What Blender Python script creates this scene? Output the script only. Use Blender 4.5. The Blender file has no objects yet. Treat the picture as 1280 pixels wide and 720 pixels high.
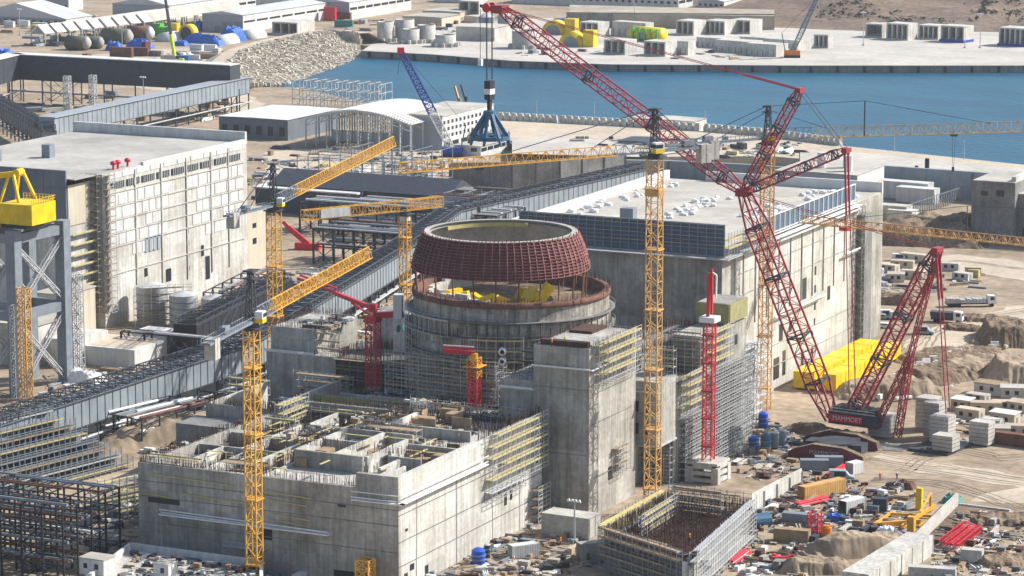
import bpy, bmesh, math, random
from mathutils import Vector, noise
rnd = random.Random(7)
sc = bpy.context.scene
COL = sc.collection
# ---------------------------------------------------------------- survey: the site frame (x, y along the buildings), camera on a hill
FP = 3832.0; PIT = math.atan(675/3832); PSI = math.radians(25.55); CH = 175.0
CX, CY = 326.83, -683.21
RX, RY = math.cos(PSI), math.sin(PSI); FX, FY = -RY, RX
def ray(px, py):
    a = (px-640)/FP; b = (py-360)/FP
    h = math.cos(PIT)-b*math.sin(PIT)
    return (RX*a+FX*h, RY*a+FY*h, -math.sin(PIT)-b*math.cos(PIT))
def G(px, py, z=0.0):
    d = ray(px, py); t = (z-CH)/d[2]
    return Vector((CX+d[0]*t, CY+d[1]*t, z))
def PX(x, px, py):
    d = ray(px, py); t = (x-CX)/d[0]
    return Vector((x, CY+d[1]*t, CH+d[2]*t))
def PY(y, px, py):
    d = ray(px, py); t = (y-CY)/d[1]
    return Vector((CX+d[0]*t, y, CH+d[2]*t))
def PV(o, dx, dy, px, py):          # point of the upright plane through o along (dx, dy)
    d = ray(px, py); nx, ny = -dy, dx
    t = ((o[0]-CX)*nx+(o[1]-CY)*ny)/(d[0]*nx+d[1]*ny)
    return Vector((CX+d[0]*t, CY+d[1]*t, CH+d[2]*t))
def CAMF(r, g, z=0.0):              # metres right of / ahead of the hill top
    return Vector((CX+RX*r+FX*g, CY+RY*r+FY*g, z))
def ZAT(x, y, py):
    lo, hi = -40.0, 174.0
    for _ in range(40):
        m = (lo+hi)/2
        if PROJ(x, y, m)[1] > py: lo = m
        else: hi = m
    return lo
def PROJ(x, y, z):
    x -= CX; y -= CY; z -= CH
    r = x*RX+y*RY; g = x*FX+y*FY
    d = g*math.cos(PIT)-z*math.sin(PIT); u = g*math.sin(PIT)+z*math.cos(PIT)
    return 640+FP*r/d, 360-FP*u/d, d
V3 = lambda *a: Vector(a)
# ---------------------------------------------------------------- materials
MATS = {}
def mat(name, col, rough=0.8, metal=0.0, var=0.25, scale=0.25, streak=0.0, grid=None, bump=0.0, fine=0.0, obj=False, tint=None, spec=0.3):
    """colour varied by two noises; optional rain streaks and form-panel joints in site metres"""
    m = bpy.data.materials.new(name); m.use_nodes = True
    nt = m.node_tree; N = nt.nodes; L = nt.links
    b = N['Principled BSDF']
    b.inputs['Roughness'].default_value = rough; b.inputs['Metallic'].default_value = metal
    b.inputs['Specular IOR Level'].default_value = spec
    if obj:
        tc = N.new('ShaderNodeTexCoord'); pos = tc.outputs['Object']
    else:
        g = N.new('ShaderNodeNewGeometry'); pos = g.outputs['Position']
    def mix(a, c, f, mode='MULTIPLY'):
        x = N.new('ShaderNodeMix'); x.data_type = 'RGBA'; x.blend_type = mode
        if isinstance(f, float): x.inputs[0].default_value = f
        else: L.new(f, x.inputs[0])
        for i, q in ((6, a), (7, c)):
            if isinstance(q, tuple): x.inputs[i].default_value = (*q, 1)
            else: L.new(q, x.inputs[i])
        return x.outputs[2]
    def ramp(f, p0, c0, p1, c1):
        r = N.new('ShaderNodeValToRGB'); e = r.color_ramp.elements
        e[0].position = p0; e[0].color = (*c0, 1); e[1].position = p1; e[1].color = (*c1, 1)
        L.new(f, r.inputs[0]); return r.outputs[0]
    def nz(sc_, det, vec=None, rg=0.6):
        n = N.new('ShaderNodeTexNoise'); n.inputs['Scale'].default_value = sc_; n.inputs['Detail'].default_value = det
        n.inputs['Roughness'].default_value = rg
        L.new(vec or pos, n.inputs['Vector']); return n.outputs['Fac']
    c = tuple(col)
    lo = 1-var; t = tint or (1, 1, 1)
    out = mix(c, ramp(nz(scale, 6), 0.3, (lo*t[0], lo*t[1], lo*t[2]), 0.72, (1+var*.45,)*3), 1.0)
    if fine:
        out = mix(out, ramp(nz(scale*9, 3), 0.3, (1-fine,)*3, 0.7, (1+fine*.5,)*3), 1.0)
    if streak:
        mp = N.new('ShaderNodeMapping'); mp.inputs['Scale'].default_value = (.9, .9, .05); L.new(pos, mp.inputs[0])
        out = mix(out, ramp(nz(1.0, 5, mp.outputs[0], .65), 0.36, (1-streak, 1-streak*1.02, 1-streak*1.08), 0.6, (1.03, 1.03, 1.02)), 1.0)
    if grid:
        gw, gh, gs = grid
        sx = N.new('ShaderNodeSeparateXYZ'); L.new(pos, sx.inputs[0])
        ad = N.new('ShaderNodeMath'); L.new(sx.outputs[0], ad.inputs[0]); L.new(sx.outputs[1], ad.inputs[1])
        cb = N.new('ShaderNodeCombineXYZ'); L.new(ad.outputs[0], cb.inputs[0]); L.new(sx.outputs[2], cb.inputs[1])
        br = N.new('ShaderNodeTexBrick'); br.offset = 0.0; L.new(cb.outputs[0], br.inputs['Vector'])
        br.inputs['Scale'].default_value = 1.0; br.inputs['Brick Width'].default_value = gw; br.inputs['Row Height'].default_value = gh
        br.inputs['Mortar Size'].default_value = 0.06; br.inputs['Mortar Smooth'].default_value = .4; br.inputs['Bias'].default_value = 0
        br.inputs['Color1'].default_value = (1, 1, 1, 1); br.inputs['Color2'].default_value = (1-gs*.95, 1-gs*1.0, 1-gs*1.08, 1)
        br.inputs['Mortar'].default_value = (1-gs,)*3+(1,)
        out = mix(out, br.outputs['Color'], 1.0)
    L.new(out, b.inputs['Base Color'])
    if bump:
        bp = N.new('ShaderNodeBump'); bp.inputs['Strength'].default_value = bump; bp.inputs['Distance'].default_value = .4
        L.new(nz(scale*6, 5), bp.inputs['Height']); L.new(bp.outputs[0], b.inputs['Normal'])
    MATS[name] = m
    return m
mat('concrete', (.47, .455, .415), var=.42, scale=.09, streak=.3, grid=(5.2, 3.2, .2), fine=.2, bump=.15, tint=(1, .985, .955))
mat('concrete_pale_and_lit', (.62, .61, .575), var=.24, scale=.1, streak=.27, grid=(5.2, 3.4, .15), fine=.16, bump=.12, tint=(1, .975, .93))  # pale concrete; also on sun-facing walls, where sunlight is put into the colour
mat('concrete_rough', (.43, .40, .36), var=.6, scale=.17, streak=.55, fine=.25, bump=.5, tint=(1, .93, .84))
mat('concrete_flat', (.50, .475, .43), var=.3, scale=.15, fine=.22, bump=.15)
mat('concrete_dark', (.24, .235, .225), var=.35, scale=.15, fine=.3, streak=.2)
mat('cream_wall', (.52, .46, .36), var=.15, scale=.1, streak=.12)
mat('panel_white', (.60, .60, .58), var=.2, scale=.2, streak=.16, fine=.06)
mat('white_paint', (.66, .66, .64), var=.2, scale=.15, rough=.5)
mat('white_sheet', (.74, .74, .73), var=.2, scale=1.0, rough=.6)
mat('shed_roof', (.52, .53, .52), var=.2, scale=.06, rough=.55, streak=0)
mat('shed_grey', (.30, .33, .36), var=.12, scale=.08, rough=.5)
mat('roof_pale', (.46, .43, .37), var=.3, scale=.07, fine=.15)
mat('roof_old', (.42, .40, .36), var=.3, scale=.05, fine=.14)
mat('cladding_grey', (.15, .175, .205), rough=.5, var=.22, scale=.12, fine=.1, streak=.12)
mat('cladding_pale', (.25, .29, .32), rough=.5, var=.22, scale=.15, streak=.12)
mat('cladding_blue', (.085, .135, .20), rough=.35, var=.25, scale=.4)
mat('steel_dark', (.055, .062, .075), rough=.5, var=.3, scale=.6)
mat('steel_black', (.025, .027, .032), rough=.6, var=.3, scale=.6)
mat('steel_grey', (.22, .25, .28), rough=.45, var=.22, scale=.4, fine=.12)
mat('steel_pale', (.45, .46, .46), rough=.4, var=.22, scale=.4)
mat('crane_yellow', (.70, .37, .05), rough=.45, var=.28, scale=.5)
mat('crane_amber', (.60, .35, .12), rough=.5, var=.25, scale=.5)
mat('crane_tan', (.50, .40, .24), rough=.5, var=.3, scale=.5)
mat('bright_yellow', (.78, .54, .012), rough=.45, var=.25, scale=.25, fine=.16)
mat('timber_yellow', (.50, .42, .18), rough=.7, var=.25, scale=.7)
mat('timber', (.36, .26, .16), rough=.8, var=.35, scale=.6, fine=.2)
mat('formwork_dark', (.075, .07, .066), rough=.7, var=.4, scale=.4, fine=.3)
mat('crane_red', (.33, .04, .055), rough=.4, var=.25, scale=.4)
mat('bright_red', (.58, .03, .045), rough=.42, var=.2, scale=.4)
mat('maroon', (.15, .042, .05), rough=.65, var=.35, scale=.35, fine=.3)
mat('maroon_rib', (.25, .105, .095), rough=.75, var=.5, scale=.6)
mat('rebar', (.085, .045, .035), rough=.9, var=.5, scale=.4)
mat('rust', (.20, .10, .07), rough=.9, var=.45, scale=.4, fine=.3)
mat('blue_steel', (.05, .13, .22), rough=.4, var=.25, scale=.5)
mat('blue_paint', (.03, .06, .33), rough=.4, var=.2, scale=.4)
mat('tarp_blue', (.03, .13, .48), rough=.5, var=.3, scale=.6)
mat('tank_blue', (.02, .09, .52), rough=.4, var=.1, scale=.4)
mat('green_paint', (.08, .42, .05), rough=.45, var=.15, scale=.5)
mat('lime_paint', (.45, .62, .04), rough=.45, var=.15, scale=.5)
mat('teal', (.06, .25, .22), rough=.5, var=.15, scale=.5)
mat('orange', (.75, .2, .02), rough=.5, var=.15, scale=.5)
mat('rubber', (.02, .02, .022), rough=.85, var=.2, scale=1)
mat('window_dark', (.03, .035, .042), rough=.25, var=.3, scale=.3)
mat('skin', (.45, .27, .18), rough=.6, var=.05, scale=3)
mat('trousers', (.05, .07, .13), rough=.8, var=.2, scale=3)
mat('vest_orange', (.8, .2, .03), rough=.7, var=.1, scale=3)
mat('vest_lime', (.5, .75, .05), rough=.7, var=.1, scale=3)
mat('khaki', (.10, .11, .075), rough=.7, var=.3, scale=.4)
mat('netting', (.30, .28, .13), rough=.8, var=.25, scale=.5)
mat('dirt', (.37, .29, .205), rough=.95, var=.42, scale=.035, fine=.32, bump=.5, tint=(1, .97, .93))
mat('rut', (.29, .225, .16), rough=.95, var=.35, scale=.2, fine=.3)
mat('dirt_pale', (.50, .42, .32), rough=.95, var=.2, scale=.05, fine=.2, bump=.2)
mat('dirt_brown', (.27, .195, .13), rough=.95, var=.55, scale=.12, fine=.4, bump=.9, streak=.3)
mat('dirt_far', (.42, .36, .28), rough=.95, var=.35, scale=.012, fine=.3)
mat('scrub', (.21, .15, .105), rough=.95, var=.5, scale=.03, fine=.5, bump=.5)
mat('leaf', (.05, .055, .028), rough=.8, var=.4, scale=.1)
mat('apron', (.49, .455, .40), rough=.9, var=.24, scale=.03, fine=.16)
mat('rock', (.47, .42, .34), rough=.9, var=.4, scale=.3, fine=.2)
mat('road_grey', (.30, .28, .25), rough=.9, var=.2, scale=.03, fine=.12)
def water():
    m = bpy.data.materials.new('sea_water'); m.use_nodes = True
    nt = m.node_tree; N = nt.nodes; L = nt.links; b = N['Principled BSDF']
    g = N.new('ShaderNodeNewGeometry')
    n1 = N.new('ShaderNodeTexNoise'); n1.inputs['Scale'].default_value = .02; n1.inputs['Detail'].default_value = 8; n1.inputs['Roughness'].default_value = .68
    mp = N.new('ShaderNodeMapping'); mp.inputs['Scale'].default_value = (.35, 1.3, 1); mp.inputs['Rotation'].default_value = (0, 0, -.5); L.new(g.outputs['Position'], mp.inputs[0]); L.new(mp.outputs[0], n1.inputs['Vector'])
    r = N.new('ShaderNodeValToRGB'); e = r.color_ramp.elements
    e[0].position = .3; e[0].color = (.001, .052, .105, 1); e[1].position = .7; e[1].color = (.003, .105, .18, 1)
    L.new(n1.outputs['Fac'], r.inputs[0]); L.new(r.outputs[0], b.inputs['Base Color'])
    b.inputs['Roughness'].default_value = .3; b.inputs['Specular IOR Level'].default_value = .14
    n2 = N.new('ShaderNodeTexNoise'); n2.inputs['Scale'].default_value = .22; n2.inputs['Detail'].default_value = 7; n2.inputs['Roughness'].default_value = .65
    L.new(g.outputs['Position'], n2.inputs['Vector'])
    bp = N.new('ShaderNodeBump'); bp.inputs['Strength'].default_value = .6; bp.inputs['Distance'].default_value = 1.4
    L.new(n2.outputs['Fac'], bp.inputs['Height']); L.new(bp.outputs[0], b.inputs['Normal'])
    MATS['sea_water'] = m
water()
# ---------------------------------------------------------------- mesh building
class MB:
    def __init__(s): s.v = []; s.f = []; s.mi = []; s.m = 0; s.smooth = False; s.cuts = []
    def cut(s):                         # what follows becomes a part (mesh) of its own
        s.cuts.append((len(s.v), len(s.f))); return s
    def add(s, vs, fs):
        o = len(s.v); s.v.extend([tuple(p) for p in vs])
        s.f.extend([tuple(i+o for i in f) for f in fs]); s.mi.extend([s.m]*len(fs)); return s
    def box(s, x0, y0, z0, x1, y1, z1):
        if x0 > x1: x0, x1 = x1, x0
        if y0 > y1: y0, y1 = y1, y0
        if z0 > z1: z0, z1 = z1, z0
        return s.add([(x0, y0, z0), (x1, y0, z0), (x1, y1, z0), (x0, y1, z0), (x0, y0, z1), (x1, y0, z1), (x1, y1, z1), (x0, y1, z1)],
                     [(0, 3, 2, 1), (4, 5, 6, 7), (0, 1, 5, 4), (1, 2, 6, 5), (2, 3, 7, 6), (3, 0, 4, 7)])
    def obox(s, c, sx, sy, sz, rz=0.0, tilt=0.0):       # c = middle of the underside
        ca, sa = math.cos(rz), math.sin(rz); ct, st = math.cos(tilt), math.sin(tilt)
        vs = []
        for z in (0, sz):
            for x, y in ((-1, -1), (1, -1), (1, 1), (-1, 1)):
                X, Y, Zz = x*sx/2, y*sy/2, z
                X, Zz = X*ct-Zz*st, X*st+Zz*ct
                vs.append((c[0]+X*ca-Y*sa, c[1]+X*sa+Y*ca, c[2]+Zz))
        return s.add(vs, [(0, 3, 2, 1), (4, 5, 6, 7), (0, 1, 5, 4), (1, 2, 6, 5), (2, 3, 7, 6), (3, 0, 4, 7)])
    def bar(s, p, q, w, h=None):
        p = Vector(p); q = Vector(q); d = q-p
        if d.length < 1e-6: return s
        h = h or w
        d.normalize(); up = V3(0, 0, 1) if abs(d.z) < .9 else V3(0, 1, 0)
        a = d.cross(up).normalized()*(w/2); b = a.cross(d).normalized()*(h/2)
        vs = [p-a-b, p+a-b, p+a+b, p-a+b, q-a-b, q+a-b, q+a+b, q-a+b]
        return s.add(vs, [(0, 1, 2, 3), (7, 6, 5, 4), (0, 4, 5, 1), (1, 5, 6, 2), (2, 6, 7, 3), (3, 7, 4, 0)])
    def cyl(s, p, q, r0, r1=None, n=14, caps=True):
        r1 = r0 if r1 is None else r1
        p = Vector(p); q = Vector(q); d = (q-p).normalized(); up = V3(0, 0, 1) if abs(d.z) < .9 else V3(1, 0, 0)
        a = d.cross(up).normalized(); b = d.cross(a)
        vs = []; fs = []
        for i in range(n):
            t = 2*math.pi*i/n; e = a*math.cos(t)+b*math.sin(t); vs += [p+e*r0, q+e*r1]
        for i in range(n):
            j = (i+1) % n; fs.append((2*i, 2*i+1, 2*j+1, 2*j))
        if caps: fs += [tuple(2*i for i in range(n)), tuple(2*i+1 for i in reversed(range(n)))]
        return s.add(vs, fs)
    def lathe(s, cx, cy, prof, n=64, closed=False):
        vs = []; fs = []; k = len(prof)
        for i in range(n):
            t = 2*math.pi*i/n
            for r, z in prof: vs.append((cx+r*math.cos(t), cy+r*math.sin(t), z))
        for i in range(n):
            j = (i+1) % n
            for a in range(k if closed else k-1):
                b = (a+1) % k; fs.append((i*k+a, j*k+a, j*k+b, i*k+b))
        return s.add(vs, fs)
    def prism(s, pts, z0, z1):
        n = len(pts); a = sum(pts[i][0]*pts[(i+1) % n][1]-pts[(i+1) % n][0]*pts[i][1] for i in range(n))
        if a < 0: pts = list(reversed(pts))
        vs = [(p[0], p[1], z0) for p in pts]+[(p[0], p[1], z1) for p in pts]
        return s.add(vs, [tuple(reversed(range(n))), tuple(range(n, 2*n))]+[(i, (i+1) % n, n+(i+1) % n, n+i) for i in range(n)])
    def lat(s, p, q, w, h, n, c=.2, b=.1, side=None, w1=None, h1=None, tri=False, cross=False):
        """lattice of four chords (or three) from p to q"""
        p = Vector(p); q = Vector(q); d = (q-p).normalized()
        if side is None:
            up = V3(0, 0, 1) if abs(d.z) < .9 else V3(0, 1, 0)
            a = d.cross(up).normalized()
        else: a = Vector(side).normalized()
        u = a.cross(d).normalized()
        w1 = w if w1 is None else w1; h1 = h if h1 is None else h1
        def ring(t):
            o = p.lerp(q, t); W = w+(w1-w)*t; H = h+(h1-h)*t
            if tri: return [o-a*W/2-u*H/2, o+a*W/2-u*H/2, o+u*H/2]
            return [o-a*W/2-u*H/2, o+a*W/2-u*H/2, o+a*W/2+u*H/2, o-a*W/2+u*H/2]
        r0 = ring(0); r1 = ring(1); k = len(r0)
        for i in range(k): s.bar(r0[i], r1[i], c)
        prev = r0
        for j in range(n):
            cur = ring((j+1)/n)
            for i in range(k):
                i2 = (i+1) % k
                if (j+i) % 2: s.bar(prev[i], cur[i2], b)
                else: s.bar(prev[i2], cur[i], b)
                if cross: s.bar(prev[i], cur[i2], b) if not (j+i) % 2 else s.bar(prev[i2], cur[i], b)
                s.bar(cur[i], cur[i2], b)
            prev = cur
        return s
    def out(s, name, m, parent=None, label=None, cat=None, group=None, kind=None, loc=None, local=False):
        if s.cuts:
            cs = sorted(set([(0, 0)]+s.cuts+[(len(s.v), len(s.f))])); r = None; V, Fc, MI = s.v, s.f, s.mi
            for (v0, f0), (v1, f1) in zip(cs, cs[1:]):
                if f1 == f0: continue
                q = MB(); q.v = V[v0:v1]; q.f = [tuple(i-v0 for i in f) for f in Fc[f0:f1]]; q.mi = MI[f0:f1]; q.smooth = s.smooth
                r = q.out(name, m, parent, label, cat, group, kind, loc, local)
            return r
        me = bpy.data.meshes.new(name)
        if local: o = Vector((0, 0, 0))
        elif parent is not None:
            o = Vector((0, 0, 0)); p = parent
            while p is not None: o = o+p.location; p = p.parent
        elif loc is not None: o = Vector(loc)
        else:
            n = len(s.v) or 1
            xs = [v[0] for v in s.v]; ys = [v[1] for v in s.v]
            o = V3((min(xs)+max(xs))/2, (min(ys)+max(ys))/2, min(v[2] for v in s.v))
        me.from_pydata([(v[0]-o.x, v[1]-o.y, v[2]-o.z) for v in s.v], [], s.f)
        ms = m if isinstance(m, (list, tuple)) else [m]
        for q in ms: me.materials.append(MATS[q])
        if len(ms) > 1: me.polygons.foreach_set('material_index', s.mi)
        if s.smooth:
            me.polygons.foreach_set('use_smooth', [True]*len(me.polygons))
        me.update()
        ob = bpy.data.objects.new(name, me); COL.objects.link(ob)
        if parent is not None: ob.parent = parent
        else: ob.location = o
        return tag(ob, label, cat, group, kind)
def tag(o, label=None, cat=None, group=None, kind=None):
    if label: o['label'] = label
    if cat: o['category'] = cat
    if group: o['group'] = group
    if kind: o['kind'] = kind
    return o
def T(name, label, cat, loc, group=None):
    o = bpy.data.objects.new(name, None); COL.objects.link(o); o.location = Vector(loc); o.empty_display_size = .5
    return tag(o, label, cat, group)
def dup(root, loc, rz=0.0, label=None, group=None, sc_=None):
    def cp(o, par):
        c = o.copy(); COL.objects.link(c)
        if par is not None: c.parent = par
        for ch in list(o.children): cp(ch, c)
        return c
    r = cp(root, None); r.location = Vector(loc); r.rotation_euler = (0, 0, rz)
    if sc_: r.scale = sc_ if isinstance(sc_, tuple) else (sc_,)*3
    if label: r['label'] = label
    if group: r['group'] = group
    return r
def struct(mb, name, m): return mb.out(name, m, kind='structure')
def sm(mb): mb.smooth = True; return mb
def win(parent, m, rects, name='window', mt='window_dark'):
    """each opening its own part, set proud of its wall by a few mm: rects = (axis, c, a0, z0, a1, z1)"""
    for ax, c, a0, z0, a1, z1 in rects:
        b = MB()
        if ax == 'y': b.box(a0, c-.05, z0, a1, c+.25, z1)
        else: b.box(c-.25, a0, z0, c+.05, a1, z1)
        b.out(name, mt, parent)
def scaf(label, p0, p1, z0, z1, dep=1.6, out=(0, -1), bay=2.4, lift=2.0, pole=.11, deck='timber_yellow', fm='steel_pale', board=None, group='scaffolds on the building faces', name='scaffolding', diag=True):
    p0 = Vector((*p0, 0)); p1 = Vector((*p1, 0)); o = Vector((*out, 0))*dep
    n = max(1, round((p1-p0).length/bay)); k = max(1, round((z1-z0)/lift))
    t = T(name, label, 'scaffolding', ((p0.x+p1.x)/2, (p0.y+p1.y)/2, z0), group)
    f = MB()
    for i in range(n+1):
        q = p0.lerp(p1, i/n)
        for e in (0.05, 1.0):
            r = q+o*e; top = z1+(1.1 if e == 1.0 else .3)+rnd.uniform(-.2, .4)
            f.bar((r.x, r.y, z0), (r.x, r.y, top), pole)
        for j in range(k+1):
            z = z0+(z1-z0)*j/k
            a = q+o*.05; b = q+o; f.bar((a.x, a.y, z), (b.x, b.y, z), pole*.8)
    for j in range(k+1):
        z = z0+(z1-z0)*j/k
        for e in (0.05, 1.0):
            for dz in ((0, 1.0) if e == 1.0 else (0,)):
                a = p0+o*e; b = p1+o*e; f.bar((a.x, a.y, z+dz), (b.x, b.y, z+dz), pole*.8)
        if diag and j < k:
            for i in range(0, n, 3):
                a = p0.lerp(p1, i/n)+o; b = p0.lerp(p1, min(1, (i+1)/n))+o
                f.bar((a.x, a.y, z), (b.x, b.y, z+(z1-z0)/k), pole*.7)
    f.out('frame', fm, t)
    for j in range(1, k+1):
        z = z0+(z1-z0)*j/k
        a = p0+o*.1; b = p1+o*.95
        i0 = rnd.uniform(0, .25) if rnd.random() < .5 else 0; i1 = rnd.uniform(.75, 1) if rnd.random() < .5 else 1
        a0 = p0.lerp(p1, i0); a1 = p0.lerp(p1, i1)
        d = MB()
        d.prism([tuple((a0+o*.1)[:2]), tuple((a1+o*.1)[:2]), tuple((a1+o*.93)[:2]), tuple((a0+o*.93)[:2])], z+.06, z+.12)
        c0 = a0+o*.98; c1 = a1+o*.98
        d.bar((c0.x, c0.y, z+.22), (c1.x, c1.y, z+.22), .05, .3)
        d.out('deck', deck, t)
    return t
def rebar(mb, p0, p1, z, h=1.6, step=.5, w=.07, jit=.5, rows=1):
    w *= .8
    p0 = Vector(p0); p1 = Vector(p1); n = max(1, int((p1-p0).length/step))
    for i in range(n+1):
        q = p0.lerp(p1, i/n)
        for r in range(rows):
            x = q.x+rnd.uniform(-.25, .25); y = q.y+rnd.uniform(-.25, .25)
            mb.bar((x, y, z-.2), (x+rnd.uniform(-.15, .15), y+rnd.uniform(-.15, .15), z+h+rnd.uniform(-jit, jit)), w)
    return mb
def hgrid(mb, f, x0, y0, x1, y1, nx, ny, rot=None):
    vs = []; fs = []
    for j in range(ny+1):
        for i in range(nx+1):
            x = x0+(x1-x0)*i/nx; y = y0+(y1-y0)*j/ny; vs.append((x, y, f(x, y)))
    for j in range(ny):
        for i in range(nx):
            a = j*(nx+1)+i; fs.append((a, a+1, a+nx+2, a+nx+1))
    return mb.add(vs, fs)
def nzv(x, y, s, o=0.0, octv=4): return noise.fractal(V3(x*s, y*s, o), 1.0, 2.0, octv)
# ================================================================ SETTING
shore = [(1700, 262), (1280, 209), (1100, 190), (1060, 186), (960, 173), (800, 161), (640, 151), (545, 141), (460, 129), (372, 109)]
toe = [(362, 106), (376, 101), (398, 94), (418, 87), (436, 79), (448, 70), (452, 64)]
fquay = [(540, 68.5), (640, 76.5), (760, 81), (1000, 82.5), (1280, 82.5), (1700, 80)]
crest = [(275, 106), (280, 82), (300, 64), (338, 52), (380, 43), (415, 38), (446, 42)]
def along(pl, t):
    n = len(pl)-1; i = min(n-1, int(t*n)); u = t*n-i
    return (pl[i][0]+(pl[i+1][0]-pl[i][0])*u, pl[i][1]+(pl[i+1][1]-pl[i][1])*u)
def rev(u, v):                       # u along the shore, v from crest (0) to toe (1)
    a = G(*along(crest, u), 7.0); c = G(*along(toe, u), -4.5)
    return a.lerp(c, v)
ring_ = [G(*p) for p in shore]+[rev(u/8, .5) for u in range(9)]+[G(*p) for p in fquay]
e2 = G(1700, 80); e1 = G(1700, 262)
outer = [CAMF(1100, 9000), CAMF(-4500, 9000), CAMF(-4500, -200), CAMF(2500, -200), CAMF(2500, 900)]
from mathutils.geometry import delaunay_2d_cdt
pts_ = [Vector((p.x, p.y)) for p in ring_+outer]
v2, _e, f2 = delaunay_2d_cdt(pts_, [], [list(range(len(pts_)))], 1, 1e-4)[:3]
b = MB(); b.add([(p.x, p.y, 0) for p in v2], [f if (v2[f[1]]-v2[f[0]]).cross(v2[f[2]]-v2[f[0]]) > 0 else f[::-1] for f in f2])
for i in range(len(ring_)-1):
    a, c = ring_[i], ring_[i+1]; b.add([(a.x, a.y, 0), (c.x, c.y, 0), (c.x, c.y, -9), (a.x, a.y, -9)], [(0, 1, 2, 3)])
struct(b, 'ground', 'dirt')
b = MB(); q0 = CAMF(-3000, 500); q1 = CAMF(4000, 500); q2 = CAMF(4000, 9500); q3 = CAMF(-3000, 9500)
b.add([(q.x, q.y, -3.6) for q in (q0, q1, q2, q3)], [(0, 1, 2, 3)]); struct(b, 'sea', 'sea_water')
def sheet(name, pxs, z, m, rag=5.0):
    b = MB(); ps = [G(*p, 0) for p in pxs]
    if rag:
        out = []
        for i in range(len(ps)):
            a, c = ps[i], ps[(i+1) % len(ps)]; k = max(1, int((c-a).length/rag)); nn = V3(-(c-a).y, (c-a).x, 0).normalized()
            for j in range(k): p = a.lerp(c, j/k); out.append(p+nn*rag*.75*nzv(p.x, p.y, .9/rag, 4))
        ps = out
    n = len(ps)
    if sum(ps[i].x*ps[(i+1) % n].y-ps[(i+1) % n].x*ps[i].y for i in range(n)) < 0: ps.reverse()
    b.add([(p.x, p.y, z) for p in ps], [tuple(range(n))]); return struct(b, name, m)
def slab(name, pxs, z, m, z0=-1.0):
    b = MB(); b.prism([tuple(G(*p, z))[:2] for p in pxs], z0, z); return struct(b, name, m)
# far quay: concrete apron with a fender wall
sheet('quay_apron', [(452, 63.5), (540, 68.2), (640, 76.2), (760, 80.7), (1000, 82.2), (1280, 82.2), (1700, 79.7), (1700, 40), (1280, 41), (1110, 36), (960, 34), (720, 36), (690, 22), (560, 30), (470, 52)], .06, 'apron', 0)
t = MB(); fq = [(452, 64)]+fquay
for i in range(len(fq)-1):
    a = G(*fq[i]); c = G(*fq[i+1]); d = (c-a).normalized(); nn = V3(d.y, -d.x, 0)
    if nn.dot(V3(FX, FY, 0)) > 0: nn = -nn
    t.prism([tuple((a+nn*.0)[:2]), tuple((c+nn*.0)[:2]), tuple((c+nn*1.2)[:2]), tuple((a+nn*1.2)[:2])], -6, .35)
struct(t, 'quay_wall', 'concrete_dark')
t0 = None; k = 0; proto_f = None
for i in range(len(fq)-1):
    a = G(*fq[i]); c = G(*fq[i+1]); L_ = (c-a).length; d = (c-a).normalized(); nn = V3(d.y, -d.x, 0)
    if nn.dot(V3(FX, FY, 0)) > 0: nn = -nn
    s = 6
    while s < L_ and k < 60:
        p = a+d*s+nn*1.5
        if PROJ(p.x, p.y, 0)[0] > 1300: break
        if proto_f is None:
            f = MB(); f.obox((p.x, p.y, -3.4), 1.6, .9, 3.4, math.atan2(d.y, d.x)); proto_f = f.out('quay_fender', 'rubber', None, 'black rubber fender on the far quay wall above the water', 'fender', 'fenders along the far quay wall')
        else: dup(proto_f, (p.x, p.y, -3.4))
        s += 15; k += 1
# hills and the road platform behind the far quay
def hill(x, y):
    r = (x-CX)*RX+(y-CY)*RY; g = (x-CX)*FX+(y-CY)*FY
    e = max(0, min(1, (g-1905)/520))**1.25
    m = max(0, min(1, (r-110)/260.0))
    w = nzv(x, y, .006, 3)*14+nzv(x, y, .03, 5)*2.5
    return -.6+(e*75+min(1, e*6)*w)*m
b = MB(); vs = []; fs = []; NX, NY = 90, 70
for j in range(NY+1):
    for i in range(NX+1):
        p = CAMF(90+800*i/NX, 1880+900*j/NY); vs.append((p.x, p.y, hill(p.x, p.y)))
for j in range(NY):
    for i in range(NX):
        a = j*(NX+1)+i; fs.append((a, a+1, a+NX+2, a+NX+1))
b.add(vs, fs); sm(b); struct(b, 'hillside', 'scrub')
b = MB()
for _ in range(2600):
    r = rnd.uniform(190, 560); g = rnd.uniform(1950, 2350); p = CAMF(r, g); z = hill(p.x, p.y)
    if z < 2 or nzv(p.x, p.y, .012, 9) < -.05: continue
    s = rnd.uniform(.8, 2.6)
    for _k in range(3):
        c = Vector((p.x+rnd.uniform(-s, s), p.y+rnd.uniform(-s, s), z+rnd.uniform(0, s*.7)))
        b.add([c+V3(rnd.uniform(-s, s), rnd.uniform(-s, s), rnd.uniform(-.3*s, s)) for _q in range(4)], [(0, 1, 2), (0, 2, 3), (0, 1, 3), (1, 2, 3)])
b.out('scrub_bushes', 'leaf', kind='stuff', label='dark scrub covering the brown hillside behind the quay')
sheet('dirt_road', [(930, 30), (1010, 22), (1080, 25), (1180, 36), (1280, 38), (1280, 35.5), (1190, 32), (1090, 20), (1010, 15), (930, 22)], .05, 'dirt_pale')
b = MB(); a = G(708, 34); c = G(968, 36.5)
b.prism([tuple(a[:2]), tuple(c[:2]), (c.x+FX*3, c.y+FY*3), (a.x+FX*3, a.y+FY*3)], -1, 9.5)
b.out('retaining_wall', 'concrete_dark', None, 'long grey retaining wall behind the precast units on far quay', 'wall')
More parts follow.
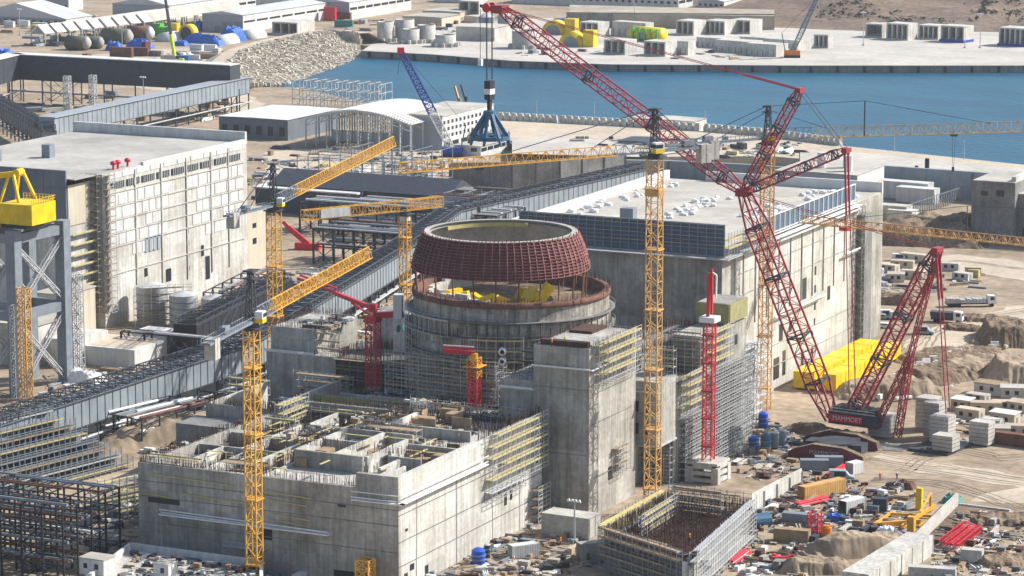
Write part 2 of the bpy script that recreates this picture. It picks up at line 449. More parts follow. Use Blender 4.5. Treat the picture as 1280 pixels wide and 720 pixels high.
slab('embankment_road', [(712, 16.5), (968, 20), (968, 12), (712, 6)], 8.8, 'dirt_far')
# rock revetment round the head of the basin
b = MB(); rows = 9; cols = 40
vs = []; fs = []
for j in range(rows+1):
    for i in range(cols+1): vs.append(rev(i/cols, j/rows)+V3(0, 0, -.4))
for j in range(rows):
    for i in range(cols):
        a = j*(cols+1)+i; fs.append((a, a+1, a+cols+2, a+cols+1))
b.add(vs, fs); struct(b, 'revetment_slope', 'rock')
b = MB()
for j in range(22):
    for i in range(105):
        p = rev(min(.999, (i+rnd.uniform(.1, .9))/105), (j+rnd.uniform(.2, .8))/22)
        s = rnd.uniform(1.9, 3.3); rz = rnd.uniform(-.5, .5)+.6
        b.obox((p.x, p.y, p.z-s*.45), s*1.25, s*.8, s*.8, rz, rnd.uniform(-.5, .5))
b.out('armour_blocks', 'rock', None, 'pale concrete armour blocks on slope at the basin head', kind='stuff')
b = MB()   # crest berm behind the rocks
cr = [G(*p, 7.0) for p in crest]
for i in range(len(cr)-1):
    a, c = cr[i], cr[i+1]; d = (c-a).normalized(); nn = V3(-d.y, d.x, 0)
    if nn.dot(a-G(420, 100)) < 0: nn = -nn
    b.add([a, c, c+nn*9, a+nn*9, a+nn*24+V3(0, 0, -7.5), c+nn*24+V3(0, 0, -7.5)], [(0, 1, 2, 3), (3, 2, 5, 4)])
struct(b, 'revetment_berm', 'dirt_pale')
# near side of the basin: raised quay terrace with its parapet of blocks
ter = [(618, 149), (800, 158), (960, 170), (1060, 183), (1100, 187), (1280, 206), (1700, 256), (1700, 300), (1280, 217), (1084, 205), (960, 195), (830, 196), (760, 186), (640, 176)]
slab('quay_terrace', ter, 4.0, 'dirt_pale', -8)
slab('quay_road', [(1060, 189), (1280, 211), (1700, 262), (1700, 298), (1280, 220), (1084, 208), (1000, 202), (1000, 190)], 4.35, 'apron', 3.0)
sheetz = MB(); sheetz.prism([tuple(G(*p, 4.1))[:2] for p in [(640, 176), (690, 170), (790, 178), (800, 196), (640, 192)]], 3.9, 4.12); struct(sheetz, 'concrete_pad', 'apron')
pk = [(622, 149.5), (700, 153.5), (800, 159), (880, 164), (960, 170.5), (1050, 182)]
k = 0; pb = None
for i in range(len(pk)-1):
    a = G(*pk[i], 4.0); c = G(*pk[i+1], 4.0); d = (c-a).normalized(); L_ = (c-a).length; s = 1.6
    while s < L_:
        p = a+d*s
        if pb is None:
            f = MB(); rz = math.atan2(d.y, d.x); f.obox((p.x, p.y, 4), 2.7, 2.2, 2.6, rz); f.obox((p.x, p.y, 6.6), 2.2, 1.2, .9, rz)
            pb = f.out('parapet_block', 'concrete_pale_and_lit', None, 'pale concrete block in the row along the near quay edge', 'concrete block', 'parapet blocks along the near quay edge', loc=(p.x, p.y, 4))
        else: dup(pb, (p.x, p.y, 4), math.atan2(d.y, d.x)-math.atan2((G(*pk[1], 4)-G(*pk[0], 4)).y, (G(*pk[1], 4)-G(*pk[0], 4)).x))
        s += 3.4
# big pale retaining wall closing the terrace on the right, and the basin wall behind the halls
def wall_px(name, label, pts, z0, hpx, m, th=1.5, cat='wall'):
    b = MB()
    for i in range(len(pts)-1):
        a = G(*pts[i], z0); c = G(*pts[i+1], z0)
        za = ZAT(a.x, a.y, pts[i][1]-hpx[i]); zc = ZAT(c.x, c.y, pts[i+1][1]-hpx[i+1])
        B = [V3(FX*th, FY*th, 0)]*2
        b.add([a, c, c+B[0], a+B[0], V3(a.x, a.y, za), V3(c.x, c.y, zc), V3(c.x, c.y, zc)+B[0], V3(a.x, a.y, za)+B[0]],
              [(0, 3, 2, 1), (4, 5, 6, 7), (0, 1, 5, 4), (1, 2, 6, 5), (2, 3, 7, 6), (3, 0, 4, 7)])
        n = max(2, int((c-a).length/9)); th2 = .35
        for j in range(n+1):
            p = a.lerp(c, j/n); zt = za+(zc-za)*j/n
            b.prism([(p.x-RX*.3-FX*th2, p.y-RY*.3-FY*th2), (p.x+RX*.3-FX*th2, p.y+RY*.3-FY*th2), (p.x+RX*.3, p.y+RY*.3), (p.x-RX*.3, p.y-RY*.3)], z0, zt-.5)
    return b.out(name, m, None, label, cat)
wall_px('retaining_wall', 'long blue grey retaining wall below the pale quay road at right', [(1040, 237), (1100, 241), (1215, 251), (1330, 262)], 0, [33, 34, 36, 38], 'cladding_pale', 2.5)
wall_px('basin_wall', 'high brown grey concrete wall beside the long grey gallery', [(562, 238), (640, 241), (700, 238), (782, 228)], 0, [34, 38, 39, 37], 'concrete_dark', 2.5)
wall_px('basin_wall', 'pale blue grey wall behind the flat bag strewn roof', [(770, 226), (835, 223), (940, 228), (1040, 236)], 0, [26, 22, 22, 22], 'cladding_pale', 2.5)
# near dirt: lighter tracks, darker cut slopes on the right
sheet('haul_road', [(1085, 578), (1150, 590), (1290, 612), (1500, 640), (1500, 612), (1290, 596), (1160, 577), (1100, 566)], .05, 'dirt_pale')
sheet('haul_road_branch', [(1225, 618), (1300, 606), (1500, 650), (1500, 690), (1290, 632), (1215, 627)], .054, 'dirt_pale')
sheet('upper_track', [(1130, 425), (1190, 400), (1290, 380), (1500, 365), (1500, 392), (1290, 402), (1215, 418), (1200, 445), (1180, 470), (1145, 480), (1130, 460)], .05, 'dirt_pale')
sheet('far_track', [(1085, 330), (1200, 318), (1290, 330), (1290, 352), (1200, 340), (1090, 345)], .05, 'dirt_pale')
sheet('yard_track', [(330, 190), (520, 178), (600, 196), (560, 215), (440, 220), (330, 230)], .05, 'dirt_pale')
sheet('yard_track', [(170, 62), (275, 60), (272, 100), (330, 130), (310, 150), (240, 120), (60, 92), (0, 90), (0, 84)], .055, 'dirt_pale')
sheet('tan_track', [(0, 512), (150, 455), (280, 425), (310, 430), (300, 445), (180, 480), (0, 560)], .05, 'dirt_pale')
def ruts(pl, k=3, gap=2.3):
    b = MB()
    P = [G(*p) for p in pl]
    for s in range(k):
        off = (s-(k-1)/2)*gap+rnd.uniform(-.8, .8); wid = rnd.uniform(.25, .5)
        for e in (0, 1.9):
            L = []; 
            for i in range(len(P)-1):
                a, c = P[i], P[i+1]; d = (c-a).normalized(); n = V3(-d.y, d.x, 0); m = max(2, int((c-a).length/3))
                for j in range(m): q = a.lerp(c, j/m); L.append((q+n*(off+e+nzv(q.x, q.y, .03, s)*3.0), n))
            z = .062+.004*s+.002*e
            vs = []
            for q, n in L: w_ = wid*(.6+.8*abs(nzv(q.x, q.y, .15, s+e, 2))); vs += [(q.x-n.x*w_, q.y-n.y*w_, z), (q.x+n.x*w_, q.y+n.y*w_, z)]
            b.add(vs, [(2*i, 2*i+2, 2*i+3, 2*i+1) for i in range(len(L)-1)])
    for f in range(len(b.f)):
        p0, p1, p2 = (Vector(b.v[b.f[f][i]]) for i in range(3))
        if (p1-p0).cross(p2-p0).z < 0: b.f[f] = b.f[f][::-1]
    struct(b, 'tyre_tracks', 'rut')
ruts([(1085, 572), (1150, 584), (1290, 604), (1400, 620)], 3); ruts([(1090, 600), (1170, 606), (1290, 640)], 3); ruts([(1130, 590), (1185, 560), (1250, 575), (1320, 570)], 2)
ruts([(1150, 440), (1180, 405), (1290, 388), (1400, 380)], 3); ruts([(0, 535), (150, 470), (300, 428)], 2); ruts([(1090, 338), (1200, 326), (1300, 340)], 2); ruts([(330, 205), (450, 192), (590, 205)], 3); ruts([(1095, 610), (1130, 640), (1200, 612)], 2); ruts([(20, 90), (170, 74), (290, 120)], 2); ruts([(1000, 540), (1080, 560), (1150, 548)], 2)
sheet('puddle', [(1098, 556), (1120, 553), (1140, 558), (1128, 564), (1104, 563)], .075, 'concrete_dark', 1.2)
def mound(name, c, L, W, h, rz, seed, m='dirt_brown', rid=1.0, nx=90, ny=60):
    b = MB(); ca, sa = math.cos(rz), math.sin(rz)
    def f(u, v):
        e = max(0, 1-(u/L)**2*1.0)*max(0, 1-(v/W)**2)
        e = min(1, e*1.9)
        return -.5+e*h*(1+.35*nzv(u+seed*31, v, .06, seed))+(e > .02)*(nzv(u+seed*17, v, .25, seed+2)*.8-abs(nzv(u*2.2+seed, v*.35, .22, seed+5, 3))*1.1*min(1, 3*(1-e)+.3))*rid
    vs = []; fs = []
    for j in range(ny+1):
        for i in range(nx+1):
            u = -L+2*L*i/nx; v = -W+2*W*j/ny; vs.append((c.x+u*ca-v*sa, c.y+u*sa+v*ca, f(u, v)))
    for j in range(ny):
        for i in range(nx):
            a = j*(nx+1)+i; fs.append((a, a+1, a+nx+2, a+nx+1))
    b.add(vs, fs); sm(b); return struct(b, name, m)
mound('dirt_mound', G(1112, 492), 16, 9, 4.4, .55, 1, 'dirt')
mound('dirt_mound', G(1168, 474), 14, 9, 3.6, 1.1, 2)
mound('dirt_mound', G(1215, 460), 12, 7, 3.2, 1.1, 11, 'dirt')
mound('dirt_mound', G(1258, 424), 9, 15, 5.5, .35, 3)
mound('dirt_mound', G(1285, 470), 13, 15, 5.5, .3, 12, 'dirt')
mound('dirt_mound', G(1040, 545), 16, 4, 2.6, -.3, 4)
mound('dirt_mound', G(1110, 300), 38, 14, 7, .2, 5)
mound('dirt_mound', G(1185, 296), 22, 9, 8, .6, 6)
mound('dirt_mound', G(1105, 378), 12, 5, 3.4, .1, 7)
mound('dirt_mound', G(1205, 412), 7, 4, 2.2, .1, 13)
mound('spoil_heap', G(1075, 690), 15, 5, 4.2, .85, 8, 'dirt')
mound('spoil_heap', G(1268, 652), 12, 5, 2.2, .4, 31)
mound('spoil_heap', G(1262, 705), 9, 5, 2.0, .9, 32)
mound('spoil_heap', G(1020, 712), 9, 5, 3.0, .5, 14, 'dirt')
mound('spoil_heap', G(238, 545), 30, 6, 5.5, 1.1, 9, 'dirt', .6)
mound('dirt_mound', G(1190, 448), 20, 8, 2.6, .75, 21)
mound('dirt_mound', G(1075, 520), 10, 6, 2.2, .3, 22, 'dirt')
mound('dirt_mound', G(1225, 400), 10, 5, 1.6, .2, 23)
mound('spoil_heap', G(590, 178), 14, 8, 5, .3, 10, 'rock')
# ================================================================ LIGHT, SKY, CAMERA
w = bpy.data.worlds.new('World'); sc.world = w; w.use_nodes = True
nt = w.node_tree; sky = nt.nodes.new('ShaderNodeTexSky'); sky.sky_type = 'NISHITA'; sky.sun_disc = False
SEL = math.radians(39); SX, SY = .755, .656
sky.sun_elevation = SEL; sky.sun_rotation = math.atan2(SX, SY); sky.dust_density = 1.6; sky.air_density = 1.0; sky.altitude = 100
nt.links.new(sky.outputs[0], nt.nodes['Background'].inputs[0]); nt.nodes['Background'].inputs[1].default_value = .1
sd = bpy.data.lights.new('sun', 'SUN'); sd.energy = 4.2; sd.angle = math.radians(.5); sd.color = (1.0, .965, .905)
so = bpy.data.objects.new('sun', sd); COL.objects.link(so)
so.rotation_euler = Vector((SX*math.cos(SEL), SY*math.cos(SEL), math.sin(SEL))).to_track_quat('Z', 'Y').to_euler()
so.location = (0, 0, 300)
cd = bpy.data.cameras.new('camera'); co = bpy.data.objects.new('camera', cd); COL.objects.link(co)
cd.sensor_width = 36; cd.lens = 36*FP/1280; cd.clip_end = 20000; cd.clip_start = 1
co.location = (CX, CY, CH); co.rotation_euler = (math.pi/2-PIT, 0, PSI); sc.camera = co
vs_ = sc.view_settings; vs_.view_transform = 'Standard'; vs_.look = 'None'; vs_.gamma = 1; vs_.exposure = .8
vs_.use_curve_mapping = False
# dust haze over the whole site: one closed box of pale air
hz = MB(); ps = [CAMF(-4700, -400), CAMF(4200, -400), CAMF(4200, 9700), CAMF(-4700, 9700)]
hz.prism([tuple(p[:2]) for p in ps], -12, 200)
m = bpy.data.materials.new('haze'); m.use_nodes = True; nt = m.node_tree; nt.nodes.remove(nt.nodes['Principled BSDF'])
pvn = nt.nodes.new('ShaderNodeVolumePrincipled'); pvn.inputs['Color'].default_value = (.86, .92, 1, 1); pvn.inputs['Density'].default_value = .00004; pvn.inputs['Anisotropy'].default_value = .2
nt.links.new(pvn.outputs[0], nt.nodes['Material Output'].inputs['Volume']); MATS['haze'] = m
hz.out('haze', 'haze', kind='stuff')
# ================================================================ THE BIG BUILDINGS
# ---- turbine hall right of the reactor
TH = T('turbine_hall', 'long pale concrete hall with white bags on its flat roof behind the cranes', 'building', (6, 110, 0))
x0, x1, y0, y1, zr = -24.0, 34.0, 57.4, 188.0, 43.6
b = MB(); b.box(x0, y0, -1, x1, y1, zr-.3); b.box(-36, y0+14, -1, x0, y1-.6, zr-.3); b.out('wall', 'concrete', TH)
b = MB(); b.box(x1, y0+9, -1, x1+.25, 163, zr-1); b.out('sunlit_wall_skin', 'concrete_pale_and_lit', TH)  # paler skin over the long face puts sunlight into its colour
b = MB(); b.box(x0+.4, y0+.4, zr-.3, x1-.3, y1-.4, zr+.1); b.box(-35.6, y0+14.4, zr-.3, x0+.4, y1-1, zr+.1); b.out('roof', 'roof_pale', TH)
b = MB(); b.box(-36.6, y0+14, zr-.3, -35.4, y1, zr+2.6); b.box(x0+1, y1-1, zr-.3, x1, y1, zr+3.0); b.out('parapet', 'white_paint', TH)
# windbreak of dark panels hung outside the gable
f = MB(); g = MB(); yb = y0-1.6
n = 24
for i in range(n+1):
    x = x0+(x1-x0+1.2)*i/n
    g.box(x-.14, yb-.35, 43.4, x+.14, yb, 52.2)
for z in (43.5, 45.6, 47.6, 49.8, 52.1): g.box(x0, yb-.3, z-.1, x1+1.4, yb-.02, z+.1)
f.box(x0, yb+.03, 43.8, x1+1.3, yb+.15, 51.9)
f.out('panel', 'cladding_blue', TH); g.out('panel_frame', 'steel_grey', TH)
g = MB()
for z in (46.6, 48.7, 51.0): g.box(x0, yb-.42, z-.07, x1+1.4, yb-.34, z+.07)
g.out('rail', 'timber_yellow', TH)
g = MB(); g.box(x0, yb-.7, 42.7, x1+2.4, yb+1.3, 42.95); g.box(x1+.3, yb+1.2, 42.7, x1+2.4, y0+34, 42.95)
g.bar((x0, yb-.7, 43.3), (x1+2.4, yb-.7, 43.3), .16); g.bar((x1+2.4, yb-.7, 43.3), (x1+2.4, y0+34, 43.3), .16)
g.out('walkway', 'steel_pale', TH)
f = MB(); g = MB()
for i in range(19):
    y = 90+70*i/18
    g.box(x1+.5, y-.16, 44.0, x1+.9, y+.16, 49.8)
    if i < 18: f.box(x1+.5, y+.3, 45.0, x1+.65, y+3.6, 49.3)
for z in (44.2, 44.9, 49.6): g.box(x1+.45, 90, z-.12, x1+1.0, 160, z+.12)
f.out('panel', 'cladding_blue', TH); g.out('panel_frame', 'white_paint', TH)
g = MB()
for z in (43.2, 42.2): g.box(x1+.3, 88, z-.1, x1+2.2, 163, z+.1)
g.out('walkway', 'white_paint', TH)
# white pipes and dark openings on the long face
g = MB()
for a_, c_, z in ((92, 132, 20.4), (150, 162, 29.5)):
    for k in range(3): g.cyl((x1+1+k*.5, a_, z+k*.5), (x1+1+k*.5, c_, z+k*.5), .3, n=8)
g.out('pipe', 'white_sheet', TH)
win(TH, None, [('x', x1+.25, 96, 3, 100.5, 9), ('x', x1+.25, 103, 3, 105.5, 10), ('x', x1+.25, 100, 13.2, 103, 18), ('x', x1+.25, 118, 22, 121.5, 28), ('x', x1+.25, 108, 14.5, 110, 17.5), ('x', x1+.25, 128, 27.5, 129.4, 30), ('x', x1+.25, 128, 22.4, 129.4, 24.6), ('x', x1+.25, 128, 17.4, 129.4, 19.6), ('x', x1+.25, 128, 13, 129.2, 15), ('x', x1+.25, 139, 18.5, 141.5, 22.5), ('x', x1+.25, 118, 3.2, 120, 7.5), ('x', x1+.25, 126, 3, 128, 7)], 'opening')
g = MB()
for z in (7, 13, 31, 37):
    g.box(x1+.25, 68, z-.12, x1+.4, 163, z+.12)
for y in range(72, 162, 9): g.box(x1+.25, y-.2, 22, x1+.55, y+.2, 42.2)
g.out('wall_rib', 'concrete', TH)
g = MB()
g.lat((x1+1.8, 161.5, 0), (x1+1.8, 161.5, 43), 2.6, 2.6, 22, .16, .1); g.box(x1+.3, 164.5, -1, x1+2.6, 171, 40); g.out('stair_tower', 'concrete_dark', TH)
g = MB()
for z in (45.6, 47.2, 49.0): g.bar((x1+2.2, y0-1, z), (x1+2.2, 90, z), .12)
for k in range(17): g.bar((x1+2.2, y0-1+k*2.05, 43), (x1+2.2, y0-1+k*2.05, 50), .12); g.bar((x1+.3, y0-1+k*2.05, 45.6), (x1+2.2, y0-1+k*2.05, 45.6), .1)
g.out('edge_scaffold', 'steel_pale', TH)
g = MB()
for z in (45.7, 47.8): g.box(x1+.5, y0-1, z, x1+2.2, 88, z+.1); g.box(x1+2.2, y0-1, z, x1+2.3, 88, z+.4)
g.out('edge_deck', 'timber_yellow', TH)
# ---- bags of insulation and crates lying on the roof
bagA = None
def bag(x, y, z, s, grp, lab):
    global bagA
    if bagA is None:
        m = MB(); k = 10
        vs = []; fs = []
        for j in range(5):
            for i in range(k):
                t = 2*math.pi*i/k; r = (1.0, 1.06, .95, .6, .12)[j]*(1+.16*math.sin(3*t+j)); vs.append((r*math.cos(t)*1.3, r*math.sin(t)*.9, (0, .35, .75, 1.0, .92)[j]+.06*math.sin(5*t)))
        for j in range(4):
            for i in range(k): fs.append((j*k+i, j*k+(i+1) % k, (j+1)*k+(i+1) % k, (j+1)*k+i))
        m.add(vs, fs); bagA = m.out('bulk_bag', 'white_sheet', None, lab, 'bag', grp, loc=(0, 0, 0)); o = bagA
    else: o = dup(bagA, (0, 0, 0), 0, lab, grp)
    o.location = (x, y, z); o.rotation_euler.z = rnd.uniform(0, 6); o.scale = (s, s, s*rnd.uniform(.7, 1.1))
for i in range(34):
    t = i/33; bag(-32.5+rnd.uniform(-1.5, 6), 76+t*100+rnd.uniform(-1, 1), zr+.1, rnd.uniform(.5, 1.2), 'white bags along the left roof edge', 'white bulk bag in the row along the left edge of the flat hall roof')
for i in range(30):
    t = i/29; bag(-2-14*t*.3+rnd.uniform(-5, 5), 112+t*42+rnd.uniform(-4, 4), zr+.1, rnd.uniform(.5, 1.1), 'white bags across the middle of the roof', 'white bulk bag in the loose band across the middle of the hall roof')
for i in range(62):
    bag(rnd.uniform(14, 31), rnd.uniform(120, 182), zr+.1, rnd.uniform(.5, 1.2), 'white bags heaped by the blue panels', 'white bulk bag heaped behind the blue panel band of the hall roof')
for x, y, sx, sy, sz, c, lb in ((-16, 74, 3, 2, 1.6, 'timber', 'brown timber crate beside white bags on the hall roof corner'), (-13, 104, 4, 3, 3.2, 'steel_grey', 'grey equipment box standing alone on the hall roof'), (26, 152, 3, 2, 1.4, 'orange', 'orange crate among the white bags behind blue panels'), (-9, 70, 4, 1.6, 1.0, 'white_paint', 'low white pallet stack near the dark gable panels')):
    g = MB(); g.box(x-sx/2, y-sy/2, zr+.3, x+sx/2, y+sy/2, zr+.3+sz); g.box(x-sx/2-.1, y-sy/2-.1, zr+.1, x+sx/2+.1, y+sy/2+.1, zr+.3)
    for k in (-1, 0, 1): g.box(x+k*sx/2.2-.1, y-sy/2-.06, zr+.3, x+k*sx/2.2+.1, y+sy/2+.06, zr+.34+sz)
    g.out('crate', c, None, lb, 'crate')
# ---- left hall
LB = T('machine_hall', 'large hall with white panelled long wall and flat roof behind the grey pylon', 'building', (-215, 130, 0))
b = MB(); b.box(-250, 95, -1, -183, 181, 47.5); b.box(-250, 80.2, -1, -186, 95.2, 44); b.out('wall', 'concrete_pale_and_lit', LB)
b = MB(); b.box(-249.5, 80.6, 47.5, -183.4, 180.6, 47.8); b.out('roof', 'roof_old', LB)
b = MB(); b.box(-250, 180, 47, -182.9, 181.2, 51); b.box(-183.9, 118, 47, -182.9, 180, 48.6); b.out('parapet', 'panel_white', LB)
b = MB(); b.box(-250, 79.6, 30, -186, 80.2, 50.4)
for i in range(9): b.box(-250+8*i-.1, 79.45, 30, -250+8*i+.1, 79.6, 50.4)
for z in (35, 40, 45): b.box(-250, 79.45, z-.1, -186, 79.6, z+.1)
b.out('front_cladding', 'cladding_grey', LB)
b = MB(); b.box(-186, 80.3, 33.5, -185.7, 94.9, 45.8); b.out('wall_panel', 'cream_wall', LB)
P = MB()
for r, (za, zc) in enumerate(((45.6, 47.2), (37.2, 40.6), (33.0, 36.4), (28.9, 32.2), (24.8, 28.1), (20.6, 24))):
    y = 98.0
    while y < 177:
        wdt = rnd.choice((5.5, 7.5, 4))
        if r == 0: wdt = 8
        if not (r > 0 and 128 < y < 143 and r > 0) and rnd.random() > (.0 if r == 0 else .06) and not (r > 4 and rnd.random() < .3):
            P.cut().box(-183, y, za, -182.85, min(y+wdt-.5, 178), zc)
        y += wdt
P.out('white_panel', 'panel_white', LB)
g = MB()
for z in (41.2, 36.8, 32.6, 28.5, 24.4, 16): g.box(-183, 96, z-.15, -182.7, 179, z+.15)
for y in (97, 113, 128, 143, 158, 169): g.box(-183, y-.3, 8, -182.6, y+.3, 47)
g.out('wall_rib', 'concrete_flat', LB)
for k in range(9): 
    y = 99.5+k*8.7; g = MB(); g.box(-183.2, y, 42.4, -182.75, y+7.3, 44.4)
    g.out('clerestory_window', 'window_dark', LB)
    g = MB()
    for j in range(1, 7): g.box(-182.75, y+j*1.04-.09, 42.4, -182.68, y+j*1.04+.09, 44.4)
    g.out('mullion', 'panel_white', LB.children[-1])
for k in range(4): g = MB(); g.box(-182.9, 118+k*2.4, 20.2, -182.7, 119.7+k*2.4, 24.8); g.out('louvre', 'shed_grey', LB)
win(LB, None, [('x', -182.9, 117.5, 12.6, 119.2, 15.2), ('x', -182.9, 143, 22.5, 144, 24), ('x', -182.9, 143, 18.6, 144, 20.2), ('x', -182.9, 143, 14.6, 144, 16), ('x', -182.9, 143, 10.6, 144, 12), ('x', -182.9, 151.5, 14, 153, 17.5), ('x', -182.9, 154, 6, 156.5, 13.5), ('x', -182.9, 130, 9, 133, 13)])
b = MB(); b.box(-215, 181.4, -1, -183.2, 194, 24.5); b.out('low_wing', 'cream_wall', LB)
win(LB, None, [('x', -183.2, 184.5, 18.4, 187, 20), ('x', -183.2, 184.5, 13, 187, 15)])
g = MB(); g.cyl((-229, 106, 47.8), (-229, 106, 51), 1.6, n=10); g.box(-220.5, 118, 47.8, -217.5, 121, 52); g.out('roof_stack', 'steel_grey', LB)
for i, (y, lb) in enumerate(((104, 'red valve unit nearest the scaffold on left hall roof edge'), (106.5, 'second red valve unit from the scaffold on the left hall roof'), (112, 'red valve unit standing alone farther along the left hall roof edge'))):
    g = MB(); g.cyl((-184.8, y, 47.8), (-184.8, y, 49.2), .35, n=8); g.lathe(-184.8, y, [(0, 49.1), (.9, 49.3), (1.0, 50), (.5, 50.5), (0, 50.5)], 10); g.out('roof_valve', 'bright_red', None, lb, 'valve')
t = scaf('tall narrow scaffold tower at the corner of the white panelled hall', (-187, 94.6), (-183.2, 94.6), 5, 47, 2.6, lift=2.1, pole=.14, fm='concrete_dark', deck='timber')
scaf('scaffold tower on the long side of the white panelled hall corner', (-182.7, 95.2), (-182.7, 98.5), 5, 47, 2.0, out=(1, 0), lift=2.1, pole=.14, deck='timber')
# terraced formwork below the cream panel
for k in range(8):
    z = 6+k*3.3
g = MB(); h = MB()
for k in range(8):
    z = 8+k*3.2
    h.box(-186, 80.4, z, -184.4, 94.3, z+.25); g.box(-184.5, 80.4, z+.25, -184.3, 94.3, z+.75)
t = T('climbing_formwork', 'rows of yellow edged walkways below the cream panel of left hall', 'formwork', (-185, 87, 6), 'formwork on the walls')
h.out('walkway', 'steel_grey', t); g.out('edge_board', 'timber_yellow', t)
# ---- concrete block far right with its flat pale roof
RB = T('concrete_block', 'grey unfinished concrete block with small windows at the right edge', 'building', (40, 380, 0))
q = G(1213, 303); zz = ZAT(q.x, q.y, 226)
b = MB(); b.box(q.x, q.y, -1, q.x+16, q.y+30, zz); b.box(q.x+16, q.y+4, -1, q.x+70, q.y+30, zz*.8); b.out('wall', 'concrete_dark', RB)
b = MB(); b.box(q.x+.2, q.y+.2, zz, q.x+15.8, q.y+29.8, zz+.3); b.box(q.x+16, q.y+4.2, zz*.8, q.x+70, q.y+29.8, zz*.8+.3); b.out('roof', 'roof_pale', RB)
win(RB, None, [('y', q.y, q.x+3.5, zz-5, q.x+6, zz-3.4), ('y', q.y, q.x+9, zz-5, q.x+12, zz-2.8), ('y', q.y+4, q.x+30, zz*.8-9, q.x+36, zz*.8-6), ('y', q.y+4, q.x+18, 3, q.x+20, 6)])
g = MB(); g.box(q.x+14, q.y+2, zz, q.x+15.6, q.y+28, zz+2); g.out('parapet', 'concrete_pale_and_lit', RB)
g = MB(); g.bar((q.x+24, q.y+5, zz*.8+1.5), (q.x+70, q.y+5, zz*.8+1.5), .5); g.bar((q.x+24, q.y+5, zz*.8+3.5), (q.x+70, q.y+5, zz*.8+3.5), .5); g.out('guard_rail', 'timber_yellow', RB)
# ================================================================ REACTOR
RE = T('reactor_building', 'round unfinished concrete reactor with a rusty rim among cranes and scaffolds', 'building', (0, 0, 0))
NS = 96
m = sm(MB()); m.lathe(0, 0, [(24.2, 0), (24.2, 24), (24.2, 27.8), (24.9, 28.0), (24.9, 30.4), (24.3, 30.6), (24.3, 33.0), (24.9, 33.2), (25.0, 36.6), (24.6, 36.8), (24.6, 40.6)], NS); m.out('cylinder_wall', 'concrete_rough', RE)
m = sm(MB()); m.lathe(0, 0, [(24.6, 40.6), (24.95, 40.7), (25.0, 41.2), (24.9, 42.0), (23.9, 42.1), (23.2, 42.0), (23.0, 38)], NS); m.out('rim', 'rust', RE)
m = MB()
for i in range(190):
    t = 2*math.pi*i/190; r = 25.0+rnd.uniform(-.9, .1)
    m.bar((r*math.cos(t), r*math.sin(t), 40.8+rnd.uniform(-.6, .2)), (r*math.cos(t), r*math.sin(t), 42.6+rnd.uniform(0, 1.0)), .1)
for i in range(60):
    t = 2*math.pi*i/60; r = 25.15
    m.bar((r*math.cos(t), r*math.sin(t), 33.2), (r*math.cos(t), r*math.sin(t), 36.9+rnd.uniform(-1.5, .5)), .14)
m.out('rebar', 'rebar', RE, kind='stuff')
m = sm(MB()); m.lathe(0, 0, [(0, 39.2), (22.9, 39.2)], NS); m.out('inner_floor', 'dirt_brown', RE)
m = MB()
for z, r in ((33.1, 26.2), (28.0, 26.3), (37.2, 26.1)):
    m.lathe(0, 0, [(24.5, z), (r, z), (r, z+.18), (24.5, z+.18)], NS)
for z, r in ((34.2, 26.2), (29.1, 26.3), (38.2, 26.1)):
    m.lathe(0, 0, [(r-.05, z), (r+.05, z), (r+.05, z+.1), (r-.05, z+.1)], NS, True)
for i in range(70):
    t = 2*math.pi*i/70
    for z, r in ((33.1, 26.2), (28.0, 26.3)): m.bar((r*math.cos(t), r*math.sin(t), z), (r*math.cos(t), r*math.sin(t), z+1.1), .08)
m.out('ring_walkway', 'concrete_dark', RE)
# patched, irregular shell, its paler colour put in for sunlight, and two pipe stubs
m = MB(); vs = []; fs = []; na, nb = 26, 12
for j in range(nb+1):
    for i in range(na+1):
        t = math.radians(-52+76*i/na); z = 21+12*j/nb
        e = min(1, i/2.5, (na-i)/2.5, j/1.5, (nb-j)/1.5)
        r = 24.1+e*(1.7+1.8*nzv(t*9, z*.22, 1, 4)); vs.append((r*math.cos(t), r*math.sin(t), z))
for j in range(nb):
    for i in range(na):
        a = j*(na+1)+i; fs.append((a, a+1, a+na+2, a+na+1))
m.add(vs, fs); m.out('sunlit_shell_patch', 'concrete_pale_and_lit', RE)
for z in (30.6, 28.2):
    m = sm(MB()); t = math.radians(-69); d = V3(math.cos(t), math.sin(t), 0)
    m.cyl(d*24+V3(0, 0, z), d*27.5+V3(0, 0, z), .95, n=16); o = m.out('pipe_stub', 'white_sheet', RE)
    h = MB(); h.cyl(d*27.45+V3(0, 0, z), d*27.56+V3(0, 0, z), .55, n=14); h.out('bore', 'rubber', o)
# machinery inside the well, between rim and dome ring
m = MB()
for i in range(9):
    t = math.radians(rnd.uniform(190, 350)); r = rnd.uniform(6, 19)
    p = V3(r*math.cos(t), r*math.sin(t), 39.3); m.obox(p, rnd.uniform(2, 5), rnd.uniform(1, 2.4), rnd.uniform(1, 3.4), rnd.uniform(0, 3), rnd.uniform(-.4, .4))
m.bar((12, -12, 39.5), (15, -9, 45), 1.8, 2.4); m.bar((8, -14, 39.6), (15, -10, 44), 1.2, 1.0); m.bar((-4, -15, 40), (3, -16, 42.5), 1.2)
m.out('lifting_gear', 'bright_yellow', RE)
m = MB()
for i in range(14):
    t = math.radians(150+20*i/2.2); r = 20
    m.obox((r*math.cos(t), r*math.sin(t), 39.2), 4, 1.2, rnd.uniform(1.5, 4), t+1.5)
m.out('inner_wall', 'concrete_pale_and_lit', RE)
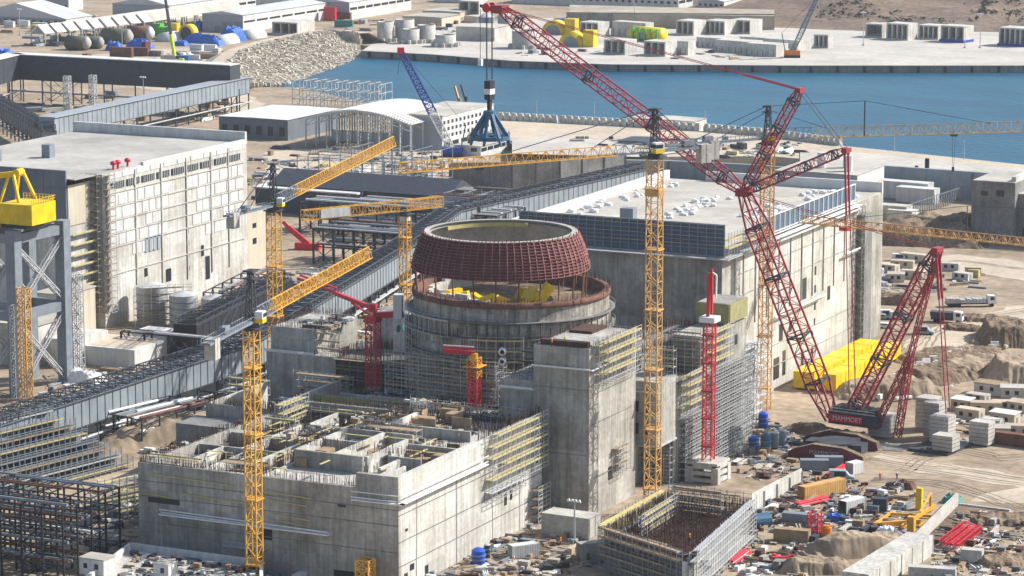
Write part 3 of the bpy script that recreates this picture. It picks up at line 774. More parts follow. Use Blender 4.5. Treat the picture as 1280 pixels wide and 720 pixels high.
# dome ring: maroon shell with ribs, standing over the well on props
DX, DY = -2.35, -1.1
DR = T('dome_ring', 'maroon steel dome ring with a fine rib grid standing over the round reactor', 'dome ring', (DX, DY, 46.6))
def dr(u): return 22.1-2.9*u**1.5     # radius up the ring, u from 0 to 1
def dz(u): return 47.2+8.8*u
prof = [(dr(i/10), dz(i/10)) for i in range(11)]
m = sm(MB()); m.lathe(DX, DY, prof, 120); m.out('shell', 'maroon', DR)
m = sm(MB()); m.lathe(DX, DY, [(r-.55, z) for r, z in reversed(prof)]+[prof[0]], 120); m.out('inner_face', 'concrete_flat', DR)
m = MB()
for i in range(72):
    t = 2*math.pi*i/72; c, s = math.cos(t), math.sin(t)
    m.cut()
    for j in range(5):
        u0, u1 = j/5, (j+1)/5
        m.bar((DX+(dr(u0)+.22)*c, DY+(dr(u0)+.22)*s, dz(u0)), (DX+(dr(u1)+.22)*c, DY+(dr(u1)+.22)*s, dz(u1)), .26 if i % 3 == 0 else .15, .5)
m.out('rib', 'maroon_rib', DR)
m = MB()
for j in range(13):
    u = j/12; r = dr(u)+.1; z = dz(u)
    m.cut()
    m.lathe(DX, DY, [(r, z-.08), (r+.32, z-.08), (r+.3, z+.08), (r, z+.08)], 120)
m.out('hoop', 'maroon_rib', DR)
m = MB()
for i in range(230):
    t = 2*math.pi*i/230; u = rnd.uniform(.02, .97); r = dr(u)+.3
    m.bar((DX+r*math.cos(t), DY+r*math.sin(t), dz(u)), (DX+(r+.7)*math.cos(t), DY+(r+.7)*math.sin(t), dz(u)+.1), .12)
for i in range(120):
    t = 2*math.pi*i/120; r = dr(1)+rnd.uniform(-.2, .5); m.bar((DX+r*math.cos(t), DY+r*math.sin(t), dz(.97)), (DX+r*math.cos(t), DY+r*math.sin(t), dz(1)+rnd.uniform(.2, .8)), .16)
m.out('stud', 'maroon', DR, kind='stuff')
m = MB()
r = dr(1)-.5; m.lathe(DX, DY, [(r-.9, 55.4), (r, 55.5), (r+.6, 55.9), (r+.6, 56.2), (r-.9, 56.2)], 96); m.out('top_flange', 'roof_old', DR)
m = MB()
for i in range(26):
    t = math.radians(95+70*i/25); q = 17.1; m.obox((DX+q*math.cos(t), DY+q*math.sin(t), 54.6), 1.6, .4, 1.0, t+1.57)
m.out('inner_platform', 'timber_yellow', DR)
m = MB()
for i in range(24):
    t = 2*math.pi*(i+.5)/24; m.cut().bar((DX+21.6*math.cos(t), DY+21.6*math.sin(t), 47.3), (DX+21.2*math.cos(t), DY+21.2*math.sin(t), 39.3), .3)
m.out('prop', 'rust', DR)
# ---- blocks round the reactor
def blk(x0, y0, z0, x1, y1, z1, name='block_wall', m='concrete'):
    b = MB(); b.box(x0, y0, z0, x1, y1, z1); return b.out(name, m, RE)
RBAR = MB()
def top_rebar(x0, y0, x1, y1, z, h=1.6, step=.6, rows=1):
    for a, c in (((x0, y0), (x1, y0)), ((x1, y0), (x1, y1)), ((x0, y0), (x0, y1)), ((x0, y1), (x1, y1))):
        rebar(RBAR, (*a, z), (*c, z), z, h, step, .09, .6, rows)
blk(33, -57, -1, 47, -30, 40); top_rebar(33.5, -56.5, 46.5, -31, 40, 1.0, .5)
b = MB(); b.box(34.2, -56, 40, 45.9, -54, 41.2); b.cut().box(34.2, -40, 40, 40, -31, 40.6); b.out('rebar_mat', 'rebar', RE)
blk(24, -56.2, -1, 33.2, -28, 31.2); blk(27, -28, -1, 41, 0, 30); top_rebar(24.5, -55.8, 32.5, -29, 31.2, 1.2, .7)
blk(40.0, -30.5, -1, 42.6, 0, 26, m='concrete_pale_and_lit'); blk(41.8, -27, 11.6, 51.5, -16, 27, m='concrete')
win(RE, None, [('y', -27, x, z, x+1.3, z+2.6) for x in (45.2, 48.0) for z in (14.2, 19.6)])
g = MB(); g.box(41.6, -27.5, 11.2, 51.9, -16, 11.6); g.box(41.6, -27.8, 24.4, 52.2, -27, 24.8); g.bar((41.6, -27.9, 25.6), (52.2, -27.9, 25.6), .12); g.out('ledge', 'steel_pale', RE)
blk(42.4, -16, -1, 51, 2, 24, m='concrete'); top_rebar(43, -15, 50.6, 1.5, 24, 2.0, .6)
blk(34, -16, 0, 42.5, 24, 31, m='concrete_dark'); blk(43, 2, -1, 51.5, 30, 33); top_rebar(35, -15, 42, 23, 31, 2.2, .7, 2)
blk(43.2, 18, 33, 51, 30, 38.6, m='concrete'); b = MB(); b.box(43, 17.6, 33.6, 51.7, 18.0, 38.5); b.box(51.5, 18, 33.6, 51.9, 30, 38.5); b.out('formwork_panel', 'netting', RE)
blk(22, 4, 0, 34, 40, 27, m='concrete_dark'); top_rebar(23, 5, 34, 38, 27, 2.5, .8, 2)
blk(35, 34, -1, 45, 56, 22, m='concrete_pale_and_lit')
win(RE, None, [('x', 51.55, 12, 21, 14, 23.5), ('x', 51.55, 22, 27.5, 24, 30), ('x', 51.55, 5, 27, 7, 29), ('x', 47.05, -46, 7, -43.5, 10)])
b = MB(); b.box(47, -54, 9.2, 47.2, -35, 9.35); b.box(47, -56, 22, 47.12, -32, 22.12); b.box(33, -57.12, 30.3, 47, -57, 30.42); b.box(33, -57.12, 15, 47, -57, 15.1); b.out('joint_line', 'concrete_dark', RE)
# left group: stepped blocks and the dark shuttered wall
blk(-72, 4, -1, -58, 26, 25.4); top_rebar(-71.5, 4.5, -58.5, 25, 25.4, 1.4, .5, 2)
blk(-72, 1.5, -1, -50, 14, 19.0); top_rebar(-58, 2, -50.5, 13, 19, 1.2, .6)
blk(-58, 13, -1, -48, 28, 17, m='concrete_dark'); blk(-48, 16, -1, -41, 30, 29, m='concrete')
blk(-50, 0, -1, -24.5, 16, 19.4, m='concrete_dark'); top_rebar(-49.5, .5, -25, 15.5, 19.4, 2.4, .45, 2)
b = MB(); b.box(-50, -.5, 12, -24, 0, 19.6)
for i in range(18): b.box(-50+1.5*i-.08, -.7, 12, -50+1.5*i+.08, -.5, 19.6)
b.out('formwork_panel', 'formwork_dark', RE)
g = MB()
for z in (19.4, 16.9, 14.3): g.box(-50, -2.1, z, -23.8, -.7, z+.12); g.bar((-50, -2.1, z+1.05), (-23.8, -2.1, z+1.05), .1)
for i in range(12): g.bar((-50+26*i/11, -2.1, 12), (-50+26*i/11, -2.1, 20.6), .1)
g.out('walkway', 'timber', RE)
blk(-41, 14, 18, -33, 27, 29.6, m='concrete_pale_and_lit'); blk(-33, 16, 0, -23, 26, 25, m='concrete_dark')
for k in range(3):
    c = PX(-32.95, 498+k*6.5, 411-k*2.5); g = MB(); g.cyl((c.x-.1, c.y, c.z), (c.x+.12, c.y, c.z), 1.0, n=14); g.out('porthole', 'teal', RE)
blk(-68, 26, -1, -45, 44, 15, m='concrete_dark')
g = MB()
g.cut()
for k in range(3): g.bar((-72, .9-k*.4, 19.3+k*.35), (-57, .9-k*.4, 19.3+k*.35), .2)
g.cut()
for k in range(2): g.bar((-60, .6, 13+k*.6), (-53, .6, 13+k*.6), .25)
g.cut()
for k in range(2): g.bar((33, -57.5-k*.6, 35.2+k*.3), (47.6, -57.5-k*.6, 35.2+k*.3), .22); g.bar((47.6+k*.4, -57.6, 35.2), (47.6+k*.4, -33, 35.2), .22)
g.cut()
for k in range(3): g.bar((24, -56.8-k*.4, 29.2+k*.3), (33, -56.8-k*.4, 29.2+k*.3), .18)
g.out('handrail', 'white_sheet', RE)
RBAR.out('rebar', 'rebar', RE, kind='stuff')
# scaffolds on these faces
S = scaf
S('yellow boarded scaffold on the sunlit top of the tall concrete tower', (47.05, -55.5), (47.05, -31), 31, 40.5, 1.8, (1, 0), lift=2.4, fm='steel_pale')
S('scaffold hanging low on the sunlit side of the tall tower', (47.05, -44), (47.05, -37), 8, 14, 1.8, (1, 0), fm='steel_pale', deck='timber')
S('thin scaffold column in the recess beside the tall tower', (42.65, -29.5), (42.65, -27.8), 0, 26, 1.4, (1, 0), deck='timber')
S('yellow boarded scaffold above the four small windows block', (42.5, -16.1), (51.6, -16.1), 27, 33, 1.8, (0, -1))
S('stepped scaffold with yellow boards behind the yellow mast', (51.05, -15), (51.05, 2), 16, 25.5, 1.8, (1, 0), lift=2.4)
S('scaffold with pale boards behind the tall red mast', (51.55, 3), (51.55, 17.5), 24, 33.5, 1.7, (1, 0), lift=2.4)
S('dense grey scaffold standing on the ground beside the red mast', (51.6, 2.5), (51.6, 29), 0, 23.5, 2.2, (1, 0), bay=1.6, lift=1.7, deck='concrete_dark', fm='steel_pale', pole=.12)
S('dense grey scaffold standing below the yellow boarded steps', (51.1, -14), (51.1, 1.5), 0, 15, 2.2, (1, 0), bay=1.5, lift=1.7, deck='concrete_dark', fm='steel_pale', pole=.12)
S('dense scaffold facing forward beside the big yellow mast', (43, -16.2), (51, -16.2), 0, 11, 2.0, (0, -1), bay=1.5, lift=1.7, deck='concrete_dark')
S('scaffold on the dark block behind the tall yellow mast', (34.2, -16.2), (42, -16.2), 26, 37, 2.0, (0, -1), deck='timber')
S('scaffold under the yellow formwork block beside the red mast', (43, 1.8), (51.4, 1.8), 24, 34, 2.0, (0, -1), deck='timber')
S('scaffold below the windbreak of the bag roofed hall', (45.1, 34.5), (45.1, 55), 0, 22, 1.8, (1, 0), deck='white_paint')
S('scaffold on the stepped block left of the red placing crane', (-57.9, 3.9), (-50, 3.9), 19, 25, 2.4, (0, -1), deck='timber')
S('boarded scaffold on the pale wall with green portholes', (-32.9, 14.5), (-32.9, 26.5), 20, 30, 1.7, (1, 0), lift=2.4, deck='netting')
S('small scaffold at the end of the dark shuttered wall', (-24.3, 0), (-24.3, 15), 10, 20, 1.8, (1, 0))
S('scaffold standing at the foot of the round reactor wall', (-22, -24.5), (12, -27.5), 18, 27.5, 1.6, (-.08, -1), deck='timber', pole=.1)
S('dark scaffold between round wall and tall tower', (25, -46.2), (33, -46.2), 31.2, 36, 1.8, (0, -1), deck='formwork_dark', fm='steel_dark')
S('scaffold tower left of the round reactor by the white counterweight', (-27.5, 7), (-24.8, 7), 19, 41, 2.4, (0, -1), deck='formwork_dark', fm='steel_dark')

# ring scaffolds hugging the round wall
for k, (a0_, a1_, z0_, z1_, lab, dk) in enumerate(((-178, -132, 17, 33, 'curved scaffold round the shaded left of the reactor drum', 'timber'), (-130, -96, 19, 27.5, 'curved scaffold at the front foot of the reactor drum', 'timber'), (-92, -58, 20, 33, 'curved scaffold in front of the lit patch of the reactor drum', 'timber_yellow'), (-178, -100, 33.2, 37, 'curved upper scaffold under the rim of the reactor drum', 'steel_pale'))):
    t = T('scaffolding', lab, 'scaffolding', (25*math.cos(math.radians((a0_+a1_)/2)), 25*math.sin(math.radians((a0_+a1_)/2)), z0_), 'scaffolds on the building faces')
    f = MB(); n = int((a1_-a0_)/4.4); nl = max(1, round((z1_-z0_)/2.6)); ds = []
    for i in range(n+1):
        a_ = math.radians(a0_+(a1_-a0_)*i/n); c_, s_ = math.cos(a_), math.sin(a_)
        for r in (25.1, 26.8): f.bar((r*c_, r*s_, z0_), (r*c_, r*s_, z1_+rnd.uniform(.2, 1.4)), .1)
        if i < n:
            a2 = math.radians(a0_+(a1_-a0_)*(i+1)/n)
            for j in range(nl+1):
                z = z0_+(z1_-z0_)*j/nl
                for zz in (z, z+1): f.bar((26.8*c_, 26.8*s_, zz), (26.8*math.cos(a2), 26.8*math.sin(a2), zz), .08)
    f.out('frame', 'steel_pale', t)
    for j in range(1, nl+1):
        d = MB(); z = z0_+(z1_-z0_)*j/nl; vs = []; i0 = rnd.randrange(0, 3)
        for i in range(i0, n+1):
            a_ = math.radians(a0_+(a1_-a0_)*i/n); vs += [(25.1*math.cos(a_), 25.1*math.sin(a_), z+.1), (26.7*math.cos(a_), 26.7*math.sin(a_), z+.1), (26.85*math.cos(a_), 26.85*math.sin(a_), z+.1), (26.85*math.cos(a_), 26.85*math.sin(a_), z+.4)]
        m_ = n+1-i0; d.add(vs, [(4*i, 4*i+1, 4*i+5, 4*i+4) for i in range(m_-1)]+[(4*i+2, 4*i+6, 4*i+7, 4*i+3) for i in range(m_-1)]); d.out('deck', dk, t)
# ================================================================ FOREGROUND BUILDING
NB = T('auxiliary_building', 'big unfinished concrete building with open rooms in front, one dark and one sunlit wall', 'building', (5, -95, 0))
def nb(x0, y0, z0, x1, y1, z1, name='wall', m='concrete'):
    b = MB(); b.box(x0, y0, z0, x1, y1, z1); return b.out(name, m, NB)
XL, XR, YF, YB = -27.5, 36.5, -131.0, -60.0
nb(XL, YF, -3, XR-10, YF+1.2, 21.8); nb(XR-10, YF-.02, -3, XR, YF+1.2, 25)
nb(XR-1.2, YF+1.2, -3, XR, YB, 24.8, m='concrete_pale_and_lit'); nb(XL, YF+1.2, -3, XL+1.2, YB, 21.6); nb(XL+1.2, YB-1.2, -3, XR-1.2, YB, 22)  # right wall coloured paler than the front for the sun on it
nb(XL+1.2, YF+1.2, 17.4, 2, YB-1.2, 18.0, 'floor', 'formwork_dark'); nb(2, YF+1.2, 20.2, XR-1.2, YB-1.2, 20.8, 'floor', 'concrete_flat')  # left floor coloured dark for the shadows among the rebar
nb(6, -92, 21.4, XR-1.2, YB-1.2, 22.2, 'floor', 'concrete_flat')
# inner walls of the open rooms; sun-facing ones get sunlight as a paler colour
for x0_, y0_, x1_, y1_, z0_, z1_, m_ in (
    (-20, -129, -19.4, -108, 14.6, 22.5, 'concrete_pale_and_lit'), (-13, -128, -12.4, -110, 14.6, 22, 'concrete_pale_and_lit'), (-6, -118, -5.4, -98, 14.6, 22.6, 'concrete_pale_and_lit'),
    (-26, -108, -4, -107.4, 14.6, 22.5, 'concrete'), (-26, -94, 0, -93.3, 14.6, 22, 'concrete'), (-16, -107, -15.3, -80, 14.6, 21.5, 'concrete_pale_and_lit'), (2, -129, 2.7, -66, 14.6, 22.6, 'concrete_pale_and_lit'),
    (3, -116, 20, -115.3, 19.8, 26, 'concrete'), (12.5, -115.3, 13.2, -92, 19.8, 26, 'concrete_pale_and_lit'), (3, -104, 12.5, -103.3, 19.8, 26, 'concrete'), (3, -92.6, 20, -92, 19.8, 26, 'concrete'), (3, -115.3, 3.7, -92.6, 19.8, 26, 'concrete_pale_and_lit'),
    (20, -115, 20.7, -96, 19.8, 25.4, 'concrete_pale_and_lit'), (24, -112, 32, -111.4, 19.8, 25.2, 'concrete'), (27, -122, 27.6, -113, 19.8, 24.6, 'concrete_pale_and_lit'), (22, -100, 34.5, -99.3, 19.8, 25.4, 'concrete'), (22, -108, 22.7, -100, 19.8, 25.4, 'concrete_pale_and_lit'), (31, -128, 31.6, -118, 19.8, 24.6, 'concrete_pale_and_lit'),
    (10, -84, 30, -83.4, 22.2, 24, 'concrete'), (10, -84, 10.6, -72, 22.2, 24.2, 'concrete_pale_and_lit'), (-14, -80, 2, -79.3, 14.6, 22.4, 'concrete'), (-14, -79.3, -13.3, -66, 14.6, 22.4, 'concrete_pale_and_lit')):
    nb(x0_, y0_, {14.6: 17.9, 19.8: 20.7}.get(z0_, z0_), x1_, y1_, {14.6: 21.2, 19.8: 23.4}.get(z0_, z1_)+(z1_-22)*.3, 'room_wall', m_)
b = MB(); b.box(-12.3, -112, 17, -6.1, -111.8, 21.9); b.box(-5.2, -100, 17, 1.8, -99.8, 21.4); b.out('formwork_panel', 'timber_yellow', NB)
b = MB(); b.box(-26, -128, 17, -14, -109, 17.9); b.out('rebar_mat', 'rebar', NB)
# right wall: white double walkway, day joints, openings, climbing platforms
g = MB()
for z, o in ((19.6, .6), (20.1, 1.4), (21.4, 1.5)): g.bar((XR+o, YF-1.2, z), (XR+o, -91, z), .22, .16)
g.box(XR, YF-1.4, 19.35, XR+1.6, -91, 19.55); g.box(XR-10.5, YF-1.5, 19.35, XR+1.6, YF, 19.55)
for z, o in ((20.1, 1.4), (21.3, 1.4)): g.bar((XR-10.5, YF-o, z), (XR+1.4, YF-o, z), .18)
g.out('walkway', 'white_sheet', NB)
g = MB()
for k in range(2): g.bar((XL+6, YF-.8-k*.5, 11.5+k*.7), (XR-16, YF-.8-k*.5, 11.0+k*.7), .22)
g.box(XL+6, YF-1.8, 11.0, XR-16, YF, 11.25); g.out('walkway', 'white_sheet', NB)
g = MB()
for z in (5.5, 10.8, 16.6): g.box(XR, YF, z, XR+.1, YB, z+.16)
for z, e in ((8.6, 0), (17.8, 0), (14.2, .2)): g.box(XL, YF-.1, z+e, XR, YF, z+e+.16)
for y in (-123, -104, -86, -72): g.box(XR, y, 0, XR+.08, y+.1, 19)
g.out('joint_line', 'concrete_dark', NB)
g = MB()
for a, c, z in ((-24, -3, 19.6), (-16, 2, 16.0), (-26, -19, 15.2), (5, 16, 18.8), (5, 15, 17), (6, 15.5, 14), (8, 15.5, 12.6)): g.bar((a, YF-.25, z), (c, YF-.25, z-.5), .24)
g.out('formwork_tie', 'timber_yellow', NB)
win(NB, None, [('x', XR, -128, 12.6, -126.8, 13.2), ('x', XR, -80, 7.4, -78.6, 10), ('x', XR, -77, 8, -75.8, 10.4), ('x', XR, -66.5, 12, -65.4, 14.5), ('x', XR, -128.6, 2, -127, 3.6), ('x', XR, -126, 3.6, -124, 5), ('x', XR, -119, 1, -117.4, 3), ('x', XR, -63, 13.5, -61, 14.2),
    ('y', YF, 3.5, 8, 6, 10.4), ('y', YF, .5, 1, 2.6, 4.2), ('y', YF, 21, -2, 29, 3.4), ('y', YF, -25, 13.2, -17, 14.4), ('y', YF, 22, 17.2, 24, 17.8)], 'opening')
g = MB(); g.box(-5, YF-2.2, 6.0, 5, YF, 6.2)
for k in range(6): g.bar((-5+2*k, YF-2.2, 6.2), (-5+2*k, YF-2.2, 7.3), .1)
g.bar((-5, YF-2.2, 7.2), (5, YF-2.2, 7.2), .12); g.out('work_platform', 'steel_pale', NB)
R_ = MB()
for a, c, z in (((XL, YF+.6), (XR-10, YF+.6), 21.8), ((XL+.6, YF), (XL+.6, YB), 21.6), ((XL, YB-.5), (XR, YB-.5), 22), ((XR-.6, -92), (XR-.6, YB), 24.8), ((-20, -107.8), (-4, -107.8), 22.5), ((2.4, -129), (2.4, -66), 22.6), ((-26, -93.6), (0, -93.6), 22), ((21, -112), (33, -112), 25.2), ((3, -115.6), (20, -115.6), 26), ((13, -92), (34, -92), 22.2), ((8, -70), (34, -70), 22.2), ((8, -64), (34, -64), 22.2)):
    rebar(R_, (*a, z), (*c, z), z, 1.5, .55, .09, .7, 2)
for k in range(16): rebar(R_, (XL+3, YF+5+k*4.2, 18), (1, YF+5+k*4.2, 18), 18, 2.4, .8, .09, 1.0, 2)
for k in range(9): rebar(R_, (22, YF+4+k*4.2, 20.8), (34, YF+4+k*4.2, 20.8), 20.8, 2.0, .8, .09, .9, 2)
for k in range(5): rebar(R_, (4, YB-3-k*3, 22.2), (34, YB-3-k*3, 22.2), 22.2, 1.1, .7, .08, .7, 2)
R_.out('rebar', 'rebar', NB, kind='stuff')
scaf('climbing platforms with yellow boards on the sunlit wall beside the tall tower', (XR+.05, -90), (XR+.05, -61), 13, 25, 2.0, (1, 0), lift=2.4)
scaf('scaffold low on the sunlit foreground wall near the tower', (XR+.05, -67), (XR+.05, -60.5), 0, 8, 2.4, (1, 0), deck='timber')
scaf('white platform hung on the sunlit wall under the yellow boards', (XR+.05, -90), (XR+.05, -70), 10.5, 12.5, 1.8, (1, 0), deck='white_sheet')
scaf('scaffold inside the left open rooms behind yellow mast', (-26, -80), (-16, -80), 17, 22, 2, (0, -1), deck='netting')
scaf('yellow sided scaffold in the open pit behind the left rooms', (-24, -62), (-10, -62), 12, 20.5, 2, (0, -1), deck='netting')
# shutters, planks and low frames standing on the open deck
sh = MB(); tb = MB(); pk_ = MB()
for _ in range(64):
    x = rnd.uniform(XL+3, XR-4); y = rnd.uniform(YF+4, YB-3); z = 18.0 if x < 1.5 else (22.2 if y > -91 else 20.8)
    sh.cut().box(x, y, z, x+rnd.choice((.25, rnd.uniform(2, 5))), y+rnd.choice((.25, rnd.uniform(2, 5))), z+rnd.uniform(1.2, 2.9))
for _ in range(46):
    x = rnd.uniform(XL+3, XR-6); y = rnd.uniform(YF+4, YB-3); z = 21.9 if x < 1.5 else (22.3 if y > -91 else 23.9)
    tb.cut().obox((x, y, z), rnd.uniform(4, 10), .5, .12, rnd.choice((0, 1.57, 1.57)), 0)
sh.out('shutter', 'timber', NB); tb.out('plank', 'timber_yellow', NB)
scaf('grey scaffold frame standing on the left deck near the yellow mast', (-10, -126), (1, -126), 17, 22.5, 3, (0, 1), bay=1.8, deck='timber')
scaf('grey scaffold frame on the middle of the open deck', (5, -91), (20, -91), 22, 25, 3, (0, 1), bay=1.8, deck='timber')
scaf('scaffold with planks at the far left corner of the open deck', (-26, -74), (-26, -62), 17, 23.5, 2.4, (1, 0), bay=1.8, deck='timber_yellow')
scaf('long guard scaffold on the far edge of the open deck', (4, -61.5), (34, -61.5), 22, 25, 1.4, (0, -1), bay=1.8, deck='timber')
scaf('scaffold along the front edge behind the dark foreground wall', (-26, -129.6), (-13, -129.6), 17, 23, 1.6, (0, 1), bay=1.8, deck='timber_yellow')
# courtyard slabs between this building and the reactor
CY_ = T('courtyard_structure', 'low half built slabs and shuttered trenches between foreground building and round reactor', 'building', (-20, -35, 0))
def cy(x0, y0, z0, x1, y1, z1, name='slab', m='concrete_flat'):
    b = MB(); b.box(x0, y0, z0, x1, y1, z1); return b.out(name, m, CY_)
cy(-62, -59.8, -1, 32.5, -50, 13, m='concrete_dark'); cy(-62, -50, -1, -40, 1, 9, m='concrete_dark'); cy(-40, -50, -1, -6, -31, 12.4); cy(-6, -50, -1, 13.8, -27, 17.2); cy(-40, -31, -1, -6, -2, 11.8)
cy(-60, -49, 9, -41, -48.2, 16, 'room_wall', 'concrete'); cy(-60, -48.2, 9, -59.2, -20, 16, 'room_wall', 'concrete_pale_and_lit'); cy(-41.8, -48.2, 9, -41, -15, 17, 'room_wall', 'concrete_pale_and_lit')
cy(-40, -30.6, 12.4, -14, -30, 16.6, 'formwork_panel', 'netting'); cy(-30, -45.6, 12.4, -8, -45, 15.6, 'formwork_panel', 'netting'); cy(-38, -20, 11.8, -20, -19.4, 15, 'room_wall', 'concrete_pale_and_lit')
cy(-26, -58, 13, 8, -57.4, 16.5, 'room_wall', 'concrete'); cy(-26, -57.4, 13, -25.4, -51, 16.5, 'room_wall', 'concrete_pale_and_lit')
R_ = MB()
for a, c, z in (((-6, -49), (13, -49), 17.2), ((-6, -40), (13, -40), 17.2), ((-6, -30), (13, -30), 17.2), ((-38, -42), (-8, -42), 12.4), ((-60, -48.6), (-41, -48.6), 16), ((-38, -10), (-8, -10), 11.8), ((-24, -57.6), (30, -57.6), 15.5), ((-24, -52), (30, -52), 13), ((-58, -40), (-44, -10), 9)):
    rebar(R_, (*a, z), (*c, z), z, 1.8, .45, .09, .7, 3)
R_.out('rebar', 'rebar', CY_, kind='stuff')
# ================================================================ REBAR PIT BUILDING lower right
PT = T('rebar_pit', 'square half built pit bristling with rebar and wrapped in scaffold, lower right of centre', 'building', (77, -78, 0))
c0, c1, c2, c3 = G(757, 662, 9), G(861, 695, 9), G(936, 628, 9), G(836, 617, 9)
def pitwall(a, c, z0, z1, th, m, name='wall'):
    d = Vector((c.x-a.x, c.y-a.y, 0)).normalized(); n = V3(-d.y, d.x, 0)
    ctr = (c0+c1+c2+c3)/4
    if n.dot(ctr-a) < 0: n = -n
    b = MB(); b.prism([tuple(a[:2]), tuple(c[:2]), tuple((c+n*th)[:2]), tuple((a+n*th)[:2])], z0, z1); return b.out(name, m, PT)
pitwall(c0, c1, -2, 7.2, 1.5, 'concrete_dark'); pitwall(c1, c2, -2, 7.6, 1.5, 'concrete_pale_and_lit'); pitwall(c2, c3, -1, 6.5, 1.5, 'concrete_dark'); pitwall(c3, c0, -1, 7, 1.5, 'concrete_dark')  # sunlit side coloured pale, the others dark: light and shade set in the colours
b = MB(); ctr = (c0+c1+c2+c3)/4
b.prism([tuple(ctr.lerp(p, .95)[:2]) for p in (c0, c1, c2, c3)], -1, 5.2); b.out('floor', 'rebar', PT)
R_ = MB()
for k in range(12):
    a = c0.lerp(c3, k/11); c = c1.lerp(c2, k/11); rebar(R_, a.lerp(c, .03), a.lerp(c, .97), 5.2, 3.6, .6, .1, 1.3, 2)
for p, q in ((c0, c1), (c1, c2), (c2, c3), (c3, c0)): rebar(R_, p, q, 7, 2.6, .4, .09, .6, 2)
for k in range(10):
    a = c0.lerp(c3, k/9); c = c1.lerp(c2, k/9); R_.bar((a.x, a.y, 6+.1*k), (c.x, c.y, 6+.1*k), .13)
    a = c0.lerp(c1, k/9); c = c3.lerp(c2, k/9); R_.bar((a.x, a.y, 6.5), (c.x, c.y, 6.5), .13)
R_.out('rebar', 'rebar', PT, kind='stuff')
def nrm(a, c):
    d = Vector((c.x-a.x, c.y-a.y, 0)).normalized(); n = V3(-d.y, d.x, 0)
    return (-n if n.dot(ctr-a) > 0 else n)
for a, c, lab, z0, dk in ((c0, c1, 'dark scaffold on the shaded front of the rebar pit', 0, 'timber'), (c1, c2, 'pale scaffold on the sunlit right side of rebar pit', 0, 'steel_pale'), (c3, c0, 'yellow boarded scaffold on the left edge of rebar pit', 3, 'timber_yellow'), (c2, c3, 'scaffold on the back edge of the rebar pit', 2, 'timber')):
    n = nrm(a, c); scaf(lab, tuple(a[:2]), tuple(c[:2]), z0, 9.5, 1.8, (n.x, n.y), bay=1.9, lift=1.9, deck=dk, fm='steel_pale' if 'pale' in lab else 'steel_grey')
def ip(u, v): a = c0.lerp(c3, u); return tuple(a.lerp(c1.lerp(c2, u), v)[:2])
scaf('tangled grey scaffold standing inside the rebar pit near its back corner', ip(.9, .15), ip(.9, .8), 5, 12, 2.2, (-.3, -.9), bay=1.7, lift=1.8, deck='timber', fm='steel_grey')
scaf('yellow boarded scaffold inside the rebar pit beside its left edge', ip(.25, .2), ip(.85, .2), 5, 10.5, 1.8, (.7, -.5), bay=1.7, lift=1.8)
scaf('dark scaffold tower standing at the front left of the rebar pit', tuple(G(800, 716)[:2]), tuple(G(836, 726)[:2]), 0, 8, 2.4, (0, -1), bay=1.6, lift=1.9, deck='timber', fm='steel_dark', pole=.14)
# ================================================================ BOTTOM LEFT: low roof with parapet and white huts, dark steel frame
LR = T('low_building', 'low building at the bottom left with white parapet and a littered roof', 'building', (-10, -165, 0))
r0, r1, r2, r3 = G(90, 740, 5), G(163, 684, 5), G(326, 706, 5), G(330, 800, 5)
b = MB(); b.prism([tuple(p[:2]) for p in (r0, r1, r2, r3)], -2, 4.6); b.out('roof', 'concrete_flat', LR)
b = MB()
for p, q in ((r0, r1), (r1, r2), (r2, r3)):
    d = (q-p).normalized(); n = V3(-d.y, d.x, 0)*.35
    b.prism([tuple((p-n)[:2]), tuple((q-n)[:2]), tuple((q+n)[:2]), tuple((p+n)[:2])], 2, 6)
b.out('parapet', 'panel_white', LR)
for px, py, sx, sy, sz, lab in ((122, 716, 6.0, 4.5, 3.4, 'white roof hut with two small windows beside the dark steel frame'), (207, 722, 3.6, 3.6, 3.2, 'small white roof hut standing alone in the roof litter')):
    p = G(px, py, 4.6); t = T('roof_hut', lab, 'hut', p)
    b = MB(); b.box(p.x-sx/2, p.y-sy/2, 4.6, p.x+sx/2, p.y+sy/2, 4.6+sz); b.out('wall', 'panel_white', t)
    b = MB(); b.box(p.x-sx/2-.15, p.y-sy/2-.15, 4.6+sz, p.x+sx/2+.15, p.y+sy/2+.15, 4.85+sz); b.out('roof', 'roof_pale', t)
    for k in ((-.25, .2) if sx > 5 else (.1,)):
        b = MB(); b.box(p.x+k*sx-.45, p.y-sy/2-.06, 6.0, p.x+k*sx+.45, p.y-sy/2+.1, 7.1); b.out('window', 'window_dark', t)
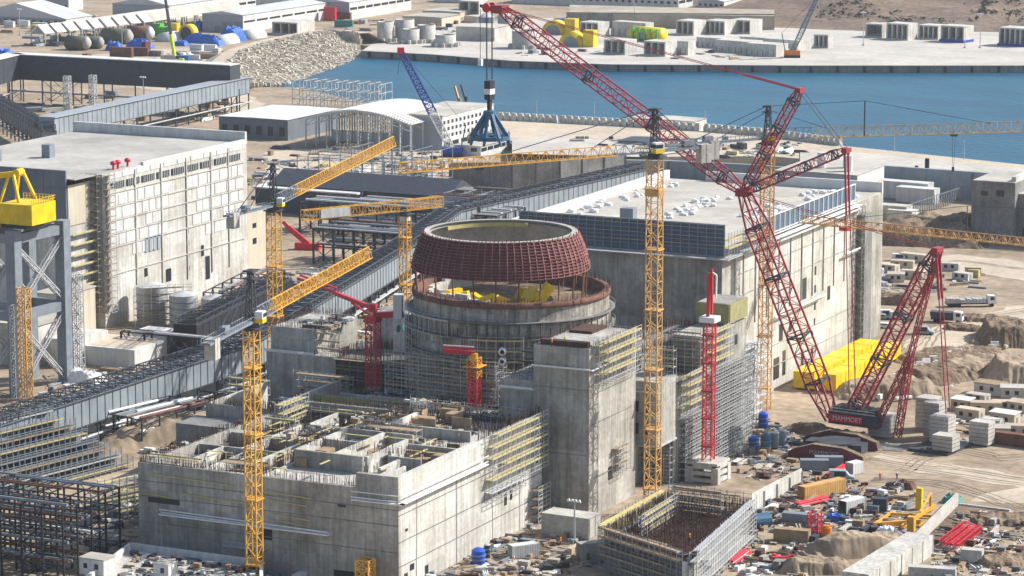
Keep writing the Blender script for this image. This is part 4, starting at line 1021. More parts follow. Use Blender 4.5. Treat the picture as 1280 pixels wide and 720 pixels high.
def steel_frame(label, p0, nx, ny, nz, dx, dy, dz, m, name='pipe_rack', w=.42, fill=None, u=(1, 0), v=(0, 1), cat='steel rack'):
    t = T(name, label, cat, p0)
    P = lambda i, j, k: V3(p0[0]+u[0]*dx*i+v[0]*dy*j, p0[1]+u[1]*dx*i+v[1]*dy*j, p0[2]+dz*k)
    c = MB(); bm_ = MB(); dg_ = MB()
    for i in range(nx+1):
        for j in range(ny+1): c.cut().bar(P(i, j, 0), P(i, j, nz), w)
    for k in range(1, nz+1):
        for i in range(nx+1): bm_.bar(P(i, 0, k), P(i, ny, k), w*.7)
        for j in range(ny+1): bm_.bar(P(0, j, k), P(nx, j, k), w*.7)
    for k in range(nz):
        for i in range(0, nx, 2):
            for j in (0, ny): dg_.cut().bar(P(i, j, k), P(i+1, j, k+1), w*.4); dg_.bar(P(i+1, j, k), P(i, j, k+1), w*.4)
        for j in range(0, ny, 2): dg_.cut().bar(P(nx, j, k), P(nx, j+1, k+1), w*.4)
    c.out('column', m, t); bm_.out('beam', m, t); dg_.out('bracing', m, t)
    if fill:
        for k in range(1, nz+1):
            d = MB(); g = MB()
            for i in range(nx):
                for j in range(ny):
                    if rnd.random() < fill*.35:
                        a = P(i, j, k); d.prism([tuple(P(i, j, 0)[:2]), tuple(P(i+1, j, 0)[:2]), tuple(P(i+1, j+1, 0)[:2]), tuple(P(i, j+1, 0)[:2])], a.z+w*.36, a.z+w*.36+.12)
            for j in range(ny):
                for e in range(4):
                    if rnd.random() < .35+fill*.6:
                        a = P(0, j+(e+.5)/4.2, k); c_ = P(nx, j+(e+.5)/4.2, k); r_ = rnd.choice((.18, .25, .38)); i0 = rnd.choice((0, 0, .2)); g.m = rnd.choice((0, 0, 1, 2)); g.cyl(a.lerp(c_, i0)+V3(0, 0, w*.36+r_), a.lerp(c_, rnd.choice((1, 1, .7)))+V3(0, 0, w*.36+r_), r_, n=7)
            if g.v: g.out('pipe', ['steel_grey', 'white_sheet', 'rust'], t)
            if d.v: d.out('deck', 'steel_dark' if k % 2 else 'concrete_dark', t)
    return t
q = G(0, 716)
steel_frame('dark open steel frame with bracing at the bottom left corner', (q.x-14, q.y-2, 0), 6, 4, 4, 5.3, 5.5, 4.1, 'steel_black', fill=.05, w=.36)
q = G(62, 707); g = MB(); g.box(q.x, q.y, 0, q.x+7, q.y+5, 3.4); g.add([(q.x-.3, q.y-.3, 3.4), (q.x+7.3, q.y-.3, 3.4), (q.x+7.3, q.y+5.3, 3.4), (q.x-.3, q.y+5.3, 3.4), (q.x-.3, q.y+2.5, 4.8), (q.x+7.3, q.y+2.5, 4.8)], [(0, 1, 5, 4), (2, 3, 4, 5), (0, 4, 3), (1, 2, 5)])
g.out('site_hut', 'cream_wall', None, 'cream site hut half hidden behind the dark steel frame', 'hut')
# terraced trench walls with yellow boards
TW = T('terraced_formwork', 'long stepped formwork terraces with yellow and grey boards at the left edge', 'formwork', (-70, -100, 0))
a0, a1 = G(-40, 640), G(168, 585)
d = (a1-a0).normalized(); n = V3(-d.y, d.x, 0)
if n.dot(V3(FX, FY, 0)) < 0: n = -n
for k in range(8):
    w_ = MB(); e = MB(); fr_ = MB(); o = n*(k*2.7+.5); z = 1.4+k*1.75
    p = a0+o-d*10; q = a1+o-d*(k*1.2)
    w_.prism([tuple(p[:2]), tuple(q[:2]), tuple((q+n*1.7)[:2]), tuple((p+n*1.7)[:2])], z-.35, z-.2); w_.prism([tuple((p+n*2.2)[:2]), tuple((q+n*2.2)[:2]), tuple((q+n*2.5)[:2]), tuple((p+n*2.5)[:2])], -.3, z-.9)
    w_.out('terrace', 'formwork_dark' if k % 2 else 'concrete_dark', TW)
    e.prism([tuple((p-n*.15)[:2]), tuple((q-n*.15)[:2]), tuple((q-n*.02)[:2]), tuple((p-n*.02)[:2])], z-.4, z-.05)
    L_ = (q-p).length; m_ = int(L_/1.9)
    for i in range(m_+1):
        r = p.lerp(q, i/m_)-n*.1; fr_.bar((r.x, r.y, -.2), (r.x, r.y, z+1.2+rnd.uniform(-.2, 1.3)), .16)
        if i % 3 == 0: s_ = p.lerp(q, min(1, (i+1)/m_))-n*.1; fr_.bar((r.x, r.y, 0), (s_.x, s_.y, z), .08)
    for zz in (z*.5, z+.5, z+1): fr_.bar((p-n*.1)+V3(0, 0, zz), (q-n*.1)+V3(0, 0, zz), .13)
    e.out('edge_board', ('timber_yellow', 'steel_pale', 'timber', 'steel_grey', 'timber_yellow', 'timber', 'timber_yellow', 'steel_pale')[k], TW); fr_.out('scaffold_frame', 'steel_grey', TW)
# ================================================================ GALLERIES on stilts
def gallery(label, pts, hs, wd, z0, m, roof, roofm='steel_dark', leg='steel_dark', ribs=2.6, lab2=None, legm=9, top=2.6, rw=.1, name='gallery'):
    t = T(name, label, 'gallery', (pts[0].x, pts[0].y, 0))
    W = MB(); RB_ = MB(); RF = MB(); LG = MB(); PP = MB()
    for i in range(len(pts)-1):
        a, c = Vector((pts[i].x, pts[i].y, 0)), Vector((pts[i+1].x, pts[i+1].y, 0)); d = (c-a).normalized(); n = V3(-d.y, d.x, 0); L_ = (c-a).length
        h0 = hs
        W.prism([tuple((a-n*wd/2)[:2]), tuple((c-n*wd/2)[:2]), tuple((c+n*wd/2)[:2]), tuple((a+n*wd/2)[:2])], z0, z0+h0)
        k = int(L_/ribs)
        for j in range(k+1):
            p = a+d*(L_*j/max(1, k))
            for s in (-1, 1):
                q = p+n*s*(wd/2+.1); RB_.bar((q.x, q.y, z0-.2), (q.x, q.y, z0+h0+.1), rw)
        for s in (-1, 1):
            for z in (z0-.15, z0+h0*.97): 
                q0_ = a+n*s*(wd/2+.12); q1_ = c+n*s*(wd/2+.12); RB_.bar((q0_.x, q0_.y, z), (q1_.x, q1_.y, z), .3)
        if roof == 'truss':
            RF.lat(V3(a.x, a.y, z0+h0+top/2+.1), V3(c.x, c.y, z0+h0+top/2+.1), wd*.92, top, max(2, int(L_/3.2)), .28, .2, cross=False)
        else:
            RF.prism([tuple((a-n*(wd/2+.4))[:2]), tuple((c-n*(wd/2+.4))[:2]), tuple((c+n*(wd/2+.4))[:2]), tuple((a+n*(wd/2+.4))[:2])], z0+h0, z0+h0+.4)
        k = int(L_/legm)
        for j in range(k+1):
            p = a+d*(L_*j/max(1, k)); LG.cut()
            for s in (-1, 1):
                q = p+n*s*wd*.42; LG.bar((q.x, q.y, -.5), (q.x, q.y, z0), .5)
            q = p+n*wd*.42; r = p-n*wd*.42
            LG.bar((q.x, q.y, z0*.45), (r.x, r.y, z0*.45), .35); LG.bar((q.x, q.y, .3), (r.x, r.y, z0*.45), .2)
            if j % 4 == 1 and j < k:
                p2 = a+d*(L_*(j+1)/k)
                for s in (-1, 1):
                    q = p+n*s*wd*.42; r = p2+n*s*wd*.42; LG.bar((q.x, q.y, .3), (r.x, r.y, z0-.3), .22); LG.bar((r.x, r.y, .3), (q.x, q.y, z0-.3), .22)
        for s in (-.9, .2, .8):
            q = a-n*(wd/2+s); r = c-n*(wd/2+s); PP.cyl((q.x, q.y, z0*.5+s*.3), (r.x, r.y, z0*.5+s*.3), .3, n=6)
    W.out('wall', m, t); RB_.out('rib', 'steel_dark', t); RF.out('roof_truss' if roof == 'truss' else 'roof', roofm, t); LG.out('support_frame', leg, t); PP.out('pipe', 'steel_pale', t)
    return t
gp = [G(-60, 544, 13.5), G(305, 427, 13.5), G(500, 309, 13.5), G(566, 262, 13.5), G(800, 210, 13.5)]
for lab, x, y, u_, n_, z_ in (('grey scaffold terrace between spoil heap and dark foreground wall', -45, -106, (.35, .94), 26, 7), ('scaffold terrace with timber decks left of the foreground building', -52, -104, (.35, .94), 30, 9), ('scaffold terrace close to the long gallery stilts', -62, -98, (.35, .94), 34, 6)):
    scaf(lab, (x, y), (x+u_[0]*n_, y+u_[1]*n_), 0, z_, 3.0, (.94, -.35), bay=2.2, deck=rnd.choice(('timber', 'timber_yellow')), fm='steel_grey', pole=.14)
scaf('grey scaffold in the courtyard before the stepped left blocks', (-58, -6), (-42, -6), 9, 16, 3, (0, -1), bay=2, deck='timber')
scaf('scaffold with yellow shutters beside the rear yellow mast', (-74, -14), (-62, -14), 0, 15, 3, (0, -1), bay=2, deck='netting')
scaf('low scaffold on the courtyard below the small red boom', (-22, -33), (-6, -33), 12, 18, 2.4, (0, -1), bay=1.8, deck='timber')
scaf('scaffold against the drum foot right of the small red boom', (12, -31), (24, -31), 17, 27, 2.4, (0, -1), bay=1.8, deck='timber_yellow')
gallery('long grey panelled gallery on stilts curving from lower left to behind the reactor', gp, 6.8, 7.0, 6.4, 'cladding_pale', 'truss', top=2.0, ribs=3.4)
gallery('black clad gallery on stilts running flat across the upper left', [G(-60, 112, 14), G(20, 92, 14), G(294, 107, 14)], 12, 9, 12, 'steel_dark', 'flat', 'panel_white', ribs=12, legm=16)
gallery('pale grey ribbed gallery on stilts rising to the end of the black one', [G(58, 160, 12), G(303, 108, 12)], 7.5, 8, 9, 'cladding_pale', 'flat', 'shed_grey', ribs=4, legm=12)
gallery('sloping dark conveyor gallery at the left edge above hall roof', [G(-40, 112, 10), G(62, 170, 10)], 5, 6, 7, 'cladding_grey', 'truss', ribs=4)
gallery('black clad low gallery between the grey tanks and the long gallery', [G(232, 448), G(352, 386)], 8.5, 7, 1.5, 'steel_black', 'truss', ribs=5, top=1.6)
# dark steel racks with pipes behind the yellow cranes
def fr(label, px, py, nx, ny, nz, dx, dy, dz, m, **k): q = G(px, py); return steel_frame(label, (q.x, q.y, 0), nx, ny, nz, dx, dy, dz, m, **k)
fr('dark steel pipe rack with a rusty deck left of the reactor behind yellow jib', 392, 330, 9, 3, 2, 8, 7, 6.2, 'steel_black', fill=.55, w=.55)
fr('dark steel pipe rack farther back beside the black roofed shed', 375, 290, 10, 3, 2, 8, 8, 5.5, 'steel_black', fill=.7, w=.55)
fr('dark steel rack close behind the dome ring on the left', 520, 292, 4, 5, 2, 7, 8, 6, 'steel_grey', fill=.3, w=.4)
fr('thin steel frame skeleton left of the yellow luffed jib', 372, 232, 5, 2, 2, 10, 9, 6, 'steel_grey', fill=0, w=.35)
fr('thin bare steel skeleton right of the yellow raised jib', 440, 240, 4, 2, 3, 9, 9, 6, 'steel_grey', fill=0, w=.3)
fr('low pipe rack with grey decks between gallery and stepped blocks', 330, 520, 4, 4, 1, 6, 6, 5, 'steel_dark', fill=.5, w=.4)
fr('dark pipe rack running below the long gallery near terraces', 178, 560, 4, 3, 2, 6.5, 5, 3.6, 'steel_dark', fill=.4, w=.35, u=(.2, .98), v=(-.98, .2))
fr('dark pipe rack under the long gallery beside two grey tanks', 262, 530, 6, 1, 2, 6.5, 4, 3.4, 'steel_dark', fill=.6, w=.35, u=(.2, .98), v=(-.98, .2))
fr('pipe rack with white lagged pipes behind the gallery near silos', 300, 395, 5, 2, 1, 9, 6, 7, 'steel_black', fill=.2, w=.4, u=(-.2, .98), v=(-.98, -.2))
q = G(470, 272); b = MB(); b.box(q.x-45, q.y, 0, q.x+30, q.y+22, 10); b.add([(q.x-46, q.y-1, 10), (q.x+31, q.y-1, 10), (q.x+31, q.y+23, 10), (q.x-46, q.y+23, 10), (q.x-46, q.y+11, 15), (q.x+31, q.y+11, 15)], [(0, 1, 5, 4), (2, 3, 4, 5), (1, 2, 5), (0, 4, 3)])
b.out('dark_shed', 'steel_dark', None, 'black roofed long shed behind the dark pipe racks', 'shed')
q = G(382, 268); b = MB(); b.box(q.x-22, q.y, 0, q.x+22, q.y+14, 9); b.m = 1; b.box(q.x-23, q.y-1, 9, q.x+23, q.y+15, 9.5); b.out('low_shed', ['steel_dark', 'panel_white'], None, 'dark low shed with a white flat roof behind the yellow jibs', 'shed')
# ================================================================ PYLON with the yellow portal, tan climbing mast
t = T('gantry_pylon', 'tall grey steel pylon with crossed bracing carrying yellow machinery at the left', 'pylon', (-152, 10, 0))
LGS = [(-150.3, .6), (-148.7, 22), (-162.5, 2), (-161, 23)]
for x, y in LGS: b = MB(); b.prism([(x-1.5, y-1.7), (x+1.5, y-1.7), (x+1.5, y+1.7), (x-1.5, y+1.7)], -1, 46); b.out('leg', 'steel_grey', t)
b = MB()
for i, j in ((0, 1), (2, 3), (0, 2), (1, 3)):
    for z in (43.5, 22): b.cut().bar((*LGS[i], z), (*LGS[j], z), 1.6, 2.6)
b.out('cross_beam', 'steel_grey', t)
b = MB()
for i, j in ((0, 1), (2, 3)):
    for z0_, z1_ in ((1, 21), (23.5, 42)):
        b.cut().lat((*LGS[i], z0_), (*LGS[j], z1_), 1.1, 1.1, 8, .3, .15); b.cut().lat((*LGS[j], z0_), (*LGS[i], z1_), 1.1, 1.1, 8, .3, .15)
b.out('bracing', 'steel_pale', t)
b = MB(); b.lat((-148, -3, 0), (-148, -3, 26), 2, 2, 14, .2, .12); b.lat((-147, 26, 0), (-147, 26, 30), 2.4, 2.4, 14, .2, .12); b.lat((-149, 28, 0), (-149, 28, 30), 2, 2, 14, .2, .12); b.out('ladder_tower', 'steel_pale', t)
b = MB(); b.box(-163.5, 3, 46, -148, 17.5, 47.2); b.out('bearing', 'steel_dark', t)
t = T('winch_house', 'bright yellow winch house with portal legs and guard rails on top of the grey pylon', 'machinery house', (-155, 8, 47.2))
c = PY(1.5, 40, 277); b = MB(); b.box(c.x-10.5, 1.5, 47.4, c.x, 13, 53.0); b.out('house', 'bright_yellow', t)
b = MB()
for i in range(11):
    b.bar((c.x, 1.5+11.5*i/10, 53.0), (c.x, 1.5+11.5*i/10, 54.4), .14); b.bar((c.x-10.5+1.05*i, 13, 53.0), (c.x-10.5+1.05*i, 13, 54.4), .14)
for z in (53.7, 54.4): b.bar((c.x, 1.5, z), (c.x, 13, z), .12); b.bar((c.x-10.5, 13, z), (c.x, 13, z), .12)
b.out('guard_rail', 'bright_yellow', t)
b = MB()
for yy in (5, 13): b.bar((c.x-6.5, yy, 53), (c.x-9.2, 9+(yy-9)*.6, 60.2), .7); b.bar((c.x-13, yy, 52), (c.x-10.6, 9+(yy-9)*.6, 60.2), .6)
b.bar((c.x-8.6, 9, 60.4), (c.x-30, 4, 57.5), 1.3, 1.5); b.cyl((c.x-9, 7.6, 60.6), (c.x-9, 10.4, 60.6), 1.1, n=12)
b.out('portal', 'bright_yellow', t)
b = MB(); b.box(c.x-20, -4, 46.2, c.x-11, 18, 47.4); b.bar((c.x-17, -2, 47), (c.x-15, -1, 60), 1.2); b.out('platform', 'bright_yellow', t)
q = G(33, 500); b = MB(); b.lat((q.x, q.y, 0), (q.x, q.y, 31), 2.6, 2.6, 15, .3, .16, cross=True); b.out('climbing_mast', 'crane_amber', None, 'tan lattice climbing mast at the foot of the grey pylon', 'mast')
q = G(30, 505); b = MB(); b.box(-210, 35, -1, -168, 60, 12); b.box(-168, 40, -1, -158, 58, 8); b.m = 1; b.box(-210.5, 34.5, 12, -167.5, 60.5, 12.4); b.out('service_building', ['concrete_pale_and_lit', 'roof_pale'], None, 'low pale concrete building behind the grey pylon at left edge', 'building')
b = MB(); b.box(-186, 62, -1, -176, 79, 16); b.m = 1; b.box(-186.3, 61.7, 16, -175.7, 79.3, 16.4); b.out('stair_block', ['cream_wall', 'roof_pale'], None, 'small cream block beside the pylon below the terraced walkways', 'building')
q = G(135, 455); b = MB(); b.box(q.x-11, q.y-3, 0, q.x+11, q.y+15, 5.5); b.m = 1; b.box(q.x-9.5, q.y-1.5, 5.5, q.x+9.5, q.y+13.5, 5.55); b.out('low_basin', ['panel_white', 'dirt_pale'], None, 'low white walled basin with sand coloured top left of silos', 'basin')
q = G(190, 440); b = MB(); b.box(q.x-6, q.y, 0, q.x+5, q.y+8, 6); b.m = 1; b.box(q.x+1, q.y-.05, .1, q.x+2.2, q.y+.1, 2.6); b.out('pump_house', ['panel_white', 'window_dark'], None, 'small white pump house with a dark door beside the pipe bridge', 'building')
fr('dark pipe bridge on posts between the low white basin and the black gallery', 152, 446, 7, 1, 1, 8, 4, 7.5, 'steel_black', fill=1.0, w=.5)
def tank(label, px, py, pyt, wpx, m, roof='cone', name='storage_tank', grp=None, bands=4, z0=0):
    q = G(px, py, z0); s = FP/PROJ(*q)[2]; r = wpx/2/s; zt = ZAT(q.x, q.y, pyt)
    t = T(name, label, 'tank', q, grp)
    b = sm(MB()); b.cyl(q, (q.x, q.y, zt), r, n=28, caps=False); b.out('shell', m, t)
    b = sm(MB()); b.lathe(q.x, q.y, [(r+.05, zt), (r*.5, zt+r*.16 if roof == 'cone' else zt+r*.4), (0, zt+r*.26 if roof == 'cone' else zt+r*.5)], 28); b.out('roof', 'steel_pale' if m.startswith('steel') else m, t)
    b = MB()
    for k in range(bands): z = z0+(zt-z0)*(k+1)/(bands+1); b.lathe(q.x, q.y, [(r, z-.12), (r+.12, z-.12), (r+.12, z+.12), (r, z+.12)], 28)
    b.out('band', 'steel_grey', t)
    return t
tank('big grey round tank nearest the white panelled hall corner', 191, 404, 357, 40, 'steel_pale', name='silo'); tank('second grey round tank beside the hall, lower and striped', 230, 408, 368, 36, 'steel_pale', name='silo'); tank('third grey round tank, right one, partly behind dark gallery', 270, 412, 372, 36, 'steel_pale', name='silo')
tank('slim tall grey cylinder tank left of a pair by the hall', 281, 360, 319, 11, 'steel_pale', 'dome', bands=1); tank('slim tall grey cylinder tank right of a pair by the hall', 296, 357, 316, 11, 'steel_pale', 'dome', bands=1)
tank('small grey tank under the long gallery, front one of two', 238, 522, 503, 13, 'steel_grey', 'dome'); tank('small grey tank under the long gallery, rear one of two', 249, 517, 498, 13, 'steel_grey', 'dome')
scaf('scaffold round the grey tanks beside the white panelled hall', (-176, 100), (-163, 112), 0, 12, 2, (.7, -.7), deck='timber')
# ================================================================ BACKGROUND: sheds, tents, tanks, halls, the far quay
def shed(label, pc, pl, pt, pfar, wall='panel_white', endm=None, roof='shed_roof', rise=.16, wins=None, band=None, doors=(), name='warehouse', flat=False):
    q = G(*pc); xl = PY(q.y, pl, pc[1]).x; z = max(3, PY(q.y, pc[0], pt).z); yf = max(q.y+12, PX(q.x, *pfar).y)
    t = T(name, label, 'warehouse', ((xl+q.x)/2, (q.y+yf)/2, 0))
    b = MB(); b.box(xl, q.y, -.5, q.x, yf, z); b.out('wall', wall, t)
    W = q.x-xl; xm = (xl+q.x)/2; h = 0.3 if flat else min(W, 60)*rise*.5
    b = MB(); o = .5
    b.add([(xl-o, q.y-o, z), (q.x+o, q.y-o, z), (q.x+o, yf+o, z), (xl-o, yf+o, z), (xm, q.y-o, z+h), (xm, yf+o, z+h)], [(0, 1, 4), (1, 2, 5, 4), (2, 3, 5), (3, 0, 4, 5), (0, 3, 2, 1)]); b.out('roof', roof, t)
    if endm:
        b = MB(); b.box(xl+.1, q.y-.15, 0, q.x-.1, q.y, z-.1); b.out('grey_end', endm, t)  # grey skin on the front end; the annex's stands for shade
    if wins:
        k, zw, hw = wins
        for i in range(k): x = xl+W*(i+.5)/k; b = MB(); b.box(x-W/k*.22, q.y-.3, z*zw, x+W/k*.22, q.y-.16, z*zw+hw); b.out('window', 'window_dark', t)
    if band:
        k, zw, hw = band
        for i in range(k): y = q.y+(yf-q.y)*(i+.5)/k; b = MB(); b.box(q.x, y-(yf-q.y)/k*.42, z*zw, q.x+.15, y+(yf-q.y)/k*.42, z*zw+hw); b.out('window', 'window_dark', t)
    for pa, pb, pz in doors:
        xa = PY(q.y, pa, pc[1]).x; xb = PY(q.y, pb, pc[1]).x; zz = PY(q.y, pa, pz).z; b = MB(); b.box(xa, q.y-.3, 0, xb, q.y-.16, zz); b.out('door', 'steel_grey', t)
    return t
shed('long low white warehouse with a row of small windows at the top left', (83, 33), -40, 24, (115, 26), rise=.3, endm='shed_grey', wins=(14, .4, 1.4))
shed('white block with small windows behind the long low white warehouse', (86, 14), 55, -2, (104, 9), endm='shed_grey', wins=(5, .3, 1.5))
shed('big white shed with grey gable behind the tent row', (212, 26), 141, 7, (320, 3), endm='shed_grey', rise=.2, band=(9, .35, 1.6))
shed('white shed with grey gable and two roller doors near rocks', (304, 41), 253, 19, (412, 15), endm='shed_grey', rise=.14, band=(7, .55, 1.2), doors=((269, 276, 32), (278, 291, 27), (292, 303, 27)))
shed('white shed with a dark window band behind the cream blocks', (437, 25), 365, 3, (514, 2), rise=.14, endm='shed_grey', band=(8, .55, 1.6))
shed('low white shed beyond the grey gabled white sheds', (362, 10), 300, -6, (420, -4), rise=.14, band=(5, .5, 1.5))
shed('very long white building with window rows at the top centre', (848, 12), 640, -6, (866, 9), rise=.05, wins=(26, .38, 1.6), band=(2, .4, 2))
shed('small white sheds cluster right of the long white top building', (905, 12), 872, 2, (930, 8), rise=.2, wins=(5, .4, 1.5))
shed('white shed at the top edge left of the crane tip', (590, 4), 545, -8, (610, 0), rise=.2)
shed('cream flat roofed block behind the round quay silos', (552, 33), 503, 22, (576, 26), 'cream_wall', None, 'roof_pale', flat=True, name='store')
shed('pale cream block beside the crane hook near top', (575, 22), 528, 15, (600, 15), 'cream_wall', None, 'roof_pale', flat=True, name='store')
shed('cream low block between blue grey tank and silos', (598, 29), 580, 21, (606, 26), 'cream_wall', None, 'roof_pale', flat=True, name='store')
shed('long low pale concrete tank block on the far quay', (618, 52), 570, 35, (640, 45), 'concrete_flat', None, 'apron', flat=True, name='store')
shed('white block house behind the yellow cab sign and parapet', (868, 173), 785, 152, (883, 165), 'panel_white', None, 'roof_pale', flat=True, name='store', wins=(2, .3, 2))
shed('flat dark roofed store beside the yellow cab sign', (812, 193), 772, 178, (830, 187), 'steel_grey', None, 'steel_dark', flat=True, name='store')
an = shed('pale cream annex with a flat roof behind the far end of the bag strewn hall', (1070, 294), 968, 219, (1103, 276), 'cream_wall', 'shed_grey', 'roof_pale', flat=True, name='annex_building')  # cream annex; its front end is coloured grey for the shade there
q = G(1070, 294); zt = ZAT(q.x, q.y, 219); yf = PX(q.x, 1103, 276).y
b = MB(); b.box(q.x-.1, q.y-.3, zt-5, q.x+.2, yf+.2, zt-.05); b.out('fascia', 'panel_white', an)
for u, v in ((.3, .4), (.16, .55), (.1, .25)): b = MB(); b.cyl((q.x-60*u, q.y+(yf-q.y)*v, zt), (q.x-60*u, q.y+(yf-q.y)*v, zt+6), 1.6, n=12); b.out('vent', 'white_paint', an)
# canopy hall, steel skeleton hall and the four storey block
shed('white flat canopy hall with dark glazed front', (360, 176), 274, 150, (425, 138), 'cladding_grey', None, 'white_paint', flat=True, name='canopy_hall', wins=(6, .2, 4))
q0 = G(388, 182); q1 = G(535, 186)
t = T('steel_hall', 'open steel hall with curved white purlin roof beside the four storey block', 'hall', q0)
dx = (q1.x-q0.x)/10; b = MB(); c = MB(); r = MB(); w_ = MB()
for i in range(11):
    x = q0.x+dx*i
    for j in range(5):
        y = q0.y-4+j*12; zt = 12+5*math.sin(math.pi*i/10); b.cut().bar((x, y, -.5), (x, y, zt), .55)
        if i < 10:
            z2 = 12+5*math.sin(math.pi*(i+1)/10); c.cut().bar((x, y, zt), (x+dx, y, z2), .5); c.bar((x, y, zt-2.5), (x+dx, y, z2-2.5), .35); c.bar((x, y, zt-2.5), (x+dx, y, z2), .25)
    for j in range(16): pass
for j in range(17):
    y = q0.y-4+j*3.0
    for i in range(10):
        r.bar((q0.x+dx*i, y, 12.5+5*math.sin(math.pi*i/10)), (q0.x+dx*(i+1), y, 12.5+5*math.sin(math.pi*(i+1)/10)), .4)
for i in range(41):
    z = 12.7+5*math.sin(math.pi*i/40); r.bar((q0.x+dx*i/4, q0.y-4, z), (q0.x+dx*i/4, q0.y+44, z), .4)
w_.box(q0.x, q0.y+20, -.5, q1.x, q0.y+21, 5)
for i in range(0, 5): 
    a, e = 12.9+5*math.sin(math.pi*i/10), 12.9+5*math.sin(math.pi*(i+1)/10)
    w_.add([(q0.x+dx*i, q0.y-4, a), (q0.x+dx*(i+1), q0.y-4, e), (q0.x+dx*(i+1), q0.y+44, e), (q0.x+dx*i, q0.y+44, a)], [(0, 1, 2, 3)])
b.out('column', 'steel_pale', t); c.out('roof_truss', 'steel_pale', t); r.out('purlin', 'white_paint', t); w_.out('roof_sheet', 'shed_roof', t)
fr('white scaffold cage standing on the shore behind the canopy hall', 366, 134, 8, 2, 3, 6, 7, 4.4, 'steel_pale', w=.4)
q = G(550, 186); qx = PY(q.y, 550, 186); 
t = T('office_block', 'white four storey block with rows of small dark windows by the water', 'building', q)
xr = G(553, 188).x; y0_ = G(553, 188).y; yb_ = PX(xr, 617, 165).y; zt = ZAT(xr, y0_, 146)
b = MB(); b.box(xr-24, y0_, -.5, xr, yb_, zt); b.out('wall', 'panel_white', t)
b = MB(); b.box(xr-24.3, y0_-.3, zt, xr+.3, yb_+.3, zt+.5); b.out('roof', 'roof_pale', t)
for k in range(3):
    for i in range(13):
        y = y0_+(yb_-y0_)*(i+.5)/13; b = MB(); z = zt*(.36+.2*k); b.box(xr, y-.9, z, xr+.12, y+.9, z+zt*.1); b.out('window', 'window_dark', t)
for i in range(6): y = y0_+(yb_-y0_)*(i+.5)/6; b = MB(); b.box(xr, y-3, .8, xr+.12, y+3, zt*.22); b.out('shop_window', 'window_dark', t)
b = MB(); b.box(xr-24.1, y0_-.2, 0, xr-.2, y0_, zt-.3); b.out('grey_end', 'shed_grey', t)
shed('small white flat hut below the blue lifting frame', (601, 197), 567, 183, (640, 190), 'panel_white', None, 'roof_pale', flat=True, name='store', wins=(2, .5, 1.6), band=(5, .5, 1.6))
# tent row over green tanks
def tents():
    n = 9
    for i in range(n):
        px = 48+i*15.5; py = 57-i*1.9
        q = G(px, py); t = T('storage_tent', 'pale ridge tent in the zigzag row of tents at the upper left', 'tent', q, 'tents in the zigzag row')
        L_ = 120; W = 10.5; b = MB()
        b.add([(q.x-W/2, q.y, 7), (q.x+W/2, q.y, 7), (q.x, q.y, 12), (q.x-W/2, q.y+L_, 7), (q.x+W/2, q.y+L_, 7), (q.x, q.y+L_, 12), (q.x-W/2, q.y, 6.8), (q.x+W/2, q.y, 6.8), (q.x-W/2, q.y+L_, 6.8), (q.x+W/2, q.y+L_, 6.8)], [(0, 1, 2), (3, 5, 4), (0, 2, 5, 3), (1, 4, 5, 2), (6, 8, 9, 7), (0, 6, 7, 1), (3, 4, 9, 8), (0, 3, 8, 6), (1, 7, 9, 4)])
        b.out('canopy', 'roof_pale' if i % 3 else 'roof_old', t)
        b = MB(); b.add([(q.x-W/2-.1, q.y-.4, 6.4), (q.x, q.y-.4, 11.4), (q.x+W/2+.1, q.y-.4, 6.4), (q.x+W/2+.1, q.y-.4, 7.6), (q.x, q.y-.4, 12.5), (q.x-W/2-.1, q.y-.4, 7.6), (q.x-W/2-.1, q.y+9, 7.15), (q.x, q.y+9, 12.15), (q.x+W/2+.1, q.y+9, 7.15)], [(0, 1, 4, 5), (1, 2, 3, 4), (5, 4, 7, 6), (4, 3, 8, 7)]); b.out('valance', 'white_sheet', t)
        b = MB()
        for s in (-1, 1):
            for k in range(5): b.bar((q.x+s*W*.48, q.y+L_*k/4, -.3), (q.x+s*W*.48, q.y+L_*k/4, 7), .45)
        b.out('pole', 'steel_pale', t)
tents()
for px, py, r, L_, m, lab in ((92, 63, 4.2, 13, 'khaki', 'brown cylindrical vessel under the left tents'), (110, 61, 3.6, 12, 'khaki', 'dark green vessel under the middle tents'), (141, 55, 4.6, 17, 'khaki', 'big dark green vessel lying under the tents'), (170, 51, 4.4, 15, 'rust', 'brown cylindrical vessel under the right end tents')):
    q = G(px, py); t = T('pressure_vessel', lab, 'vessel', q); b = sm(MB())
    b.cyl((q.x-L_*.5, q.y+4, r), (q.x+L_*.5, q.y+4, r), r, n=20); b.out('shell', m, t)
    b = sm(MB()); b.cyl((q.x+L_*.5, q.y+4, r), (q.x+L_*.5+r*.5, q.y+4, r), r, r*.5, 20); b.out('end_cap', 'roof_old' if m != 'rust' else 'white_paint', t)
    b = MB()
    for k in (-.3, .3): b.box(q.x+k*L_-.6, q.y+4-r*.8, 0, q.x+k*L_+.6, q.y+4+r*.8, r*.5)
    b.out('cradle', 'steel_dark', t)
def heap(name, label, px, py, sx, sy, sz, m, cat, seed, group=None):
    q = G(px, py); b = MB(); n = 26; k = 14; vs = []; fs = []
    for j in range(k+1):
        for i in range(n+1):
            u = -1+2*i/n; v = -1+2*j/k; e = max(0, (1-abs(u)**5)*(1-abs(v)**5)); vs.append((q.x+u*sx/2, q.y+v*sy/2, -.1+e*sz*(1+.35*nzv(u*2, v*2, 1, seed)+.22*nzv(u*7, v*5, 1, seed+3, 2))))
    for j in range(k):
        for i in range(n): a = j*(n+1)+i; fs.append((a, a+1, a+n+2, a+n+1))
    b.add(vs, fs); return b.out(name, m, None, label, cat, group)
